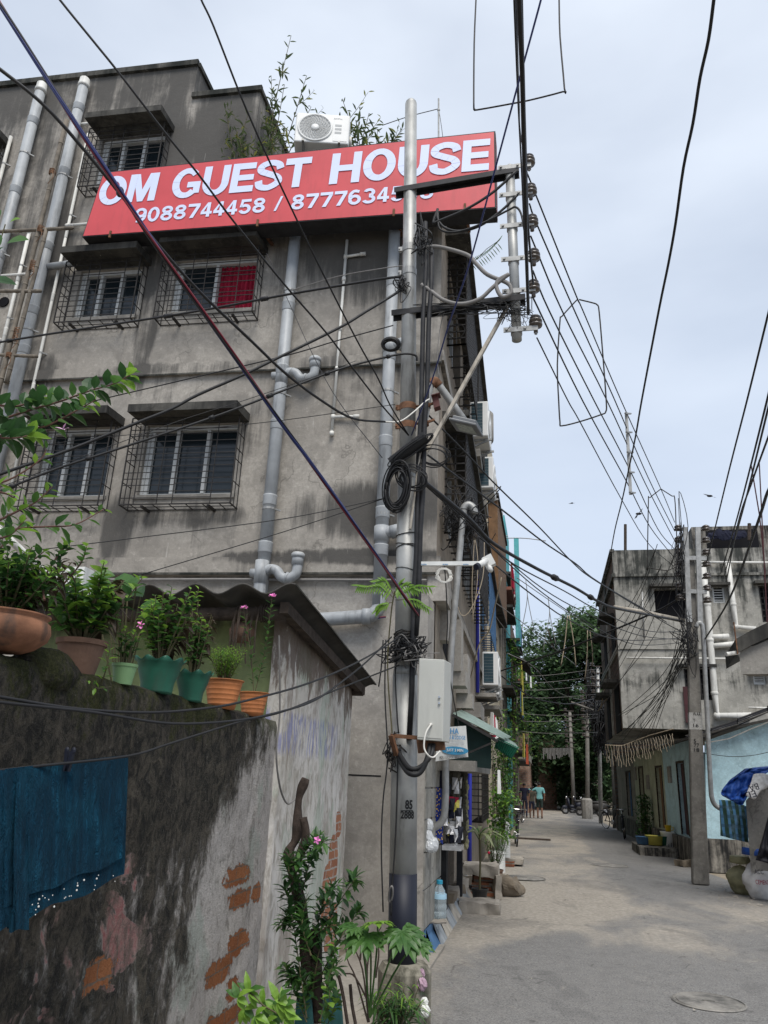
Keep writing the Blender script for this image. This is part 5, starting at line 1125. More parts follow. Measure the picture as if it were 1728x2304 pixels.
cloth(2, 70, lambda x: 1733, lambda x: 2085+4*math.sin(x*.2), .055, 1.6, .035, 'cloth_fold')
mb = MB()
for k in range(26):
    px_ = random.uniform(70, 262); base_ = 2018-(px_-60)*.38; py_ = base_+random.uniform(10, 48)
    Y = 1/((1-px_/289)/2.43+(px_/289)/3.25); q = at(px_, py_, Y=Y)+Vector((.35, -.9, 0))*.022; mb.ball(q, .0022 if k % 4 else .0038, 3)
separate(mb.build('white_bead', M['white_plastic'], CL))
PG = thing('clothes_peg', 'black plastic peg gripping the teal cloth', 'peg', at(167, 1725, Y=2.75)); q0 = at(165, 1708, Y=2.78); mb = MB()
for s_ in (-1, 1):
    mb.bar(q0+Vector((s_*.003, -.03, -.045)), q0+Vector((s_*.012, -.03, .028)), .014, .016); mb.ball(q0+Vector((s_*.014, -.03, .03)), .012, 5, (.9, .5, 1.2))
mb.build('jaw', M['black_paint'], PG)
# ------------------------------------------------------------------ overhead cables
def wire(label, pix, Y0, Y1, r, mat='black_cable', group=None, name='overhead_cable', n=6, k=5, cat='cable', ties=()):
    mb = MB(); P = spline(pxline(pix, Y0, Y1), k); mb.tube(P, r, n)
    for q in ties:
        i = int(q*(len(P)-2)); mb.tube([P[i], P[i].lerp(P[i+1], .5)], r*2.0, 6)
    return tag(mb.build(name, M[mat], smooth=True), label, cat, group)
# twisted bundle of red, blue and dark wires
PB = [(-60, -70), (0, 10), (135, 224), (270, 430), (344, 542), (521, 792), (646, 969), (729, 1083), (865, 1276), (940, 1385)]
TB = thing('twisted_cable', 'twisted red, blue and black cable bundle running from top left down to the pole', 'cable', at(865, 1276, Y=5.9))
base = spline(pxline(PB, 2.2, 6.1), 14)
for j, (mt, ph) in enumerate((('red_cable', 0), ('blue_cable', 2.1), ('black_cable', 4.2), ('blue_cable', 3.1))):
    mb = MB(); mb.tube([p+Vector((.30, -.1, .9)).cross(Vector((1, 0, 0)))*0+Vector((.008*math.cos(i*.10+ph), 0, .008*math.sin(i*.10+ph))) for i, p in enumerate(base)], .0062, 6); mb.build('strand', M[mt], TB, smooth=True)
mb = MB(); q = at(270, 432, Y=3.0); mb.ball(q, .022, 6, (1, 1, 1.5)); mb.build('tape_joint', M['black_cable'], TB)
B = wire
B('thick black cable crossing the sign from the left edge, running beside the twisted bundle', [(-80, 100), (0, 156), (120, 258), (281, 450), (330, 520), (443, 650), (560, 762), (640, 838), (717, 897), (793, 941), (866, 949)], 2.4, 5.9, .010)
wire('pale end of that cable drooping to the pole below the rusty clamps', [(862, 949), (900, 948), (932, 926), (955, 905), (966, 898)], 5.9, 6.15, .007, 'white_cable')
B('black cable crossing the letter G of the sign diagonally', [(100, -50), (135, 0), (216, 100), (266, 162), (370, 297), (447, 393), (528, 501), (640, 640), (736, 751), (792, 826), (859, 912), (919, 979)], 2.6, 6.1, .007)
B('black cable crossing the letters ST of the sign diagonally', [(435, -50), (453, 0), (480, 58), (543, 219), (602, 354), (661, 480), (716, 594), (799, 758), (851, 852), (878, 912), (919, 979)], 2.8, 6.1, .007)
wire('thin dark wire descending beside the second grey drainpipe to the coil', [(600, 570), (650, 680), (700, 790), (760, 900), (860, 1030)], 8, 6.2, .004)
e_ = [(-60, 780), (0, 770), (108, 752), (370, 712), (500, 690), (650, 662), (830, 632), (902, 622)]
B('black cable with grips passing just below the barred upper windows', e_, 7.0, 6.2, .013, ties=(.2, .45, .7))
wire('thin stay wire above the cable that passes under the upper windows', [(650, 655), (760, 622), (860, 604), (905, 598)], 7.0, 6.2, .005, 'grey_cable')
B('thickest black cable rising from the left edge past the lower windows to the pole', [(-60, 1090), (0, 1067), (154, 1013), (309, 951), (386, 920), (444, 889), (548, 843), (640, 798), (766, 736), (822, 702), (878, 668), (904, 652)], 4.6, 6.15, .013)
B('black cable with loops of stay wire, below the thickest one', [(-60, 1128), (0, 1105), (127, 1055), (247, 1016), (444, 951), (552, 912), (672, 865), (769, 829), (870, 803), (911, 796), (935, 800), (938, 812)], 4.6, 6.15, .010, ties=(.12, .25, .4, .5, .62, .75))
wire('fine stay wire just above the looped cable', [(0, 1096), (200, 1022), (400, 948), (552, 900), (700, 850), (800, 812)], 4.7, 6.2, .003)
wire('thin black wire running level across the wall above the lower windows to the pole', [(100, 940), (174, 912), (400, 858), (640, 801), (760, 766), (885, 732)], 6, 6.2, .006)
wire('fine wire across the lower windows to the rusty clamp', [(60, 1006), (231, 984), (440, 966), (640, 945), (889, 910)], 6, 6.2, .0035)
wire('upper of two fine wires running from the herbs to the big coil', [(31, 1244), (300, 1211), (640, 1167), (866, 1121)], 5, 6.2, .004)
wire('lower of two fine wires running from the hut roof to the big coil', [(301, 1298), (640, 1196), (866, 1121)], 5.5, 6.2, .004)
B('upper dark cable sagging across the mossy wall below the pots', [(-60, 1560), (0, 1568), (174, 1595), (347, 1603), (482, 1591), (560, 1575), (683, 1541), (784, 1500), (859, 1459), (904, 1429)], 2.1, 6.15, .006)
B('second dark cable sagging across the mossy wall, just above the clothes line', [(-60, 1572), (0, 1580), (212, 1603), (386, 1628), (540, 1620), (640, 1599), (709, 1575), (769, 1534), (829, 1485), (881, 1433)], 2.1, 6.15, .006)
wire('clothes line from the left edge to the pole with the teal cloth hanging on it', [(-40, 1738), (0, 1733), (100, 1722), (289, 1701), (386, 1672), (540, 1624), (640, 1600), (754, 1553), (896, 1497)], 2.4, 6.1, .0055, name='clothes_line', cat='clothes line')
wire('red cable strung along the wall above the hut roof', [(690, 1402), (760, 1394), (868, 1388)], 8.9, 8.9, .009, 'red_cable'); wire('blue cable strung along the wall just below the red one', [(700, 1408), (780, 1400), (868, 1389)], 8.9, 8.9, .006, 'blue_cable')
# from overhead onto the rack
B('thick black overhead cable dropping straight down past the insulators', [(1166, -60), (1168, 0), (1175, 163), (1179, 327), (1183, 490), (1185, 588), (1189, 705)], 2.6, 6.1, .014)
B('second thick overhead cable beside it, ending at the third insulator', [(1171, -60), (1173, 0), (1177, 163), (1182, 327), (1188, 500), (1196, 600), (1200, 640)], 2.7, 6.1, .009)
wire('thin overhead wire just left of the thick vertical cables', [(1155, -60), (1157, 0), (1166, 229), (1172, 351), (1176, 440), (1181, 572)], 2.8, 6.1, .006)
wire('thin overhead wire hugging the thick cables from the top down to the first insulator', [(1159, -60), (1161, 0), (1168, 229), (1171, 300), (1187, 392)], 2.8, 6.2, .005)
wire('bluish cable slanting from top right down to the pole behind the sign edge', [(1230, -60), (1217, 0), (1177, 147), (1111, 392), (1066, 560), (1038, 650), (1008, 736), (971, 859), (926, 979)], 3.0, 6.1, .006, 'blue_cable')
wire('kinked black cable hanging down the open sky on the right side', [(1612, -50), (1606, 0), (1594, 90), (1575, 176), (1559, 278), (1538, 376), (1520, 503), (1504, 593), (1482, 700), (1444, 900), (1430, 982), (1414, 1059), (1399, 1129), (1383, 1194), (1369, 1268), (1350, 1333), (1338, 1380)], 3.2, 26, .010, k=4)
for n_, P in enumerate(([(1187, 392), (1295, 662), (1312, 700), (1397, 900), (1487, 1100), (1518, 1175)], [(1191, 458), (1209, 507), (1293, 700), (1383, 900), (1459, 1076), (1518, 1195)], [(1194, 531), (1265, 700), (1365, 900), (1452, 1088), (1517, 1215)],
    [(1199, 609), (1236, 700), (1336, 900), (1418, 1059), (1480, 1190), (1517, 1235)], [(1203, 678), (1210, 692), (1310, 900), (1410, 1084), (1463, 1186), (1517, 1255)], [(1208, 760), (1277, 900), (1307, 953), (1397, 1121), (1459, 1223), (1517, 1275)])):
    wire(['first', 'second', 'third', 'fourth', 'fifth', 'lowest'][n_]+' of the six line wires from the insulators to the far concrete pole', P, 6.25, 17.0, .0085 if n_ < 5 else .007, group='line wires between the two poles', name='line_wire')
def loopw(label, pix, Y0, Y1, r): return wire(label, pix, Y0, Y1, r, 'iron', name='guard_loop', cat='wire guard', k=3, n=5)
loopw('open U-shaped wire guard hanging from the overhead cables at the top', [(1072, -40), (1071, 0), (1067, 98), (1066, 233), (1068, 245), (1074, 247), (1152, 233), (1193, 225), (1267, 206), (1270, 200), (1260, 82), (1258, 0), (1257, -40)], 4.0, 4.0, .006)
loopw('five-sided wire guard hanging on the line wires halfway down the sky', [(1299, 674), (1290, 683), (1264, 712), (1260, 722), (1254, 820), (1257, 900), (1260, 950), (1264, 958), (1303, 949), (1352, 933), (1363, 926), (1364, 900), (1355, 780), (1348, 700), (1344, 686), (1332, 681), (1303, 674)], 9, 9, .010)
loopw('faint far wire guard hanging on the line wires near the grey house', [(1487, 1100), (1462, 1120), (1459, 1128), (1457, 1270), (1460, 1277), (1520, 1276), (1521, 1180), (1518, 1120), (1512, 1116), (1487, 1100)], 14, 14, .010)
mb = MB(); mb.bar(at(1409, 928, Y=11), at(1419, 1113, Y=11), .045, .02)
for y_ in (930, 972, 1017, 1062, 1108): mb.bar(at(1407+(y_-930)*.055, y_, Y=10.9), at(1419+(y_-930)*.055, y_+1, Y=11.1), .03, .02)
tag(mb.build('wire_spacer', M['galv']), 'straight grey spacer rod tied across the line wires in the sky', 'wire spacer')
for n_, P in enumerate(([(1740, 660), (1728, 708), (1681, 900), (1640, 1060), (1600, 1225), (1589, 1268)], [(1740, 830), (1726, 900), (1660, 1160), (1622, 1290)], [(1745, 850), (1728, 920), (1671, 1150), (1628, 1300)], [(1760, 900), (1728, 985), (1690, 1090), (1660, 1180), (1634, 1310)], [(1750, 1080), (1728, 1105), (1700, 1190), (1640, 1350), (1585, 1440)])):
    wire(['straight black cable highest at the right edge', 'left one of the close pair of cables at the right edge', 'right one of the close pair of cables at the right edge', 'twisted black cable at the right edge beside the pair', 'black cable crossing the grey house wall from the right edge'][n_], P, 7, 17, .012 if n_ < 4 else .016)
for P, l_ in (([(1708, 1035), (1716, 1200), (1726, 1400)], 'thin maroon rod standing at the right edge'), ([(1690, 1045), (1709, 1160), (1722, 1290)], 'second maroon rod leaning beside it at the right edge')):
    mb = MB(); mb.tube([at(*p, Y=13.5) for p in P], .011, 6); tag(mb.build('steel_rod', M['maroon']), l_, 'rod')
# cables from the main pole to the far side
B('upper black wire sloping from the pole to the corner of the far grey house', [(960, 930), (1050, 1021), (1111, 1086), (1213, 1186), (1291, 1268), (1344, 1309), (1480, 1392), (1530, 1420)], 6.3, 17, .009)
B('black wire sloping below it, joining it near the far grey house', [(930, 1000), (1050, 1088), (1132, 1149), (1222, 1219), (1295, 1268), (1352, 1313), (1500, 1400)], 6.3, 17, .010)
B('thick black bundle sweeping to the far pole, resting on a rusty pipe', [(925, 1060), (1050, 1162), (1111, 1223), (1209, 1280), (1291, 1321), (1348, 1354), (1401, 1372), (1540, 1398)], 6.3, 17, .020, ties=(.5, .68))
for n_, P in enumerate(([(925, 1065), (1050, 1170), (1111, 1232), (1222, 1325), (1330, 1385), (1440, 1430), (1545, 1440)], [(930, 1068), (1050, 1176), (1130, 1255), (1222, 1335), (1320, 1400), (1430, 1450), (1545, 1445)], [(1080, 1210), (1160, 1272), (1270, 1330), (1350, 1375), (1460, 1420), (1545, 1420)], [(1100, 1260), (1200, 1340), (1290, 1400), (1400, 1440), (1545, 1435)])):
    wire('thin wire sagging low between the near pole and the far pole', P, 6.4, 17, .007, group='thin sagging wires across the lane')
B('straight black cable rising from left houses to the far pole before the tree', [(1120, 1512), (1164, 1497), (1275, 1460), (1459, 1384), (1532, 1345)], 22, 17, .022)
wire('dark cable sagging from the left houses towards the distant pole', [(1120, 1515), (1190, 1565), (1240, 1580), (1290, 1583), (1345, 1570)], 24, 40, .022)
mb = MB(); mb.tube([at(1381, 1366, Y=16.8), at(1450, 1378, Y=16.9), at(1540, 1397, Y=17)], .05, 8); tag(mb.build('support_pipe', M['rustwhite'], smooth=True), 'brown pipe lashed to the far pole carrying the thick cable bundle', 'pipe')
for n_, P in enumerate(([(1163, 1300), (1250, 1360), (1340, 1420)], [(1100, 1345), (1200, 1420), (1300, 1500)], [(1142, 1470), (1200, 1500), (1260, 1560), (1330, 1580)], [(1110, 1380), (1160, 1450), (1210, 1530)])):
    wire('fine wire crossing the gap of sky above the lane', P, 20, 40, .012, 'grey_cable', group='fine wires over the far lane')
for n_, (y0_, y1_) in enumerate(((1522, 1505), (1536, 1522), (1552, 1540), (1567, 1562), (1600, 1607), (1640, 1648), (1620, 1615))):
    wire('pale wire strung level across the far end of the lane', [(1125, y0_), (1230, (y0_+y1_)/2+6), (1345, y1_)], 34, 36, .012, 'grey_cable', group='level wires across the far lane')
B('black cable from sign corner to the near arm, looping under the sign', [(985, 470), (975, 500), (985, 498), (1050, 470), (1110, 432), (1163, 384)], 6.3, 6.25, .014)
B('black cable looping from the first clamp to the second clamp arm', [(985, 475), (984, 490), (1000, 512), (1035, 520), (1080, 508), (1128, 474), (1165, 438)], 6.3, 6.25, .013)
B('third black cable from under the sign to the hanging pipe', [(985, 478), (990, 515), (1025, 522), (1080, 505), (1145, 472), (1160, 466), (1172, 480), (1180, 520)], 6.3, 6.2, .011)
wire('thick grey cable arching from pole clamp to the loop on the hanging pipe', [(957, 556), (990, 556), (1050, 573), (1070, 592), (1097, 618), (1140, 636), (1150, 650), (1148, 662), (1130, 668), (1118, 650), (1120, 632), (1145, 617)], 6.2, 6.15, .020, 'grey_cable')
wire('thick grey-black cable sagging from the pole to the loop on the hanging pipe', [(948, 640), (970, 655), (1000, 676), (1040, 684), (1080, 672), (1105, 650), (1130, 628), (1145, 617)], 6.2, 6.15, .019, 'grey_cable')
def squiggle(label, cx, cy, w, h, Y, n, r, mat='black_cable', k=5, name='cable_tangle', group=None, dy=.12, seed=0, lo=4, hi=8):
    random.seed(seed+11); mb = MB()
    for _ in range(n):
        P = [at(cx+random.gauss(0, w*.5), cy+random.gauss(0, h*.5), Y=Y+random.uniform(-dy, dy)) for _ in range(random.randint(lo, hi))]; mb.tube(spline(P, k), r*random.uniform(.6, 1.2), 4)
    return tag(mb.build(name, M[mat], smooth=True), label, 'cables', group)
def coil(mb, cx, cy, rx, ry, rot, Y, n, r, spread=6, depth=.1):
    for k in range(n):
        a0 = random.random()*6; ox, oy = random.uniform(-spread, spread), random.uniform(-spread, spread); s_ = random.uniform(.75, 1.08); yy = Y+random.uniform(-depth, depth)
        mb.tube([at(cx+ox+(rx*s_*math.cos(a)*math.cos(rot)-ry*s_*math.sin(a)*math.sin(rot)), cy+oy+(rx*s_*math.cos(a)*math.sin(rot)+ry*s_*math.sin(a)*math.cos(rot)), Y=yy+.03*math.sin(a)) for a in [a0+q*6.283/22 for q in range(23)]], r, 5)
random.seed(5)
mb = MB(); coil(mb, 893, 1095, 26, 52, .12, PY-.16, 26, .0065, 5, .06); tag(mb.build('cable_coil', M['black_cable'], smooth=True), 'large hanging coil of black cable on the left side of the pole', 'cable coil')
mb = MB()
a, b = at(880, 1042, Y=PY-.15), at(958, 982, Y=PY-.2); mb.tube([a.lerp(b, i/10) for i in range(11)], [.052]*11, 14)
for i in range(24): p = a.lerp(b, i/24); d = (b-a)/60; mb.tube([p, p+d], .055, 14)
tag(mb.build('splice_closure', M['black_cable'], smooth=False), 'fat black ribbed cable closure slung diagonally across the pole', 'cable closure')
mb = MB(); coil(mb, 925, 1010, 60, 11, -.62, PY-.2, 5, .0055, 4, .05); coil(mb, 975, 1025, 34, 22, .1, PY-.12, 4, .0055, 6, .08); coil(mb, 925, 1075, 34, 26, .3, PY-.2, 6, .0055, 6, .06); tag(mb.build('cable_coil', M['black_cable'], smooth=True), 'loose loops of black wire round the ribbed closure on the pole', 'cable coil')
mb = MB(); coil(mb, 880, 776, 20, 15, 0, PY-.02, 5, .010, 2, .05); tag(mb.build('cable_coil', M['black_cable'], smooth=True), 'small ring of black cable in front of the grey drainpipe', 'cable coil')
squiggle('tangle of black and grey wires wrapped round the pole just above the distribution box', 915, 1462, 44, 26, PY-.13, 34, .0055, k=4, seed=1); squiggle('pale wires mixed in the tangle above the distribution box', 920, 1470, 44, 34, PY-.15, 12, .005, 'grey_cable', seed=2)
mb = MB(); random.seed(9)
for k in range(16): y_ = random.uniform(1425, 1455); c = ppt(y_); mb.tube([c+Vector((.10*math.cos(a*.5), .10*math.sin(a*.5), .03*math.sin(a*.5+k)*random.uniform(.3, 1))) for a in range(14)], .005, 4)
for k in range(6): y_ = random.uniform(1195, 1345); c = ppt(y_); mb.tube([c+Vector((.094*math.cos(a*.5), .094*math.sin(a*.5), .02*math.sin(a*.5+k))) for a in range(14)], .004, 4)
tag(mb.build('binding_wire', M['iron'], smooth=True), 'binding wire wound tightly round the steel pole', 'wire')
squiggle('loose black wires strewn along the lower cross-arm', 1080, 690, 110, 20, PY-.05, 16, .005, seed=3, dy=.08); squiggle('curls of thin wire around the foot of the hanging insulator pipe', 1160, 700, 46, 46, PY-.05, 12, .0035, seed=4); squiggle('knot of wires clamped on the pole right below the sign', 950, 545, 22, 40, PY-.1, 12, .006, seed=5)
squiggle('knot of wires at the rusty clamp left of the lamp arm', 905, 640, 20, 26, PY-.1, 8, .006, seed=12)
squiggle('birdsnest of wires round the hooked service conduit on the side wall', 1040, 1170, 60, 60, 9.6, 30, .007, seed=6, dy=.3)
squiggle('wires dangling from the small bracket below the distribution box', 885, 1690, 22, 46, PY-.08, 10, .005, 'iron', seed=7)
for n_, P in enumerate(([(868, 1440), (866, 1560), (872, 1700), (862, 1800), (858, 1900), (862, 2052)], [(895, 1690), (893, 1800), (889, 1900), (882, 2000), (880, 2060)], [(862, 1440), (858, 1500), (852, 1545)], [(905, 1440), (890, 1500), (893, 1600), (897, 1650)])):
    wire('thin dark wire hanging down the left side of the steel pole', P, PY-.12, PY-.12, .006, group='thin wires hanging down the pole')
mb = MB(); coil(mb, 879, 2012, 5, 20, .1, PY-.13, 3, .005, 1, .02); tag(mb.build('cable_coil', M['grey_cable']), 'short loop of grey wire hanging on the black pole base', 'cable coil')
wire('long black wire drooping from the camera arm past the service conduit', [(1000, 1270), (1004, 1330), (1007, 1400), (1005, 1470), (1018, 1560), (1036, 1650)], 7.5, 9.2, .006); wire('white cable with slack loop running up the side wall', [(1090, 1210), (1086, 1300), (1060, 1370), (1040, 1385), (1028, 1360)], 9.5, 9.5, .006, 'tan_cable')
wire('long cream cable dropping beside the side grilles to the low AC unit', [(1128, 1300), (1112, 1370), (1100, 1420), (1078, 1450), (1060, 1520), (1048, 1560), (1060, 1620)], 12, 14, .012, 'tan_cable')
wire('thin grey wire hanging in a long curve from the lower cross-arm', [(1000, 700), (990, 740), (984, 800), (988, 850)], PY, PY, .004, 'grey_cable'); wire('grey wire slack loop under the lower cross-arm', [(950, 690), (962, 706), (1000, 700), (1040, 690), (1060, 708), (1100, 700), (1130, 690)], PY-.05, PY-.05, .004, 'grey_cable')
for n_, P in enumerate(([(1042, 1190), (1034, 1260), (1030, 1330)], [(1068, 1200), (1062, 1320), (1065, 1400)], [(1068, 1205), (1075, 1260), (1072, 1330), (1062, 1400)])): wire('tan string dangling beside the side wall grilles', P, 10.5, 10.5, .006, 'tan_cable', group='strings dangling by the side wall')
mb = MB(); mb.lathe(at(1065, 1205, Y=9.7), [(.05, -.05), (.075, 0), (.075, .02), (.05, .03), (.07, .05), (.04, .08), (0, .085)], 16); mb.bar(at(1046, 1190, Y=9.7), at(1075, 1192, Y=9.7), .05, .03); tag(mb.build('wall_insulator', M['porcelain'], smooth=True), 'brown disc insulator on a bracket beside the hooked conduit', 'insulator')
# ------------------------------------------------------------------ houses farther down the left side
def house(name, label, x, y0, y1, h, mat, depth=6, openings=(), ledges=(), cat='building', par=0.):
    """x = street face; openings (y0,y1,z0,z1)"""
    t = thing(name, label, cat, (x-depth/2, (y0+y1)/2, 0)); F = lambda y, z, d=0: Vector((x+d, y, z))
    mb = MB(); wall_grid(mb, y0, y1, 0, h, openings, F=F, depth=.3)
    mb.quad((x, y0, 0), (x, y0, h), (x-depth, y0, h), (x-depth, y0, 0)); mb.quad((x, y1, 0), (x-depth, y1, 0), (x-depth, y1, h), (x, y1, h)); mb.quad((x, y0, h), (x, y1, h), (x-depth, y1, h), (x-depth, y0, h)); mb.build('wall', mat, t)
    for (a, b, c, d) in openings:
        mb = MB(); mb.box(x-.31, x-.28, a, b, c, d); w_ = mb.build('window' if c > .5 else 'doorway', M['void'], t)
        mb = MB(); 
        for q in range(int((b-a)/.14)): mb.bar((x-.05, a+.14*(q+.5), c), (x-.05, a+.14*(q+.5), d), .02, .02)
        for q in range(1, 4): mb.bar((x-.05, a, c+(d-c)*q/4), (x-.05, b, c+(d-c)*q/4), .02, .02)
        if c > .5: mb.build('bars', M['iron'], w_)
    for z, pr in ledges: mb = MB(); mb.box(x, x+pr, y0+.02, y1-.02, z, z+.1); mb.build('ledge', M['slab'], t)
    return t
H1 = house('cream_house', 'cream house with brown upper storey and round roof tank beyond the guest house', -1.60, 22.1, 27.5, 12.6, M['cream'], openings=[(23, 24.5, 8.2, 9.6), (25, 26.6, 8.2, 9.6), (23, 24.5, 5, 6.4), (25, 26.6, 5, 6.4), (23.2, 24.2, .2, 2.2)], ledges=[(10.1, .35), (7.0, .3)])
mb = MB(); mb.box(-1.58, -1.3, 22.3, 27.3, 7.1, 10.1); mb.build('brown_balcony', M['wallflat'], H1)
mb = MB(); mb.lathe((-2.0, 23.6, 12.65), [(.5, 0), (.52, .05), (.52, 1.0), (.4, 1.1), (0, 1.15)], 24); tag(mb.build('water_tank', M['conc'], smooth=True), 'round dark water tank on the roof of the cream house', 'water tank')
H2 = house('red_trim_house', 'narrow house with terracotta-red trim and laundry beyond the cream house', -1.52, 27.6, 31, 10.8, M['old_wall'], openings=[(28, 29, 5.8, 7.4), (29.5, 30.5, 5.8, 7.4), (28, 29, 2.8, 4.4)], ledges=[(7.8, .42), (4.9, .38)])
mb = MB(); mb.box(-1.5, -1.12, 27.8, 30.9, 8.5, 8.62); mb.box(-1.16, -1.1, 27.8, 30.9, 8.62, 9.5); mb.build('balcony', simple('terracotta_trim', (.25, .10, .07), .8, dirt=.4), H2)
H3 = house('turquoise_house', 'turquoise painted house with blue balcony railings on the left side of the lane', -1.52, 31.1, 35, 12.6, M['teal_wall'], openings=[(31.8, 33, 8.4, 9.6), (31.8, 33, 5.4, 6.6), (31.8, 33, 2.6, 3.9)], ledges=[(10.0, .3), (7.2, .55), (4.3, .5)])
mb = MB()
for z in (4.4, 7.3):
    for k in range(16): mb.bar((-1.0, 31.3+k*.22, z), (-1.0, 31.3+k*.22, z+.9), .02, .02)
    for q in (0, .45, .9): mb.bar((-1.0, 31.3, z+q), (-1.0, 34.8, z+q), .025, .025)
mb.build('railing', M['blue_paint'], H3)
mb = MB(); mb.box(-1.15, -.95, 31.3, 31.5, 7.0, 11.6); mb.build('corner_pier', M['teal_wall'], H3)
H4 = house('dark_brick_house', 'dark ragged brick house with sheet awning behind the turquoise house', -1.5, 35.1, 41, 8.9, M['brick_dark'], openings=[(36, 37.2, 4.2, 5.6), (38.5, 39.6, 4.2, 5.6), (36, 37, .2, 2.1)], ledges=[(6.0, .5), (3.0, .55)])
mb = MB(); mb.hexa([(-1.5, 36, 7.5), (-.7, 36, 6.95), (-.7, 40, 6.9), (-1.5, 40, 7.5), (-1.5, 36, 7.54), (-.7, 36, 6.99), (-.7, 40, 6.94), (-1.5, 40, 7.54)]); mb.build('awning', M['asbestos'], H4)
H5 = house('old_balcony_house', 'peeling whitewashed house with a railed balcony near the walking people', -1.85, 41.2, 52, 7.4, M['old_wall'], openings=[(42, 43.2, 3.4, 4.8), (45, 46.5, 3.4, 4.8), (48.5, 50, 3.4, 4.8), (42.5, 43.5, .1, 2.2), (47, 48.2, .1, 2.2)], ledges=[(5.6, .5), (2.8, .7)])
mb = MB(); mb.box(-1.8, -1.0, 44, 50, 2.9, 3.3); mb.build('balcony', M['old_wall'], H5)
mb = MB()
for k in range(28): mb.bar((-1.0, 44+k*.22, 3.3), (-1.0, 44+k*.22, 4.3), .025, .025)
mb.bar((-1, 44, 4.3), (-1, 50, 4.3), .04, .04); mb.build('railing', M['iron'], H5)
mb = MB(); mb.box(-1.84, -1.2, 41.6, 43.6, 6.2, 7.0); mb.build('brick_parapet', M['brick'], H5)
H6 = house('brick_gate_house', 'low orange-brick house with a tall wall at the bend of the lane', -1.2, 52.2, 62, 4.9, M['brick_pale'], depth=4, openings=[(54, 55, .2, 2.2)], ledges=[(3.6, .2)])
mb = MB(); mb.box(-.75, .55, 61.5, 61.8, 0, 5.0); mb.build('garden_wall', M['brick_pale'], H6)
random.seed(21)
def laundry(label, pts, mats, cat='laundry', h=.5, w=.28):
    t = thing('hanging_laundry', label, cat, pts[0])
    for p, mt in zip(pts, mats):
        mb = MB(); p = Vector(p); n = 6
        for j in range(n):
            f = lambda q: .03*math.sin(q*2.2+p.y); mb.quad(p+Vector((f(j), w*(j/n-.5), 0)), p+Vector((f(j+1), w*((j+1)/n-.5), 0)), p+Vector((f(j+1)*1.6, w*((j+1)/n-.5)*1.1, -h)), p+Vector((f(j)*1.6, w*(j/n-.5)*1.1, -h)))
        mb.build('garment', M[mt] if isinstance(mt, str) else mt, t)
    return t
laundry('white and red washing hanging off the ledge above the green awning', [(-1.0, 14.8+.3*i, 2.95-.02*i) for i in range(4)], ['white_plastic', 'redcloth', 'white_plastic', 'white_plastic'], h=.4)
laundry('maroon washing on the red-trimmed balcony', [(-1.1, 27.9+.5*i, 9.4) for i in range(5)], ['redcloth', 'maroon', 'redcloth', 'white_plastic', 'maroon'], h=.8)
laundry('yellow cloths hung down the front of the turquoise house', [(-.95, 31.6, 6.4), (-.95, 31.6, 5.2), (-.95, 33.2, 6.2), (-.93, 31.8, 3.6)], ['yellow_cloth', 'yellow_cloth', 'yellow_cloth', 'yellow_cloth'], h=.9, w=.4)
laundry('white cloth bundle hung at the roof edge of the brick-parapet house', [(-1.0, 41.5, 7.5), (-.9, 42, 7.4), (-.8, 43, 7.3)], ['white_plastic', 'navy', 'white_plastic'], h=.6, w=.5)
laundry('single white vest hanging by the creeper on the left side', [(-.98, 16.2, 1.95)], ['white_plastic'], h=.45, w=.22)
laundry('small orange-red flag on a stick over the lane', [(-.75, 30, 3.1)], [simple('orange_flag', (.5, .10, .05), .8)], 'flag', h=.7, w=.6)
# ------------------------------------------------------------------ far grey house on the right
GY = 26.0; GX = 2.42
GR = thing('grey_house', 'tall unfinished grey house with red brick flank on the right of the lane', 'building', (5.5, 30, 0))
GOP = [at(1471, 1325, Y=GY), at(1548, 1392, Y=GY)]; gw = (GOP[0].x, GOP[1].x, at(1500, 1392, Y=GY).z, at(1500, 1325, Y=GY).z)
w2 = (at(1602, 1322, Y=GY).x, at(1629, 1322, Y=GY).x, at(1610, 1356, Y=GY).z, at(1610, 1322, Y=GY).z)
w3 = (at(1706, 1320, Y=GY).x, at(1760, 1320, Y=GY).x, at(1720, 1400, Y=GY).z, at(1720, 1318, Y=GY).z)
w4 = (at(1538, 1505, Y=GY).x, at(1598, 1505, Y=GY).x, at(1570, 1575, Y=GY).z, at(1570, 1505, Y=GY).z)
w5_ = (at(1694, 1520, Y=GY).x, at(1722, 1520, Y=GY).x, at(1708, 1540, Y=GY).z, at(1708, 1518, Y=GY).z)
zt, zb = at(1390, 1238, Y=GY).z, at(1423, 1638, Y=GY).z; xr = 9.5
GF = lambda x, z, d=0: Vector((x, GY-d, z))
mb = MB(); wall_grid(mb, GX, xr, zb, zt, [gw, w2, w3, w4, w5_], F=GF, depth=.25)
mb.quad((GX, GY, zb), (xr, GY, zb), (xr, GY+9, zb), (GX, GY+9, zb)); mb.quad((GX, GY, zt), (xr, GY, zt), (xr, GY+9, zt), (GX, GY+9, zt)); mb.build('front_wall', M['grey_far'], GR)
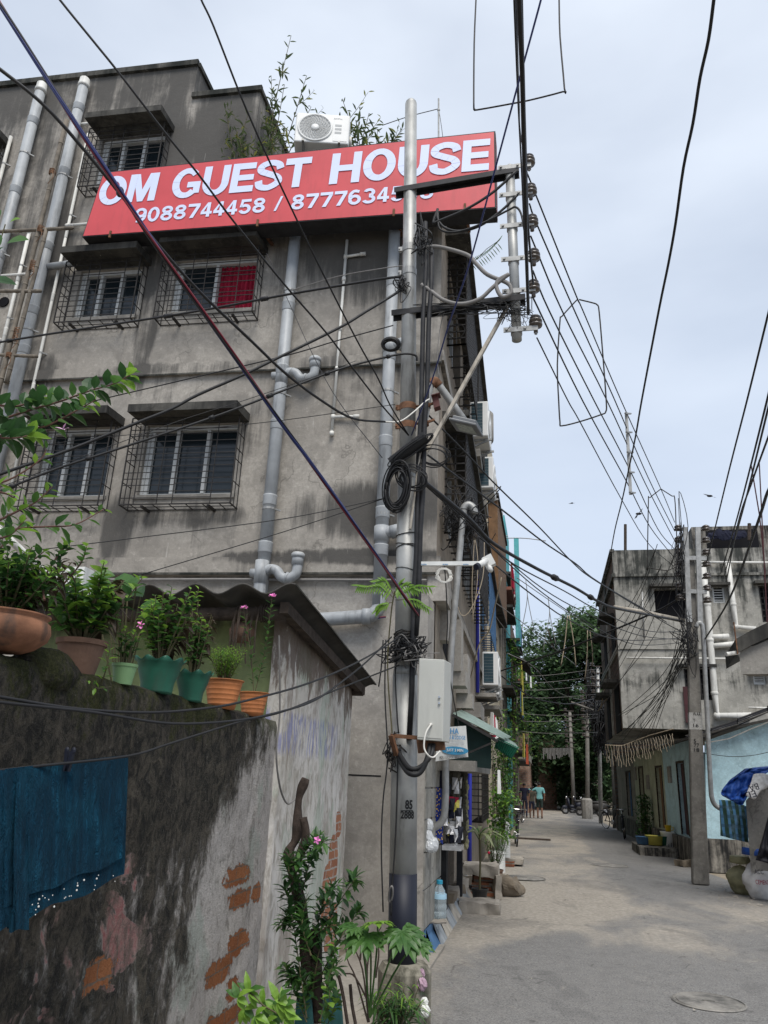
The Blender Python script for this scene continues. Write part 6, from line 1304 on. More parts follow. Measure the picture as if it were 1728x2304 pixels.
# flank: plaster frame with brick panels, runs away along the lane
z1_ = at(1392, 1455, Y=GY).z
mb = MB(); mb.quad((GX, GY, zb), (GX, GY, zt), (GX, GY+8.5, zt), (GX, GY+8.5, zb)); mb.build('brick_flank', M['brick_dark'], GR)
mb = MB(); mb.box(GX-.1, GX+.02, GY-.06, GY+8.6, zt-.95, zt-.82); mb.box(GX-.12, GX+.02, GY-.02, GY+8.6, zt-.05, zt+.04); mb.box(GX-.05, GX+.02, GY-.03, GY+8.5, z1_-.1, z1_+.1); mb.box(GX-.05, GX, GY+.0, GY+.25, zb, zt); mb.box(GX-.06, GX, GY+4, GY+4.3, zb, zt); mb.box(GX+.02, xr, GY-.07, GY, zt-.95, zt-.86); mb.box(GX, xr, GY-.05, GY, z1_-.08, z1_+.03); mb.build('band', M['grey_far'], GR)
for (a, b, c, d) in ((GY+1.2, GY+2.6, 6.0, 7.3), (GY+5, GY+6.4, 6.0, 7.3), (GY+1.0, GY+2.8, 3.5, 5.0), (GY+5, GY+6.6, 3.5, 5.0)):
    mb = MB(); mb.box(GX-.03, GX+.01, a, b, c, d); o = mb.build('flank_window', M['void'], GR); mb = MB(); mb.box(GX-.5, GX-.02, a-.1, b+.1, d+.05, d+.16); mb.build('sunshade', M['slab'], o)
for (a, b, c, d), mt in ((gw, 0), (w2, 1), (w3, 2), (w4, 2), (w5_, 1)):
    mb = MB(); mb.box(a-.0, b+.0, GY+.24, GY+.27, c, d); o = mb.build('window', M['void'], GR)
    mb = MB(); mb.box(a-.15, b+.15, GY-.28, GY-.002, d+.03, d+.12); mb.build('sunshade', M['slab'], o)
    if mt: 
        mb = MB(); mb.box(a, a+.05, GY+.05, GY+.1, c, d); mb.box(b-.05, b, GY+.05, GY+.1, c, d); mb.box(a+.05, b-.05, GY+.05, GY+.1, c, c+.05)
        for q in range(1, 6): mb.box(a+.05, b-.05, GY+.07, GY+.09, c+(d-c)*q/6, c+(d-c)*q/6+.03)
        mb.build('frame', M['white_frame'] if mt == 1 else M['iron'], o)
    if mt == 2: 
        mb = MB(); n_ = 5
        for q in range(n_+1): mb.box(a+(b-a)*q/n_-.012, a+(b-a)*q/n_+.012, GY+.02, GY+.04, c, d)
        mb.build('grille', M['iron'], o)
mb = MB(); a = at(1536, 1545, Y=GY-.1); mb.box(a.x, a.x+.28, GY-.12, GY-.08, a.z-1.1, a.z); tag(mb.build('checked_cloth', M['maroon']), 'red checked cloth hanging beside the far pole on the grey house', 'cloth')
# roof-top wall set back, with dark laundry
mb = MB(); p_ = at(1555, 1186, Y=GY+3); mb.box(p_.x, xr+2, GY+3, GY+6, zt, p_.z); o = mb.build('roof_room', M['plinth'], GR)
mb = MB(); mb.box(p_.x+.5, p_.x+2.3, GY+2.96, GY+2.99, zt+.2, p_.z-.15); mb.build('roof_opening', M['void'], GR)
mb = MB()
for k in range(9): q = at(1600+9*k, 1206-2*(k % 3), Y=GY+2.6); mb.ball(q, .14, 5, (1, .3, random.uniform(.8, 1.6)), .6)
tag(mb.build('dark_laundry', M['navy']), 'heap of dark clothes drying on the grey house roof', 'laundry')
for px_, py0, py1, r_ in ((1407, 1240, 1180, .05), (1686, 1215, 1178, .06)): mb = MB(); mb.tube([at(px_, py0, Y=GY+.5), at(px_, py1, Y=GY+.5)], r_, 8); tag(mb.build('roof_post', M['wood']), 'dark post standing on the grey house roof edge' if px_ < 1500 else 'bamboo stub standing on the roof beside the dark clothes', 'post')
def gp(pix, r, mat='white_pvc', d=.15, name='drainpipe'):
    P = [at(x, y, Y=GY-d) for x, y in pix]; mb = MB(); mb.tube(P, r, 10)
    for q in P[1:-1]: mb.ball(q, r*1.2, 5)
    mb.build(name, M[mat], GR, smooth=True)
gp([(1581, 1272), (1592, 1360), (1598, 1440), (1608, 1560), (1614, 1610), (1690, 1610)], .10)
gp([(1638, 1268), (1650, 1360), (1656, 1410), (1700, 1415)], .085); gp([(1578, 1265), (1740, 1266)], .04); gp([(1594, 1434), (1640, 1432)], .09); gp([(1600, 1454), (1660, 1448)], .085); gp([(1410, 1480), (1650, 1482)], .03); gp([(1445, 1332), (1449, 1436)], .03, 'galv'); gp([(1684, 1592), (1728, 1593)], .03)
mb = MB(); P = [at(1571, 1410, Y=20.5), at(1573, 1400, Y=20.5), at(1580, 1396, Y=20.5)]
# ------------------------------------------------------------------ far concrete pole
FPY = 17.0
FP = thing('concrete_pole', 'square weathered concrete pole with stencilled numbers in front of the blue house', 'utility pole', (2.8, FPY, 0))
a, b = at(1576, 1990, Y=FPY), at(1552, 1262, Y=FPY); mb = MB(); 
def sq(c, s_): return [(c.x-s_, c.y-s_*.7, c.z), (c.x+s_, c.y-s_*.7, c.z), (c.x+s_, c.y+s_*.7, c.z), (c.x-s_, c.y+s_*.7, c.z)]
mb.hexa(sq(a, .152)+sq(b, .09)); o = mb.build('shaft', M['pole_conc'], FP); bv = o.modifiers.new('b', 'BEVEL'); bv.width = .02; bv.segments = 1
mb = MB(); c0, c1 = a.lerp(b, .44), a.lerp(b, .50); s0 = .152+(.09-.152)*.44
def band(t0, t1, mat, g=.003):
    c0, c1 = a.lerp(b, t0), a.lerp(b, t1); mb = MB(); mb.hexa(sq(c0, .152-.062*t0+g)+sq(c1, .152-.062*t1+g)); return mb.build('painted_band', mat, FP)
band(.445, .497, plaster('flaky_white_paint', (.35, .34, .32), (.48, .47, .44), amount=.3, scale=4, bias=[(0, .3), (14, .3)]))
for t_, s_ in (('WAR', .487), ('Y', .468), ('16', .452), ('5', .405), ('77', .392), ('18', .378)):
    q = a.lerp(b, s_); letters(t_, FP, (q.x-.05, FPY-.7*(.152-.062*s_)-.005, q.z), (1, 0, 0), (0, 0, 1), .07, M['letters'], name='painted_number', bold=.0, thick=.002, width=.05*len(t_) if len(t_) > 1 else .04)
for px_ in (1524.5, 1555):
    mb = MB(); mb.bar(at(px_+2, 1425 if px_ > 1550 else 1300, Y=FPY-.1), at(px_-6+(4 if px_ > 1550 else 0)+2, 1187, Y=FPY-.1), .14, .04) if False else mb.bar(at({1524.5: 1551, 1555: 1575}[px_], 1400, Y=FPY-.12), at({1524.5: 1542, 1555: 1570}[px_], 1187, Y=FPY-.12), .085, .10, (1, 0, 0)); mb.build('top_channel', M['galv'], FP)
mb = MB()
for y_ in (1255, 1330): mb.bar(at(1536, y_, Y=FPY-.12), at(1590, y_+2, Y=FPY-.12), .05, .09)
separate(mb.build('cross_strap', M['galv'], FP))
for k in range(7):
    for px_, mt in ((1526, 'porcelain'), (1588, 'porcelain')):
        if px_ > 1550 and k > 6: continue
        q = at(px_+k*.6, 1188+k*(26 if px_ < 1550 else 27), Y=FPY-.1); mb = MB(); mb.lathe(q-Vector((0, 0, .06)), [(.03, 0), (.085, .01), (.09, .04), (.05, .06), (.085, .075), (.08, .10), (.03, .13), (0, .135)], 12); mb.bar(q-Vector((0, 0, .05)), q+Vector((.2 if px_ < 1550 else -.15, 0, -.05)), .03, .03); mb.build('insulator', M[mt], FP, smooth=True)
mb = MB(); P = [at(1566, 1412, Y=FPY-.2), at(1571, 1402, Y=FPY-.2), at(1578, 1404, Y=FPY-.2), at(1582, 1430, Y=FPY-.2), at(1590, 1590, Y=FPY-.2), at(1598, 1750, Y=FPY-.25), at(1603, 1800, Y=FPY-.25), at(1618, 1818, Y=FPY-.25), at(1640, 1824, Y=FPY-.3), at(1680, 1832, Y=FPY-.4)]
mb.tube(spline(P, 4), .045, 10); tag(mb.build('service_pipe', M['galv'], smooth=True), 'grey hooked service pipe running down beside the concrete pole and bending right', 'pipe')
squiggle('dense tangle of black wires on the far concrete pole', 1545, 1440, 30, 80, FPY-.3, 16, .008, seed=31, dy=.25, k=4); squiggle('snarl of wires around the far pole insulators', 1530, 1270, 16, 110, FPY-.2, 16, .007, seed=32, k=4, dy=.2)
random.seed(44)
for k in range(15):
    x0_, y0_ = random.uniform(1525, 1548), random.uniform(1420, 1500); x1_, y1_ = random.uniform(1390, 1480), random.uniform(1580, 1690)
    wire('thin black wire fanning down from the far pole across the grey house', [(x0_, y0_), ((x0_+x1_)/2+random.uniform(0, 18), (y0_+y1_)/2+random.uniform(0, 12)), (x1_, y1_)], FPY-.2, 24+random.random(), .008, group='wires fanning down from the far pole', name='service_wire')
for k in range(8):
    x0_, y0_ = random.uniform(1470, 1540), random.uniform(1200, 1330); wire('thin black wire slanting past the grey house front', [(x0_, y0_), (x0_-random.uniform(40, 70), y0_+random.uniform(110, 160)), (x0_-random.uniform(110, 170), y0_+random.uniform(240, 330))], FPY, 24, .008, group='wires slanting past the grey house', name='service_wire')
# LED string lights hanging in rows
T = thing('string_lights', 'row of unlit icicle string lights hanging under the grey house overhang', 'string lights', at(1400, 1680, Y=22)); mb = MB(); random.seed(3)
for k in range(26):
    x_ = 1362+k*6.0; top = 1676-max(0, k-6)*1.35; L_ = random.uniform(36, 52) if k < 18 else random.uniform(26, 40)
    mb.tube([at(x_+random.uniform(-2, 2)+q*3*.4, top+L_*q/5, Y=27-k*.22) for q in range(6)], .009, 4)
mb.tube([at(1362, 1676, Y=27), at(1400, 1678, Y=25.8), at(1460, 1655, Y=23.5), at(1515, 1640, Y=21.5)], .012, 4); mb.build('hanging_strings', M['tan_cable'], T)
mb = MB(); mb.box(2.35, 3.48, 23.3, 25.4, 0, .22); tag(mb.build('drain_ledge', M['plinth']), 'low concrete ledge carrying wash tubs in front of the row houses', 'ledge')
T = thing('string_lights', 'row of unlit icicle string lights far down the lane before the tree', 'string lights', at(1250, 1690, Y=45)); mb = MB()
for k in range(20): x_ = 1222+k*3.2; mb.tube([at(x_, 1683, Y=45), at(x_+1, 1683+random.uniform(12, 26), Y=45)], .03, 4)
mb.build('hanging_strings', M['grey_cable'], T)
for n_, (x_, y0_, y1_, x2) in enumerate(((1277, 1385, 1500, 1262), (1281, 1385, 1500, 1296), (1322, 1418, 1530, 1316), (1327, 1418, 1500, 1334), (1398, 1520, 1600, 1345), (1370, 1470, 1592, 1352), (1372, 1590, 1640, 1392))):
    wire('pale drooping light string in front of the tree', [(x_, y0_), ((x_+x2)/2+2, (y0_+y1_)/2), (x2, y1_)], 32, 32, .022, 'tan_cable', group='pale light strings over the lane', name='light_string')
# ------------------------------------------------------------------ row of small blue and green houses on the right
RX = lambda y: 3.62-.045*(y-20)
RW = thing('row_house', 'pale green and blue row houses with narrow doors along the right side', 'building', (4, 26, 0))
def rseg(y0, y1, mat, holes, top=3.0):
    F = lambda y, z, d=0: Vector((RX(y)-d, y, z)); mb = MB(); wall_grid(mb, y0, y1, .55, top, holes, F=F, depth=.15); mb.build('wall', mat, RW)
    for (a, b, c, d), mt in holes.items():
        mb = MB(); mb.quad(F(a, c, -.1), F(b, c, -.1), F(b, d, -.1), F(a, d, -.1)); o = mb.build('door' if c < 1 else 'window', M[mt], RW)
        mb = MB(lambda p: F(p.x, p.z, p.y)); mb.box(a-.05, a, -.02, .02, c, d); mb.box(b, b+.05, -.02, .02, c, d); mb.box(a-.05, b+.05, -.02, .02, d, d+.06); mb.build('frame', M['wood'] if mt != 'void' else M['navy'], o)
rseg(20.0, 25.2, M['blue_wall'], {(20.35, 21.3, 1.7, 2.6): 'void', (22.3, 23.2, .6, 2.4): 'maroon'})
rseg(25.22, 31, M['ocher_wall'], {(25.5, 26.5, .6, 2.35): 'wallflat', (29, 29.9, .6, 2.4): 'maroon'})
rseg(31.02, 36, M['old_wall'], {(32, 33.2, .7, 2.3): 'blue_paint'})
mb = MB(lambda p: Vector((RX(p.x)-p.y, p.x, p.z))); mb.box(20, 25.2, -.1, .12, 0, .56); mb.box(25.25, 31, -.1, .10, 0, .56); mb.box(31, 36, -.1, .08, 0, .6); mb.build('plinth', M['plinth'], RW)
for (y_, z_) in ((24.2, 1.9), (28, 1.7), (30.6, 2.0)): mb = MB(lambda p: Vector((RX(p.x)-p.y, p.x, p.z))); mb.box(y_-.2, y_+.2, 0, .05, z_, z_+.45); mb.build('wall_panel', M['conc'], RW)
mb = MB(); mb.hexa([(RX(20)-.35, 19.6, 2.86), (RX(31)-.3, 31, 2.75), (RX(31)+3, 31, 3.6), (RX(20)+3, 19.6, 3.7), (RX(20)-.35, 19.6, 2.92), (RX(31)-.3, 31, 2.81), (RX(31)+3, 31, 3.66), (RX(20)+3, 19.6, 3.76)]); mb.build('roof', M['asbestos'], RW)
mb = MB(); mb.box(RX(36)-.1, 5, 36, 36.3, 0, 3.6); mb.build('brick_end_wall', M['brick_dark'], RW)
# blue house front (gable facing the viewer)
BH = thing('blue_house', 'sky-blue plastered house front with a black sheet roof at the right', 'building', (5, 20, 0))
pts = [at(1575, 1955, Y=20), at(1760, 1975, Y=20), at(1760, 1610, Y=20), at(1728, 1618, Y=20), at(1660, 1642, Y=20), at(1585, 1668, Y=20)]
pts = [Vector((3.43, 19.9, .0)), Vector((6.5, 19.9, 0))]+[Vector((6.5, 19.9, 4.0))]+[Vector((p.x, 19.9, p.z)) for p in pts[3:]]
mb = MB(); mb.prism(pts, Vector((0, .12, 0))); recalc(mb.build('wall', M['blue_wall'], BH))
mb = MB(); mb.box(3.4, 6.5, 19.8, 19.899, 0, .70); mb.build('plinth', M['plinth'], BH)
for k in range(7):
    mb = MB(); o_ = random.uniform(-.03, .05); P = [at(x, y-3-k*1.6, Y=19.6+.1*k) for x, y in ((1560-k*3, 1672), (1600, 1656), (1660, 1634), (1728, 1606), (1790, 1582))]
    for a, b in zip(P, P[1:]): mb.bar(a+Vector((0, 0, o_)), b+Vector((0, 0, o_*.3)), .10, .022)
    mb.build('roof_layer', M['tarp_black'] if k % 3 else M['asbestos'], BH)
mb = MB(); P = [at(x, y, Y=19.5) for x, y in ((1585, 1672), (1640, 1662), (1690, 1640), (1760, 1612))]
for a, b in zip(P, P[1:]): mb.bar(a, b, .06, .02)
mb.build('pale_roof_edge', M['conc'], BH)
wire('thin wire sagging across the sky-blue wall', [(1585, 1695), (1640, 1702), (1690, 1700), (1740, 1690)], 19.7, 19.7, .008)
# arched concrete canopy at the right edge
CN = thing('concrete_canopy', 'mossy concrete porch canopy with an arched edge at the right border', 'canopy', at(1690, 1515, Y=13.5))
P = [at(x, y, Y=13.5) for x, y in ((1655, 1438), (1690, 1418), (1728, 1400), (1800, 1380), (1800, 1412), (1728, 1434), (1690, 1452), (1658, 1470))]
mb = MB(); mb.prism(P, Vector((.2, 1.8, 0))); recalc(mb.build('slab', M['slab'], CN))
P = [at(x, y, Y=13.6) for x, y in ((1658, 1468), (1680, 1456), (1700, 1452), (1728, 1440), (1800, 1415), (1800, 1515), (1668, 1517), (1664, 1480))]
mb = MB(); mb.prism(P, Vector((.2, .25, 0))); recalc(mb.build('arched_beam', M['conc'], CN))
mb = MB(); mb.tube([at(1634, 1472, Y=13.5), at(1662, 1468, Y=13.6)], .035, 10); mb.build('spout', M['white_pvc'], CN)
mb = MB(); mb.tube([at(1660, 1472, Y=13.4), at(1651, 1400, Y=13.4)], .012, 5); mb.build('rebar', M['rust'], CN)
mb = MB(); P = [at(1728, 1515, Y=14), at(1900, 1515, Y=14)]; mb.box(P[0].x+.1, P[0].x+1, 13.7, 14.1, 0, P[0].z+.2); mb.build('pillar', M['conc'], CN)
# ------------------------------------------------------------------ trees at the end of the lane
def tree(label, c, h, r, n, ls, trunk_r=.25, group=None, blobs=26, zlo=.35):
    t = thing('leafy_tree', label, 'tree', c, group); c = Vector(c); mb = MB()
    for _ in range(7):
        a = random.random()*6.28; q = random.uniform(.3, .8)*r; e = c+Vector((math.cos(a)*q, math.sin(a)*q, h*random.uniform(.6, .95))); m_ = c+Vector((0, 0, h*.35))
        mb.tube(spline([c, m_, m_.lerp(e, .5)+Vector((0, 0, .3)), e], 4), [trunk_r*(1-.85*i/12) for i in range(13)], 6)
    mb.build('trunk', M['bark'], t, smooth=True)
    mb = MB(); cs = []
    for _ in range(blobs):
        a = random.random()*6.28; q = r*math.sqrt(random.random())*.85; z = random.uniform(zlo, 1.0); q *= (1.15-.6*max(0, z-.55)/.45)
        cs.append((c+Vector((math.cos(a)*q, math.sin(a)*q, h*z-r*.1)), r*random.uniform(.20, .36)))
    for _ in range(n):
        b, br_ = random.choice(cs); v = Vector((random.gauss(0, 1), random.gauss(0, 1), random.gauss(0, .75))).normalized()*br_*random.uniform(.55, 1.15); p = b+v
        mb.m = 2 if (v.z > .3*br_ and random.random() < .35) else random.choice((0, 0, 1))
        d = Vector((random.uniform(-1, 1), random.uniform(-1, 1), random.uniform(-.6, .3))); s_ = ls*random.uniform(.6, 1.3)
        u = d.cross(Vector((0, 0, 1))).normalized()*s_*.3; d = d.normalized()*s_
        mb.add([p, p+d*.5+u, p+d, p+d*.5-u], [(0, 1, 2, 3)])
    mb.build('crown', LFAR, t); return t
random.seed(77)
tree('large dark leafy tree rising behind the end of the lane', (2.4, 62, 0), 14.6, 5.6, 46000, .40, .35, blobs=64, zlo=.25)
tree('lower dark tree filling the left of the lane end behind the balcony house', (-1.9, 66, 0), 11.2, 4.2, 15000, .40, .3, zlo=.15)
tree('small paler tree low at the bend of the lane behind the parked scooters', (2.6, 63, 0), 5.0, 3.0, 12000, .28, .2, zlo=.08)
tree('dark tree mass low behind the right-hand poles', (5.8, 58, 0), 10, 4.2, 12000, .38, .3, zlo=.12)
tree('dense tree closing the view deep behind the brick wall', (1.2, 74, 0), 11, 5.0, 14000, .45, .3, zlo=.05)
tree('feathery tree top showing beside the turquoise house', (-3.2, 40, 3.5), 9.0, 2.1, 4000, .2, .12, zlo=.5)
mb = MB(); mb.box(-8, 12, 82, 83, 0, 7); o = mb.build('far_wall', M['old_wall']); tag(o, 'plain dim wall far behind the trees', 'wall')
random.seed(8)
# creeper and shrubs along the left houses
def shrub(label, c, r, h, n, ls, cat='shrub', mats=(0, 0, 1, 2), name='shrub'):
    t = thing(name, label, cat, c); c = Vector(c); mb = MB(); mb.m = 4
    for _ in range(6): mb.tube([c, c+Vector((random.uniform(-r, r)*.5, random.uniform(-r, r)*.5, h*random.uniform(.4, .9)))], .012, 4)
    for _ in range(n):
        v = Vector((random.gauss(0, .45)*r, random.gauss(0, .45)*r, h*random.uniform(.1, 1))); mb.m = random.choice(mats); d = Vector((random.uniform(-1, 1), random.uniform(-1, 1), random.uniform(-.4, .8))); mb.leaf(c+v, d, (0, 0, 1), ls*random.uniform(.6, 1.2), ls*.5, .4)
    mb.build('foliage', foliage_mats(), t); return t
shrub('creeper climbing the railings beside the blue grille', (-1.15, 19.0, .2), .28, 3.2, 750, .10)
shrub('leafy creeper hanging over the left side halfway down the lane', (-1.2, 23.5, .9), .33, 2.3, 1000, .13); shrub('bushy potted shrub beside the white drum', (-1.02, 17.9, .45), .32, 1.1, 500, .12, mats=(1, 1, 2))
shrub('green creeper on the balcony of the brick house', (-1.0, 38, 2.7), .6, 2.2, 500, .16); shrub('weedy shrub under the row houses behind the bicycles', (RX(28)-.25, 27.6, .2), .28, 1.3, 550, .12, mats=(0, 0, 1)); shrub('climber in front of the turquoise house', (-1.25, 30.5, 3.0), .3, 4.2, 600, .14)
shrub('grass tuft growing on the broken parapet', (-1.2, 44, 6.6), .5, 1.2, 400, .2, mats=(1, 2))
# ------------------------------------------------------------------ poles farther away on the right
for n_, (pb, pt_, r_, Y, mt, lab) in enumerate((((1393, 1862), (1392, 1700), .06, 37, 'black_paint', 'slim black post with white tape under the grey house'), ((1385, 1860), (1380, 1690), .12, 38, 'pole_conc', 'short pale concrete post behind the black post'), ((1322, 1842), (1321, 1560), .12, 47, 'pole_conc', 'grey concrete pole with thick base beside the parked scooters'), ((1290, 1780), (1282, 1600), .13, 56, 'pole_conc', 'distant pale pole in front of the trees'), ((1352, 1850), (1345, 1500), .10, 42, 'galv', 'tall thin galvanised pole crowded with insulators'))):
    t = thing('street_pole', lab, 'utility pole', at(pb[0], pb[1], Y=Y)); mb = MB(); a = at(*pb, Y=Y); a.z = 0; b = at(*pt_, Y=Y); mb.tube([a, b], [r_*1.1, r_*.85], 10); mb.build('shaft', M[mt], t, smooth=True)
    if n_ == 2: mb = MB(); mb.lathe((a.x, a.y, 0), [(.3, 0), (.3, 1.0), (.2, 1.1), (0, 1.1)], 10); mb.build('concrete_base', M['conc'], t)
    if n_ in (2, 3, 4):
        for k in range(8):
            mb = MB(); q = b-Vector((0, 0, .35*k)); mb.lathe(q+Vector((-.3, -.1, 0)), [(.03, 0), (.12, .02), (.12, .07), (.05, .1), (.11, .13), (.1, .18), (0, .2)], 8); mb.bar(q+Vector((-.3, -.1, 0)), q+Vector((.25, -.1, 0)), .05, .05); mb.build('insulator', M['porcelain'], t)
squiggle('thick mess of wires round the distant poles on the right', 1352, 1630, 26, 60, 40, 60, .024, seed=51, dy=1.2, k=4); squiggle('wire mess high on the insulator pole before the tree', 1330, 1560, 14, 60, 43, 26, .02, seed=52, dy=.6, k=4, mat='iron')
mb = MB(); P = [at(1340, 1600, Y=40), at(1285, 1580, Y=40)]; mb.tube(P, .06, 6); tag(mb.build('lamp_arm', M['pole_conc']), 'pale slanting lamp arm on the distant pole', 'lamp arm')
# ------------------------------------------------------------------ shop in the side wall
AW = thing('shop_awning', 'translucent green corrugated awning over the little shop', 'awning', at(1090, 1650, Y=10.5))
Pq = [at(1019, 1598, Y=9.5), at(1060, 1640, Y=9.5), at(1152, 1692, Y=11.0), at(1165, 1700, Y=11.4)]
A0, A1, A2, A3 = at(1017, 1600, Y=9.6), at(1135, 1712, Y=9.7), at(1168, 1690, Y=11.6), at(1060, 1600, Y=13.2)
def sheet(p00, p10, p11, p01, n, m_, amp, mat, name, par, th=.004):
    vs = []; nn = (p10-p00).cross(p01-p00).normalized()
    for i in range(n+1):
        for j in range(m_+1):
            u, v = i/n, j/m_; vs.append(p00*(1-u)*(1-v)+p10*u*(1-v)+p11*u*v+p01*(1-u)*v+nn*amp*math.sin(j*1.57))
    fs = [(i*(m_+1)+j, (i+1)*(m_+1)+j, (i+1)*(m_+1)+j+1, i*(m_+1)+j+1) for i in range(n) for j in range(m_)]
    mb = MB(); mb.add(vs, fs); o = mb.build(name, mat, par, smooth=True); s_ = o.modifiers.new('s', 'SOLIDIFY'); s_.thickness = th; return o
T0, T1, T2, T3 = at(1019, 1605, Y=9.45), at(1136, 1664, Y=9.6), at(1150, 1658, Y=12.0), at(1040, 1597, Y=12.4)
sheet(T0, T1, T2, T3, 4, 40, .010, M['green_edge'], 'sheet', AW)
sheet(at(1118, 1660, Y=9.6), at(1112, 1682, Y=9.7), at(1150, 1708, Y=9.75), at(1167, 1682, Y=9.7), 6, 40, .010, M['green_sheet'], 'front_flap', AW)
sheet(at(1138, 1660, Y=9.65), at(1118, 1663, Y=9.6), at(1167, 1684, Y=9.7), at(1160, 1672, Y=11.8), 4, 30, .006, M['green_edge'], 'flap_edge', AW)
mb = MB(); mb.bar(at(1018, 1608, Y=9.4), at(1120, 1668, Y=9.5), .03, .03); mb.bar(at(1040, 1700, Y=9.5), at(1105, 1672, Y=9.5), .02, .02); mb.build('frame', M['iron'], AW)
mb = MB(); P = [at(1022, 1612, Y=9.7), at(1105, 1662, Y=9.8), at(1105, 1730, Y=9.8), at(1022, 1720, Y=9.7)]; mb.prism(P, Vector((0, .02, 0))); recalc(mb.build('side_screen', simple('dark_green_tarp', (.012, .035, .03), .7, var=.4), AW))
BRD = thing('advert_board', 'small white shop board with blue lettering and a blue oval reading JUST 3 MIN', 'sign', at(1020, 1705, Y=9.0))
Yb = 9.0; f = [at(980, 1713, Y=Yb), at(1053, 1703, Y=Yb+.1), at(1048, 1633, Y=Yb+.1), at(985, 1637, Y=Yb)]
mb = MB(); mb.prism(f, Vector((0, .03, 0))); recalc(mb.build('board', simple('dirty_white_board', (.58, .58, .55), .6, var=.12, scale=12, dirt=.25), BRD)); ux_ = (f[1]-f[0]).normalized()
def bl(t_, px_, py_, w_, h_, mat='blue_letters', bold=.02): letters(t_, BRD, at(px_, py_, Y=Yb-.012+(px_-980)/73*.1), (1, .16, 0), (0, 0, 1), h_, M[mat], bold=bold, width=w_, thick=.002)
bl('ISHA', 1003, 1651, .15, .065); bl('JAKAI & LODGE', 996, 1665, .26, .055); bl('www.ishalodge.com', 1000, 1676, .22, .028, 'ac_grey', 0); bl('9051105557 / 8582972450', 989, 1708, .33, .035, 'letters', .0)
oc = at(1024, 1689, Y=Yb+.045); mb = MB(); mb.prism([oc+Vector((.15*math.cos(a*.2618), -.012+.024*math.cos(a*.2618), .045*math.sin(a*.2618))) for a in range(24)], Vector((0, .006, 0))); mb.build('blue_oval', simple('oval_blue', (.04, .22, .38), .6), BRD)
letters('JUST 3 MIN', BRD, oc+Vector((-.095, -.036, -.02)), (1, .16, 0), (0, 0, 1), .04, M['white_plastic'], bold=.01, width=.19, thick=.003)
# shop contents
SHP = thing('snack_packets', 'strips of shiny snack packets hanging in the shop doorway', 'packets', at(1010, 1850, Y=9.8)); random.seed(14)
for k in range(60):
    px_ = random.uniform(996, 1036); py_ = random.uniform(1770, 1905); q = at(px_, py_, Y=random.uniform(9.65, 9.95)); mb = MB(); h_ = random.uniform(.09, .15); w_ = .033; tl = random.uniform(-.02, .02)
    mb.add([q+Vector((-w_, 0, 0)), q+Vector((w_, .01, 0)), q+Vector((w_+tl, .0, h_)), q+Vector((-w_+tl, 0, h_)), q+Vector((tl/2, -.02, h_/2))], [(0, 1, 4), (1, 2, 4), (2, 3, 4), (3, 0, 4)])
    mb.build('packet', random.choice([M['silver_foil']]*5+[M['black_paint']]*5+[M['navy'], M['yellow_cloth'], M['redcloth'], M['white_plastic'], M['olive_cloth']]), SHP)
mb = MB(); 
for j in range(8):
    q = at(980+2*j, 1800, Y=9.6)
bluep = NT('blue_patterned_cloth', .8, .2); dd_ = bluep.vor(34); M['bluep'] = bluep.out(bluep.mix(bluep.step(dd_, .34, .28), (.01, .025, .16), (.50, .32, .06)))
P = [at(979, 1770, Y=9.4), at(996, 1776, Y=9.5), at(996, 1900, Y=9.5), at(979, 1880, Y=9.4)]; mb = MB(); mb.prism(P, Vector((0, .03, 0))); tag(recalc(mb.build('patterned_cloth', M['bluep'])), 'deep blue cloth dotted with yellow hanging at the shop entrance', 'cloth')
for lab, x_, y0_, y1_, mt, rr in (('dark braided garland hanging at the far door jamb of the shop', 1043, 1735, 1900, 'olive_cloth', .05), ('green braided garland hanging just behind the dark one', 1049, 1760, 1915, 'sack_khaki', .03), ('dull shopping nets hanging high in the shop doorway', 1020, 1720, 1790, 'olive_cloth', .08), ('dark cap and bags hanging beside the blue cloth', 990, 1745, 1775, 'navy', .08)):
    mb = MB(); n_ = 14
    for i in range(n_): q = at(x_+math.sin(i*1.7)*1.5, y0_+(y1_-y0_)*i/n_, Y=10.4 if x_ > 1040 else 9.8); mb.ball(q, rr*random.uniform(.8, 1.2), 4, (1, 1, 1.3), .3)
    tag(mb.build('hanging_goods', M[mt], smooth=False), lab, 'goods')
mb = MB(); a = at(998, 1906, Y=9.55); mb.box(a.x, a.x+.22, 9.4, 9.7, a.z-.02, a.z+.03); tag(mb.build('foil_tray', M['silver_foil']), 'small silver shelf edge under the snack packets', 'shelf')
mb = MB()
mb.box(-1.32, -1.24, 9.98, 10.02, .2, 2.3); mb.box(-1.30, -1.22, 11.6, 11.66, .2, 2.5); mb.box(-1.34, -1.28, 10.4, 10.46, .2, 1.4); 
for o_, lb in zip(sorted(separate(mb.build('door_post', M['black_steel'])), key=lambda q: q.location.y), ('dark steel post at the near side of the shop doorway', 'short dark post inside the shop doorway', 'tall dark post at the far side of the shop doorway')): tag(o_, lb, 'door post')
mb = MB(); mb.box(-1.5, -1.4, 10.46, 11.58, .2, 1.2); tag(mb.build('shop_counter', M['wood']), 'brown wooden counter front inside the shop doorway', 'counter')
mb = MB(); a = at(1000, 1718, Y=9.6); mb.box(-1.32, -.85, 9.5, 12.0, a.z-.08, a.z+.04); tag(mb.build('shop_lintel', M['conc']), 'concrete ledge over the shop opening beneath the white board', 'ledge')
def bagmesh(label, pts, rs, mat, name='plastic_bag', cat='bag', jit=.35):
    mb = MB()
    for p, r_ in zip(pts, rs): mb.ball(p, r_, 9, (1, .8, 1.15), jit)
    o = mb.build(name, mat, smooth=False); return tag(o, label, cat)
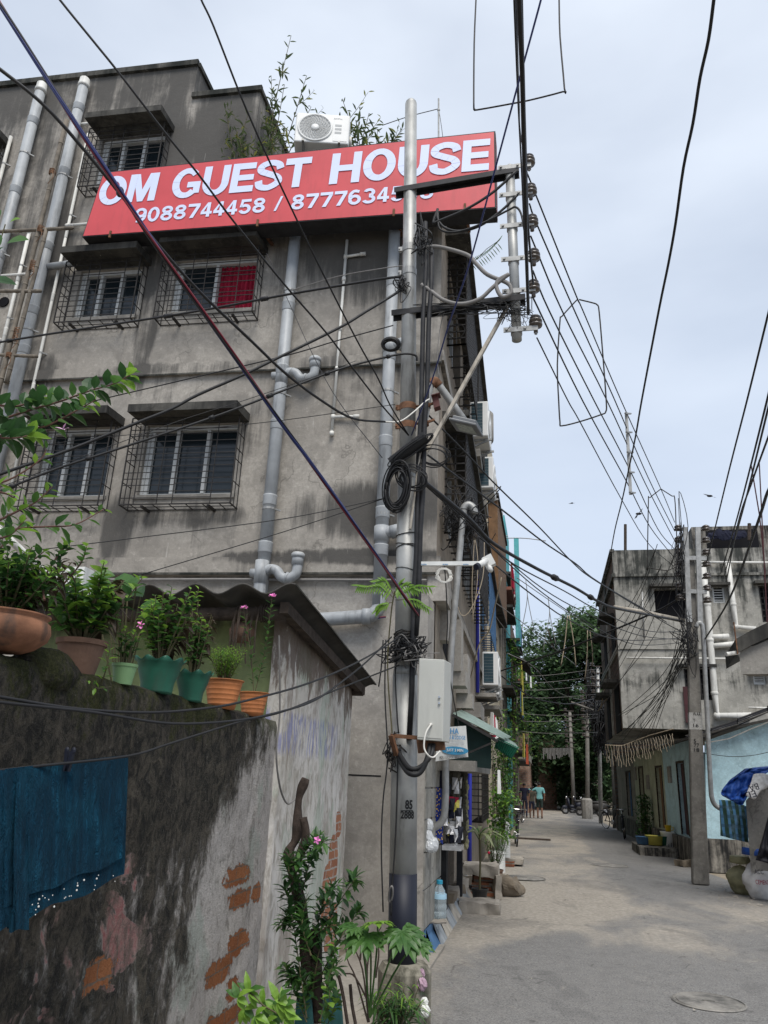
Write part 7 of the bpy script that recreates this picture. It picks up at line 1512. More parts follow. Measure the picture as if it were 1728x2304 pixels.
pb_ = NT('crumpled_clear_plastic', .25, .5); pb_.b.inputs['Transmission Weight'].default_value = .35; M['clear'] = pb_.out((.75, .77, .78))
bagmesh('crumpled clear plastic bags hooked on the tiled wall beside the pole', [at(963, 1857, Y=8.8), at(962, 1885, Y=8.75), at(973, 1900, Y=8.75), at(966, 1905, Y=8.7)], [.06, .065, .07, .05], M['clear'], jit=.2)
bagmesh('pale purple bag hanging on the concrete collar of the pole', [at(948, 2190, Y=6.2), at(950, 2215, Y=6.15)], [.025, .035], simple('mauve_plastic', (.36, .24, .30), .6, var=.3), jit=.4)
bagmesh('dirty white plastic bag low on the concrete collar', [at(955, 2255, Y=6.1), at(957, 2275, Y=6.05)], [.028, .035], M['white_plastic'], jit=.25)
# bottle
BT = thing('water_bottle', 'big clear water bottle with blue cap standing on the kerb', 'bottle', (-1.30, 10.2, .24)); c = at(988, 2066, Z=.24)
gl = NT('clear_pet', .08, .5); gl.b.inputs['Transmission Weight'].default_value = .75; gl.b.inputs['IOR'].default_value = 1.2; M['pet'] = gl.out((.72, .82, .86))
mb = MB(); mb.lathe(c, [(.0, 0), (.075, .0), (.085, .02), (.085, .07), (.078, .08), (.085, .09), (.085, .14), (.077, .15), (.083, .16), (.08, .22), (.06, .29), (.03, .34), (.028, .36), (0, .36)], 24); mb.build('body', M['pet'], BT, smooth=True); BT.location = (0, 0, 0)
for ch in BT.children: ch.location = ch.location+Vector((-1.30, 10.2, .24))*1
BT.location = c
for ch in BT.children: ch.location -= c
mb = MB(); mb.lathe(c+Vector((0, 0, .35)), [(.036, 0), (.036, .035), (.03, .042), (0, .042)], 16); mb.build('cap', simple('cyan_cap', (.03, .30, .45), .4), BT)
mb = MB(); mb.lathe(c+Vector((0, 0, .2)), [(.084, 0), (.082, .05)], 24); mb.build('label_wrap', simple('pale_blue_label', (.35, .55, .68), .5), BT)
# stones and slabs
def rock(label, c, sx, sy, sz, mat, rz=0, box=True, name='paving_slab', cat='stone', amp=.02, seed=0):
    bm = bmesh.new(); bmesh.ops.create_cube(bm, size=1); bmesh.ops.subdivide_edges(bm, edges=bm.edges, cuts=7, use_grid_fill=True)
    for v in bm.verts:
        q = v.co.copy()
        if not box: n_ = q.normalized()*.62; q = q.lerp(n_, .6)
        q = Vector((q.x*sx, q.y*sy, q.z*sz)); q += Vector((1, 1, 1))*0+Vector((mnoise.noise(q*6+Vector((seed, 0, 0))), mnoise.noise(q*6+Vector((0, seed, 5))), mnoise.noise(q*6+Vector((3, 0, seed)))))*amp*2
        v.co = q
    me = bpy.data.meshes.new(name); bm.to_mesh(me); bm.free(); me.materials.append(M[mat]); o = bpy.data.objects.new(name, me); COL.objects.link(o)
    o.location = Vector(c)+Vector((0, 0, sz/2)); o.rotation_euler = (0, 0, rz); return tag(o, label, cat)
rock('flat concrete slab lying on the lane edge in front of the potted palm', at(1075, 2055, Z=0)+Vector((0, .2, 0)), .58, .55, .13, 'stone', .05, seed=1)
rock('rounded brown boulder beside the stacked bricks', at(1132, 2020, Z=0)+Vector((0, .3, 0)), .48, .55, .26, 'boulder', .1, False, 'boulder', amp=.05, seed=2)
rock('thin grey tile lying on the kerb near the blue end', Vector((-1.27, 9.25, .235)), .2, .28, .02, 'stone', .2, seed=3, name='tile')
for n_, (dy, dz, l_) in enumerate(((0, 0, 'lower'), (.0, .10, 'middle'), (.0, .2, 'upper'))): rock(l_+' red brick in the stack behind the potted palm', (-1.08+.02*n_, 13.45+.05*n_, dz), .42, .3, .095, 'brick', .1*n_, seed=4+n_, name='brick', cat='brick', amp=.008)
rock('long pale slab laid on top of the brick stack', (-1.12, 13.5, .30), .55, .6, .16, 'stone', .1, seed=8); rock('leaning stone slab at the side of the brick stack', (-.86, 13.3, .0), .1, .5, .34, 'stone', .2, seed=9)
for n_, (y, z) in enumerate(((10.9, .24), (11.4, .24), (11.9, .24), (12.4, .26), (12.8, .24))): rock(['first', 'second', 'third', 'fourth', 'fifth'][n_]+' of the loose bricks lined up on the kerb, counting from the bottle', (SX(y)+.0, y, z-.02), .22, .34, .12, 'stone' if n_ % 2 else 'boulder', .2*n_, seed=20+n_, name='loose_brick', cat='brick', amp=.012)
rock('pale slab bridging the gutter beyond the white drum', (-.86, 18.6, .05), .5, .7, .1, 'stone', 0, seed=30); rock('red brick under the slab beyond the white drum', (-.95, 18.2, 0), .3, .25, .1, 'brick', 0, seed=31, name='brick', cat='brick')
mb = MB(); mb.box(-1.0, .0, 20.0, 20.08, .45, .49) ; tag(mb.build('plank', M['wood']), 'thin plank sticking out over the lane above the white drum', 'plank')
# potted palm
c = at(1078, 2034, Z=0)+Vector((0, .1, 0)); _, s_ = pot('flower_pot', 'small black pot standing on the lane with the variegated plant', c, .2, .085, .125, M['black_pot'])
t = thing('variegated_plant', 'tall thin-stemmed plant with cream-centred leaves in the black pot', 'plant', s_); mb = MB(); cream = leafmat('cream_green_leaf', (.28, .33, .16), (.42, .45, .26)); e = s_+Vector((.0, 0, .78)); mb.m = 4; mb.tube([s_, s_.lerp(e, .5)+Vector((.01, 0, 0)), e], .016, 6)
for k in range(11):
    a = k*2.4; d = Vector((math.cos(a), math.sin(a)*.6, .9-.07*k)); mb.m = 5 if k % 3 else 1; mb.tube([e-Vector((0, 0, .01*k)), e+d*.08], .006, 4); mb.leaf(e+d*.06, d, (0, 0, 1), .30, .075, .9)
mb.build('foliage', foliage_mats()+[cream], t)
c = at(1107, 1985, Z=0)+Vector((.05, .2, 0)); _, s_ = pot('flower_pot', 'brown pot with a ferny red-flowered bush behind the boulder', c, .2, .11, .14, M['terra_old'])
bushy('ferny bush with one red flower behind the boulder', s_, 26, .75, .32, .14, .014, (0, 1, 1), 22, droop=.4)
mb = MB(); mb.ball(s_+Vector((-.10, -.25, .32)), .025, 5); tag(mb.build('red_blossom', M['redcloth']), 'single red blossom on the ferny bush', 'flower')
# white drums
for lab, px_, py_, Z_, r_, h_ in (('tall white plastic drum standing on the left side of the lane', 1128, 1945, 0, .20, .95), ('lower white drum in front of the tall one', 1118, 1962, 0, .17, .38)):
    c = at(px_, py_, Z=0); t = thing('white_drum', lab, 'drum', c); mb = MB(); mb.lathe(c, [(0, 0), (r_, 0), (r_, h_*.9), (r_*1.04, h_*.91), (r_*1.04, h_*.95), (r_, h_*.96), (r_, h_), (r_*.9, h_+.01), (0, h_+.01)], 24); mb.build('body', M['white_plastic'], t, smooth=False)
for n_, (px_, py_) in enumerate(((1145, 1980), (1158, 1985))):
    mb = MB(); mb.ball(at(px_, py_, Z=.03), .06, 5, (1, 2, .4)); tag(mb.build('sandal', M['black_pot']), ('left' if n_ == 0 else 'right')+' one of the brown sandals beside the manhole', 'sandal')
# manhole covers
for lab, px_, py_, r_ in (('round concrete manhole cover at the bottom right of the lane', 1595, 2262, .30), ('round manhole cover on the lane beyond the bright patch', 1372, 1950, .42), ('manhole cover close to the boulder on the left side', 1180, 1978, .40)):
    c = at(px_, py_, Z=.0); c.z = .014; t = tag((lambda mb: (mb.lathe(c, [(0, .018), (r_*.86, .018), (r_*.88, .008), (r_*.93, .008), (r_*.95, .02), (r_, .012)], 40), mb.bar(c+Vector((-.05, 0, .02)), c+Vector((.05, 0, .02)), .02, .01), mb.build('manhole_cover', M['conc'], loc=c))[-1])(MB()), lab, 'manhole cover')
# litter scraps
random.seed(99); mb = MB()
for k in range(120):
    x_, y_ = random.uniform(2.6, 4.4), random.uniform(13.5, 17.5); s_ = random.uniform(.01, .04); a = random.random()*3; mb.add([(x_, y_, .03), (x_+s_*math.cos(a), y_+s_*math.sin(a), .035), (x_+s_*.5, y_+s_, .05), (x_-s_*.5, y_+s_*.6, .03)], [(0, 1, 2, 3)])
for k in range(60):
    x_, y_ = random.uniform(-1.1, 3), random.uniform(7, 30); s_ = random.uniform(.008, .03); mb.add([(x_, y_, .03), (x_+s_, y_, .035), (x_+s_, y_+s_, .03), (x_, y_+s_*1.5, .04)], [(0, 1, 2, 3)])
tag(mb.build('litter', M['stone']), 'dry leaves and paper scraps scattered on the lane', 'litter', kind='stuff')
# ------------------------------------------------------------------ stall with tarps, sacks, buckets at right
ST = thing('tarp_stall', 'plywood stall covered with blue tarpaulin at the right edge', 'stall', (4.0, 15, 0))
Ys = 15.2
def poly(pix, Y, dep, mat, name, par, jit=0):
    P = [at(x, y, Y=Y) for x, y in pix]; mb = MB(); mb.prism(P, Vector(dep)); return recalc(mb.build(name, mat, par))
poly([(1678, 1802), (1700, 1775), (1728, 1765), (1800, 1755), (1800, 1960), (1690, 1960)], Ys, (.3, 1.0, 0), M['wallflat'] if False else M['conc'], 'board', ST)
def tarpmesh(grid, Y, mat, name, par, amp=.05, seed=0):
    """grid of pixel rows -> wrinkled sheet"""
    rows = [spline([Vector((x, y, d)) for x, y, d in r_], 8) for r_ in grid]; k = len(rows[0]); vs = []; cols = []
    for i in range(k): cols.append(spline([r_[i] for r_ in rows], 8))
    n = len(cols[0])
    for i in range(k):
        for j in range(n):
            q = cols[i][j]; vs.append(at(q.x, q.y, Y=Y-q.z+amp*(mnoise.noise(Vector((i*.35, j*.25, seed)))+.5*mnoise.noise(Vector((i*.9, j*.9, seed+4))))))
    fs = [(i*n+j, (i+1)*n+j, (i+1)*n+j+1, i*n+j+1) for i in range(k-1) for j in range(n-1)]
    mb = MB(); mb.add(vs, fs); o = mb.build(name, mat, par, smooth=True); m_ = o.modifiers.new('s', 'SOLIDIFY'); m_.thickness = .006; return o
tarpmesh([[(1675, 1730, 0), (1700, 1727, .1), (1760, 1722, .1)], [(1640, 1758, .25), (1672, 1748, .35), (1716, 1745, .3)], [(1622, 1785, .35), (1655, 1792, .45), (1690, 1770, .4)], [(1640, 1798, .4), (1668, 1812, .5), (1680, 1795, .4)]], Ys, M['tarp_blue'], 'blue_tarp', ST, .26)
tarpmesh([[(1695, 1742, .5), (1715, 1740, .5), (1735, 1745, .5)], [(1688, 1765, .55), (1712, 1762, .55), (1728, 1770, .5)], [(1678, 1790, .6), (1698, 1798, .6), (1705, 1780, .5)]], Ys, M['sack_white'], 'white_sack_cloth', ST, .05, 3)
for t_, x_, y_ in (('BA', 1698, 1772), ('EL', 1692, 1788)): letters(t_, ST, at(x_+6, y_-10, Y=Ys-.72), (-.95, 0, -.25), (.25, 0, -.95), .10, M['navy'], width=.16, bold=.0, thick=.002)
chk = NT('blue_checked_cloth', .85, .2); x_, y_, z_ = chk.sep(); wv = chk.math('SINE', chk.math('MULTIPLY', x_, 62.)); wh = chk.math('SINE', chk.math('MULTIPLY', z_, 40.)); cc_ = chk.mix(chk.step(wv, .1, .4), (.05, .10, .07), (.12, .30, .52)); cc_ = chk.mix(chk.step(wh, .3, .6, 0, .5), cc_, (.05, .09, .12)); M['check'] = chk.out(chk.mix(chk.step(chk.noise(7, 3), .5, .7, 0, .4), cc_, (.28, .42, .55)))
tarpmesh([[(1618, 1800, .0), (1650, 1802, .1), (1682, 1815, .1)], [(1620, 1840, .05), (1650, 1842, .15), (1684, 1848, .1)], [(1621, 1880, .05), (1650, 1888, .15), (1684, 1896, .1)]], Ys+.6, M['check'], 'checked_cloth', ST, .06, 6)
tarpmesh([[(1728, 1840, .2), (1745, 1830, .2), (1780, 1820, .2)], [(1712, 1900, .25), (1740, 1900, .3), (1780, 1900, .2)], [(1700, 1935, .3), (1740, 1945, .3), (1780, 1950, .3)]], Ys-.2, M['tarp_black'], 'black_sheet', ST, .1, 8)
def sack(label, c, sx, sy, h, mat, seed=0, name='sack'):
    mb = MB(); n, k = 26, 18; vs = []
    for j in range(k+1):
        t_ = j/k; pr = (math.sin(math.pi*min(1, t_*1.15+.12))**.45) if t_ < .8 else .72-.15*(t_-.8)
        for i in range(n):
            a = 2*math.pi*i/n; q = Vector((math.cos(a)*sx*pr, math.sin(a)*sy*pr, h*t_)); w_ = 1+.22*mnoise.noise(q*5+Vector((seed, 0, 0)))+.12*mnoise.noise(q*14+Vector((0, seed, 0))); vs.append(Vector(c)+Vector((q.x*w_, q.y*w_, q.z+.02*mnoise.noise(q*8))))
    fs = [(j*n+i, j*n+(i+1) % n, (j+1)*n+(i+1) % n, (j+1)*n+i) for j in range(k) for i in range(n)]+[tuple(range(n))[::-1], tuple(k*n+i for i in range(n))]
    mb.add(vs, fs); t = thing(name, label, 'sack', c); mb.build('sack_body', M[mat], t, smooth=True); return t
c1 = at(1672, 2012, Z=0); sack('rounded khaki sack slumped beside the white sack', c1, .24, .26, .62, 'sack_khaki', 2)
c2 = at(1708, 2022, Z=0)+Vector((.02, -.1, 0)); t = sack('upright white woven sack with blue and red print', c2, .26, .24, .82, 'sack_white', 5)
mb = MB(); n_ = 26; mb.lathe(c2+Vector((0, 0, .70)), [(.262*.92, 0), (.262*.9, .06), (.25*.9, .11)], 26); mb.build('blue_print_band', M['tarp_blue'], t, smooth=True)
for k, tt in enumerate(('ACC', 'CEMENT')): letters(tt, t, c2+Vector((-.13, -.275+.0, .42-.16*k)), (1, 0, 0), (0, 0, 1), .07, M['navy' if k == 0 else 'redcloth'], width=.14+.08*k, thick=.004)
def tub(label, px_, py_, r_, h_, mat, Z=0, name='tub'):
    c = at(px_, py_, Y=24.2); c.z = Z; t = thing(name, label, name.replace('_', ' '), c); mb = MB(); mb.lathe(c, [(0, 0), (r_*.8, 0), (r_*.98, h_*.95), (r_*1.06, h_), (r_*.94, h_*.98), (r_*.76, .03), (0, .03)], 24); mb.build('body', M[mat], t, smooth=True); return c
c = tub('white paint bucket with drips in front of the row houses', 1508, 1925, .22, .60, 'white_plastic', 0, 'bucket'); c.y -= 0; mb = MB()
for k in range(4): mb.bar(c+Vector((-.12+.07*k, -.245, .15)), c+Vector((-.12+.07*k, -.245, .25+.04*k)), .012, .01)
tag(mb.build('paint_drips', M['navy']), 'dark blue drips down the white paint bucket', 'paint')
q = c+Vector((0, 0, .60)); mb = MB(); mb.lathe(q, [(.07, 0), (.09, .16), (.10, .17)], 16); mb.tube([q+Vector((.09, -.02, .13)), q+Vector((.14, -.02, .12)), q+Vector((.13, -.02, .05)), q+Vector((.08, -.02, .04))], .012, 5); tag(mb.build('yellow_mug', M['yellow'], smooth=True), 'yellow plastic mug standing on the white bucket', 'mug')
tub('wide dull-yellow wash tub on the ledge of the row houses', 1474, 1893, .26, .24, 'yellow_cloth', .24, 'wash_tub'); tub('blue basin next to the yellow wash tub', 1446, 1885, .2, .2, 'blue_paint', .24, 'wash_tub'); tub('green basin behind the white bucket', 1497, 1892, .2, .24, 'green_pot', .24, 'wash_tub'); tub('orange basin half hidden beside the yellow mug', 1518, 1900, .2, .3, 'orange_pot', .24, 'wash_tub')
mb = MB(); mb.ball(at(1463, 1923, Z=.03), .16, 5, (1, .6, .2)); tag(mb.build('slipper', M['black_pot']), 'black slipper on the lane below the buckets', 'slipper')
for n_, (x_, y_) in enumerate(((1478, 1912), (1492, 1915), (1540, 1950))): rock(['left dark brick under the white bucket', 'right dark brick under the white bucket', 'loose stone at the foot of the concrete pole'][n_], at(x_, y_, Z=0), .35, .3, .14, 'boulder', .3*n_, seed=60+n_, name='brick', cat='brick')
# blue scrap boards and small items by the bed in the foreground
for n_, (x0_, x1_) in enumerate(((662, 698), (722, 765))):
    poly([(x0_, 2310), (x0_+6, 2235), (x1_, 2240), (x1_+6, 2320)], 5.4, (0, .03, 0), simple('teal_scrap_%d' % n_, (.035, .13, .13), .7, var=.4, dirt=.4), 'scrap_board', None)['label'] = ['left', 'right'][n_]+' teal painted scrap board standing among the plants'
for o in list(COL.objects):
    if o.name.startswith('scrap_board'): o['category'] = 'board'
# ------------------------------------------------------------------ dead branch and plants in front of the pole
mb = MB(); P = [at(688, 1752, Y=5.7), at(672, 1800, Y=5.7), at(668, 1880, Y=5.65), at(650, 1920, Y=5.6), at(662, 1980, Y=5.6), at(682, 2060, Y=5.55), at(690, 2150, Y=5.5), at(700, 2300, Y=5.5)]
S = spline(P, 5); mb.tube(S, [.030+.018*math.sin(i*.9)*.4+.012*(i/len(S)) for i in range(len(S))], 9); mb.tube(spline([at(672, 1930, Y=5.62), at(688, 1880, Y=5.6), at(682, 1840, Y=5.58)], 4), [.03]*9, 8); mb.tube(spline([at(715, 2300, Y=5.5), at(712, 2200, Y=5.5), at(712, 2090, Y=5.5)], 4), [.04]*9, 8); tag(mb.build('dead_branch', M['bark'], smooth=True), 'gnarled dead tree stump branch tied with wire by the whitewashed wall', 'branch')
random.seed(31)
t = thing('foreground_shrub', 'dense periwinkle shrub growing round the dead branch', 'shrub', at(690, 2290, Y=5.4)); mb = MB()
def b2(pix, Y, n, L_, W_, mats=(0, 0, 1), r=.005, dy=.15, **k):
    P = [at(x, y, Y=Y+random.uniform(-dy, dy)) for x, y in pix]; sprig(mb, P, n, L_, W_, mats, r, k.get('tb', False), 1.1, .25, .35, .3, .05)
for pix, n_ in (([(690, 2290), (670, 2150), (655, 2050), (640, 1990)], 40), ([(680, 2100), (665, 2000), (672, 1930)], 34), ([(670, 1960), (690, 1910), (720, 1880)], 34), ([(680, 2010), (700, 1930), (730, 1890)], 34), ([(700, 2250), (720, 2130), (745, 2060), (790, 1990), (800, 1975)], 44), ([(690, 2200), (715, 2080), (730, 2020), (760, 1990)], 40), ([(700, 2100), (650, 2060), (630, 2090)], 26), ([(690, 2300), (660, 2220), (640, 2170)], 26), ([(700, 2150), (680, 2080), (690, 2020)], 30), ([(720, 2200), (760, 2120), (800, 2060), (810, 2050)], 30), ([(700, 2250), (680, 2200), (650, 2200)], 24), ([(720, 2280), (740, 2200), (760, 2170)], 24), ([(670, 2000), (650, 1960), (650, 1920)], 26), ([(690, 2120), (730, 2090), (770, 2080)], 22)):
    b2(pix, 5.4, int(n_*1.7), .095, .042, (0, 0, 1))
mb.build('foliage', foliage_mats(), t); fl = MB(); e = at(714, 1890, Y=5.2)
for k in range(5): a = 2*math.pi*k/5; fl.leaf(e, (math.cos(a), -.3, math.sin(a)), (0, -.8, 1), .028, .022, .1)
fl.build('flower', M['pink'], t)
t = thing('young_vine', 'pale lobed vine leaves low among the shrub in the foreground', 'plant', at(745, 2250, Y=5.2)); mb = MB()
for pix in ([(720, 2300), (740, 2200), (755, 2150), (748, 2110)], [(730, 2300), (742, 2240), (735, 2190)], [(735, 2310), (755, 2260), (760, 2230)]): b2(pix, 5.15, 18, .06, .055, (1, 1, 2), .003)
mb.build('foliage', foliage_mats(), t)
t = thing('bare_twigs', 'thin bare branching twigs in front of the pole base', 'plant', at(825, 2300, Y=5.3)); mb = MB()
for pix in ([(830, 2300), (815, 2180), (790, 2120), (778, 2080)], [(830, 2290), (826, 2180), (840, 2120), (858, 2085)], [(828, 2300), (800, 2200), (782, 2160), (776, 2110)], [(826, 2230), (822, 2130), (828, 2090)], [(810, 2160), (812, 2120), (800, 2090)], [(840, 2280), (800, 2200), (775, 2190)], [(845, 2200), (852, 2150), (850, 2120)]): mb.tube(spline([at(x, y, Y=5.3) for x, y in pix], 4), [.007*(1-.05*i) for i in range(4*(len(pix)-1)+1)], 5)
for pix in ([(782, 2304), (772, 2240), (762, 2195)], [(800, 2304), (792, 2260), (788, 2215)]): mb.tube(spline([at(x, y, Y=5.0) for x, y in pix], 4), .010, 6)
separate(mb.build('twig', M['bark'], t, smooth=True))
def lobed(mb, c, d, up, R_, lobes=7):
    d = Vector(d).normalized(); up = Vector(up).normalized(); s_ = d.cross(up).normalized(); up = s_.cross(d)
    for k in range(lobes):
        a = (k/(lobes-1)-.5)*4.2; dd = d*math.cos(a)+s_*math.sin(a); L_ = R_*(1-.12*abs(k-(lobes-1)/2)); mb.leaf(c, dd, up, L_, L_*.34, .3)
        for sg in (-1, 1): a2 = a+sg*.42; mb.leaf(c+dd*L_*.38, d*math.cos(a2)+s_*math.sin(a2), up, L_*.48, L_*.22, .3)
t = thing('papaya_seedling', 'papaya seedling with big star-shaped leaves in front of the pole', 'plant', at(830, 2280, Y=5.1)); mb = MB(); b_ = at(832, 2290, Y=5.1)
for (x, y, R_, dx, dz, m_) in ((828, 2100, .21, -.5, -.35, 1), (905, 2095, .20, .6, -.5, 1), (850, 2075, .15, .2, .2, 2), (940, 2120, .13, .8, -.5, 1), (800, 2085, .13, -1, 0, 1)):
    e = at(x, y, Y=4.95); mb.m = 1; mb.tube(spline([b_, b_.lerp(e, .6)+Vector((0, .05, .04)), e], 4), .006, 5); mb.m = m_; lobed(mb, e, (dx, -.8, dz), (0, -.35, .95), R_)
mb.build('foliage', foliage_mats(), t)
t = thing('yellow_green_plant', 'bright yellow-green creeper leaves at the bottom edge', 'plant', at(610, 2300, Y=3.9)); mb = MB()
P = [(535, 2245, .9), (560, 2232, .8), (590, 2260, .7), (615, 2275, .5), (640, 2290, .6), (575, 2285, -.4), (600, 2300, -.5), (550, 2270, -.7), (640, 2262, .8), (625, 2250, .3)]
for (x, y, a) in P:
    e = at(x, y, Y=3.9+random.uniform(-.1, .1)); mb.m = 2
    for k in range(5): mb.m = random.choice((1, 2, 2)); d = Vector((math.cos(a+k*.7-1.2), -.4, math.sin(a+k*.7-1.6))); mb.leaf(e, d, (0, -.6, .8), .075*random.uniform(.7, 1.1), .036, .6)
mb.m = 4; mb.tube(spline([at(x, y, Y=3.92) for x, y, _ in P[:5]], 3), .004, 5); mb.build('foliage', foliage_mats(), t)
bushy('strappy dark-leaved plant against the concrete collar', at(890, 2330, Y=5.5), 26, .28, .2, .16, .018, (0, 0, 1), 10, droop=.7)
t = thing('pole_sapling', 'bright neem sapling growing on a thin stem beside the pole', 'plant', at(868, 2000, Y=6.0)); mb = MB(); mb.m = 4
mb.tube(spline([at(882, 1650, Y=6.1), at(872, 1500, Y=6.1), at(880, 1380, Y=6.05), at(888, 1330, Y=6.0)], 5), .006, 5)
for pix in ([(885, 1345), (860, 1322), (830, 1320), (808, 1318)], [(887, 1340), (870, 1310), (850, 1308)], [(888, 1340), (910, 1318), (935, 1325)], [(888, 1345), (930, 1322), (965, 1320)], [(885, 1355), (862, 1360), (850, 1370)], [(890, 1350), (930, 1350), (960, 1365)], [(888, 1338), (895, 1322), (900, 1315)]):
    P = spline([at(x, y, Y=5.95) for x, y in pix], 5); mb.m = 4; mb.tube(P, .003, 4)
    for i in range(2, len(P)):
        for s_ in (-1, 1): d = (P[i]-P[i-1]).normalized(); mb.m = 2; mb.leaf(P[i], d*.5+Vector((0, -.3, s_*.5-.5)), (0, -1, .3), .07, .017, .3)
mb.build('foliage', foliage_mats(), t)
# ------------------------------------------------------------------ people walking away
def person(label, c, h, shirt, trousers, short=False, phase=1, rz=0, arm=None):
    t = thing('person', label, 'person', (0, 0, 0)); s_ = h/1.72; me = bpy.data.meshes.new('body')
    J = {'pel': (0, 0, .95), 'sp': (0, .01, 1.2), 'ch': (0, 0, 1.38), 'nk': (0, .0, 1.49), 'hd0': (0, .01, 1.56), 'hd': (0, .01, 1.64), 'hd2': (0, .0, 1.69),
         'hl': (-.09, 0, .9), 'kl': (-.10, .10*phase, .5), 'al': (-.10, -.02*phase, .1), 'tl': (-.10, .12-.02*phase, .03), 'hr': (.09, 0, .9), 'kr': (.10, -.03*phase, .5), 'ar': (.10, -.22*phase, .12), 'tr': (.10, -.12*phase, .04),
         'sl': (-.19, 0, 1.4), 'el': (-.25, -.05, 1.14), 'wl': (-.23, .06*phase, .92), 'nl': (-.23, .08*phase, .84), 'sr': (.19, 0, 1.4), 'er': (.25, -.05, 1.14), 'wr': (.23, -.06*phase, .92), 'nr': (.23, -.06*phase, .84)}
    if arm: J.update(arm)
    RD = {'pel': .15, 'sp': .14, 'ch': .16, 'nk': .06, 'hd0': .085, 'hd': .10, 'hd2': .08, 'hl': .10, 'kl': .062, 'al': .042, 'tl': .04, 'hr': .10, 'kr': .062, 'ar': .042, 'tr': .04, 'sl': .07, 'el': .045, 'wl': .032, 'nl': .035, 'sr': .07, 'er': .045, 'wr': .032, 'nr': .035}
    ks = list(J); E_ = [('pel', 'sp'), ('sp', 'ch'), ('ch', 'nk'), ('nk', 'hd0'), ('hd0', 'hd'), ('hd', 'hd2'), ('pel', 'hl'), ('hl', 'kl'), ('kl', 'al'), ('al', 'tl'), ('pel', 'hr'), ('hr', 'kr'), ('kr', 'ar'), ('ar', 'tr'), ('ch', 'sl'), ('sl', 'el'), ('el', 'wl'), ('wl', 'nl'), ('ch', 'sr'), ('sr', 'er'), ('er', 'wr'), ('wr', 'nr')]
    me.from_pydata([Vector(J[k])*s_ for k in ks], [(ks.index(a), ks.index(b)) for a, b in E_], []); o = bpy.data.objects.new('body', me); COL.objects.link(o)
    sk = o.modifiers.new('skin', 'SKIN'); 
    for i, k in enumerate(ks): r_ = RD[k]*s_; me.skin_vertices[0].data[i].radius = (r_, r_*(.72 if k in ('pel', 'sp', 'ch') else 1)); me.skin_vertices[0].data[i].use_root = (k == 'pel')
    ss = o.modifiers.new('s', 'SUBSURF'); ss.levels = ss.render_levels = 2
    bpy.context.view_layer.update(); nm = bpy.data.meshes.new_from_object(o.evaluated_get(bpy.context.evaluated_depsgraph_get())); bpy.data.objects.remove(o)
    nm.materials.clear()
    for q in (M['skin'], shirt, trousers, M['hair']): nm.materials.append(q)
    for p in nm.polygons:
        z = p.center.z/s_; x = abs(p.center.x)/s_; y = p.center.y/s_
        p.material_index = 3 if (z > 1.585 and y < .06) or z > 1.66 else 0 if z > 1.475 else (0 if (x > .20 and z < 1.2) else 1) if z > .93 or x > .2 else (2 if z > (.52 if short else .12) else 0)
        p.use_smooth = True
    nm.name = 'body'; o = bpy.data.objects.new('body', nm); COL.objects.link(o); o.parent = t; t.location = c; t.rotation_euler = (0, 0, rz); return t
p1, p2, p3 = at(1181, 1838, Z=0), at(1197, 1841, Z=0), at(1214, 1839, Z=0); yy = 44.
def pl(px_): q = at(px_, 1840, Y=yy); q.z = 0; return q
person('person in dark navy shirt and long trousers, left of the three walking away', pl(1181), 1.78, M['navy'], M['navy'], phase=1)
person('shorter person in olive top and dark shorts walking in the middle of the three', pl(1197), 1.58, M['olive_cloth'], M['navy'], True, -1)
person('person in light teal T-shirt and dark shorts walking on the right of the three', pl(1215), 1.84, M['teal_cloth'], simple('dark_green_shorts', (.02, .035, .03), .9), True, 1, arm={'el': (-.36, -.0, 1.30), 'wl': (-.48, -.05, 1.36), 'nl': (-.54, -.07, 1.36)})
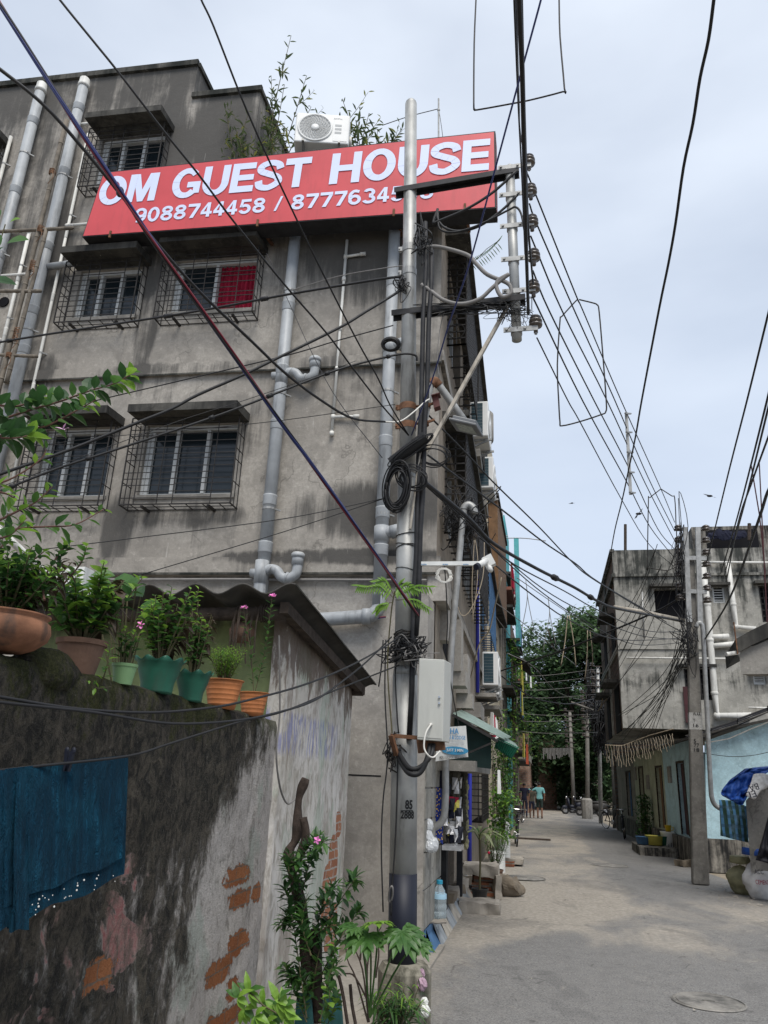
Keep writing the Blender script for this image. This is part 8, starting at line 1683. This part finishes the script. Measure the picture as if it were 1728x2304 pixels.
# ------------------------------------------------------------------ bicycles and scooters
def bicycle(label, c, rz, col='black_paint'):
    t = thing('bicycle', label, 'bicycle', (0, 0, 0)); r_ = .33
    for x_ in (-.52, .52):
        mb = MB(); mb.tube([(x_+r_*math.cos(a*.2618), 0, r_+r_*math.sin(a*.2618)) for a in range(25)], .018, 6, False); w_ = mb.build('wheel', M['tyre'], t, smooth=True, local=True)
        mb = MB(); mb.tube([(x_+.31*math.cos(a*.2618), 0, r_+.31*math.sin(a*.2618)) for a in range(25)], .009, 5, False); mb.tube([(x_, -.04, r_), (x_, .04, r_)], .02, 6)
        for k in range(12): a = k*.5236; mb.tube([(x_, 0, r_), (x_+.31*math.cos(a), 0, r_+.31*math.sin(a))], .003, 3, False)
        mb.build('rim', M['chrome'], w_, local=True)
        mb = MB(); mb.tube([(x_+.36*math.cos(a*.2), 0, r_+.36*math.sin(a*.2)) for a in range(1, 12)], .02, 5); mb.build('mudguard', M[col], t, local=True)
    mb = MB(); bb, st, ht, hb, ra = (0.0, 0, .30), (-.13, 0, .82), (.33, 0, .84), (.37, 0, .72), (-.52, 0, r_)
    for a, b in ((bb, st), (st, ht), (bb, hb), (ht, hb), (bb, ra), (st, ra)): mb.tube([a, b], .016, 6)
    mb.tube([hb, (.52, 0, r_)], .014, 6); mb.build('frame', M[col], t, local=True)
    mb = MB(); mb.ball((-.15, 0, .92), .09, 6, (1.4, .8, .4)); mb.tube([st, (-.15, 0, .9)], .012, 6); mb.build('saddle', M['black_pot'], t, local=True)
    mb = MB(); mb.tube(spline([(.12, -.27, .98), (.28, -.24, 1.0), (.34, 0, .98), (.28, .24, 1.0), (.12, .27, .98)], 4), .012, 6); mb.tube([ht, (.33, 0, .98)], .014, 6); mb.build('handlebar', M['chrome'], t, local=True)
    mb = MB(); mb.box(-.75, -.35, -.07, .07, .72, .74); mb.build('carrier', M[col], t, local=True)
    mb = MB(); mb.tube([(0, -.02, .3), (0, .02, .3)], .09, 14); mb.tube([(0, -.1, .3), (.1, -.1, .2)], .01, 5); mb.build('crank', M['chrome'], t, local=True)
    t.location = c; t.rotation_euler = (R(4), 0, rz); return t
c = at(1405, 1888, Z=0); bicycle('black bicycle facing the viewer, parked before the row houses', c+Vector((.05, .3, 0)), R(-97)); c = at(1382, 1868, Z=0); bicycle('black bicycle leaning side-on behind the front one', c+Vector((.0, .6, 0)), R(-60))
c = at(1142, 1885, Z=0); bicycle('bicycle leaning among the creepers on the left side', Vector((-1.0, 24.5, 0)), R(95)); bicycle('small distant bicycle by the wall near the walking people', Vector((-1.35, 38, 0)), R(80))
def scooter(label, c, rz, col):
    t = thing('scooter', label, 'scooter', (0, 0, 0))
    for x_ in (-.6, .62):
        mb = MB(); mb.tube([(x_+.2*math.cos(a*.3491), 0, .26+.2*math.sin(a*.3491)) for a in range(19)], .06, 8, False); w_ = mb.build('wheel', M['tyre'], t, smooth=True, local=True); mb = MB(); mb.tube([(x_, -.05, .26), (x_, .05, .26)], .13, 14); mb.build('rim', M['chrome'], w_, local=True)
    mb = MB(); mb.ball((-.45, 0, .58), .3, 8, (1.35, .6, .75)); mb.box(-.25, .3, -.16, .16, .26, .34); mb.prism([(.28, -.16, .3), (.42, -.2, .35), (.52, -.18, .95), (.42, -.14, .98)], (0, .34, 0)); mb.ball((.62, 0, .42), .17, 6, (1.3, .5, .8)); recalc(mb.build('body', M[col], t, smooth=True, local=True))
    mb = MB(); mb.ball((-.38, 0, .82), .3, 7, (1.3, .45, .28)); mb.build('seat', M['black_pot'], t, smooth=True, local=True)
    mb = MB(); mb.tube(spline([(.28, -.34, 1.02), (.42, -.2, 1.06), (.46, 0, 1.04), (.42, .2, 1.06), (.28, .34, 1.02)], 4), .016, 6); mb.tube([(.46, 0, 1.04), (.62, 0, .3)], .03, 6); mb.build('handlebar', M['black_pot'], t, local=True)
    mb = MB(); mb.ball((.52, 0, 1.02), .09, 7, (.8, 1, .9)); mb.build('headlight', M['chrome'], t, smooth=True, local=True)
    for s_ in (-1, 1): mb = MB(); mb.tube([(.36, s_*.22, 1.05), (.34, s_*.3, 1.2)], .007, 4); mb.ball((.34, s_*.32, 1.24), .06, 5, (.3, 1, .7)); mb.build('mirror', M['black_pot'], t, local=True)
    t.location = c; t.rotation_euler = (0, 0, rz); return t
for lab, x_, Y_, rz, col in (('dark scooter with bright headlight, nearest of the parked scooters', 1293, 53, 200, 'black_paint'), ('dark scooter parked behind the pole base', 1328, 51, 170, 'black_pot'), ('second dark scooter between headlight scooter and pole', 1310, 55, 185, 'black_paint'), ('dark scooter half hidden behind the concrete pole base', 1340, 54, 190, 'black_pot')):
    q = at(x_, 1830, Y=Y_); q.z = .0; scooter(lab, q, R(rz), col)
# ------------------------------------------------------------------ birds
def bird(label, px_, py_, span, tilt):
    c = at(px_, py_, Y=30); t = thing('bird', label, 'bird', c); mb = MB(); u = Vector((math.cos(tilt), .2, math.sin(tilt))); v = Vector((0, 1, 0))
    mb.ball(c, span*.09, 6, (2.2, 1, .9))
    mb.add([c+Vector((-.02, .1, 0)), c+u*span*.28+Vector((0, .1, span*.10)), c+u*span*.5+Vector((0, 0, .02)), c+u*span*.26-v*.12+Vector((0, 0, -.06)), c-v*.1], [(0, 1, 2, 3, 4)]); mb.add([c+Vector((.02, .1, 0)), c-u*span*.28+Vector((0, .1, span*.12)), c-u*span*.5, c-u*span*.26-v*.12+Vector((0, 0, -.08)), c-v*.1], [(0, 1, 2, 3, 4)])
    mb.build('body', simple('bird_feathers', (.03, .028, .03), .8), t)
bird('small dark bird flying over the middle of the sky', 1287, 1132, .30, .1); bird('dark bird with wings raised just above the grey house', 1437, 1156, .62, .9); bird('pale grey bird gliding at the right above the grey house', 1597, 1116, .55, -.3)
# antenna wires on roofs
mb = MB(); mb.tube([at(987, 330, Y=11), at(987, 222, Y=11)], .018, 6); mb.ball(at(987, 248, Y=11), .03, 5); tag(mb.build('roof_rod', M['galv']), 'thin galvanised rod standing on the roof right of the steel pole', 'rod')
wire('thin wire from the roof rod to the steel pole', [(860, 282), (920, 262), (986, 245)], 10.8, 11, .008); wire('thin wire dropping from the roof rod behind the sign', [(988, 250), (994, 290), (998, 325)], 11, 11, .006)
for n_, P in enumerate(([(1128, 1211), (1180, 1211), (1228, 1217)], [(1125, 1206), (1143, 1206)], [(1131, 1145), (1131, 1215)])): wire(['long antenna arm sticking out left of the sky', 'short antenna arm beside the turquoise house', 'upright antenna mast beside the turquoise house'][n_], P, 30, 30, .02, 'galv', name='antenna_arm', cat='antenna')
for n_, (x_, y_) in enumerate(((1183, 1305), (1233, 1342))): wire('thin forked light string hanging in the gap of sky', [(x_, y_), (x_+3, y_+45), (x_-12, y_+125)], 38, 38, .02, 'grey_cable', group='forked light strings in the sky gap', name='light_string'); wire('thin forked light string hanging in the gap of sky', [(x_, y_), (x_+6, y_+50), (x_+18, y_+110)], 38, 38, .02, 'grey_cable', group='forked light strings in the sky gap', name='light_string')
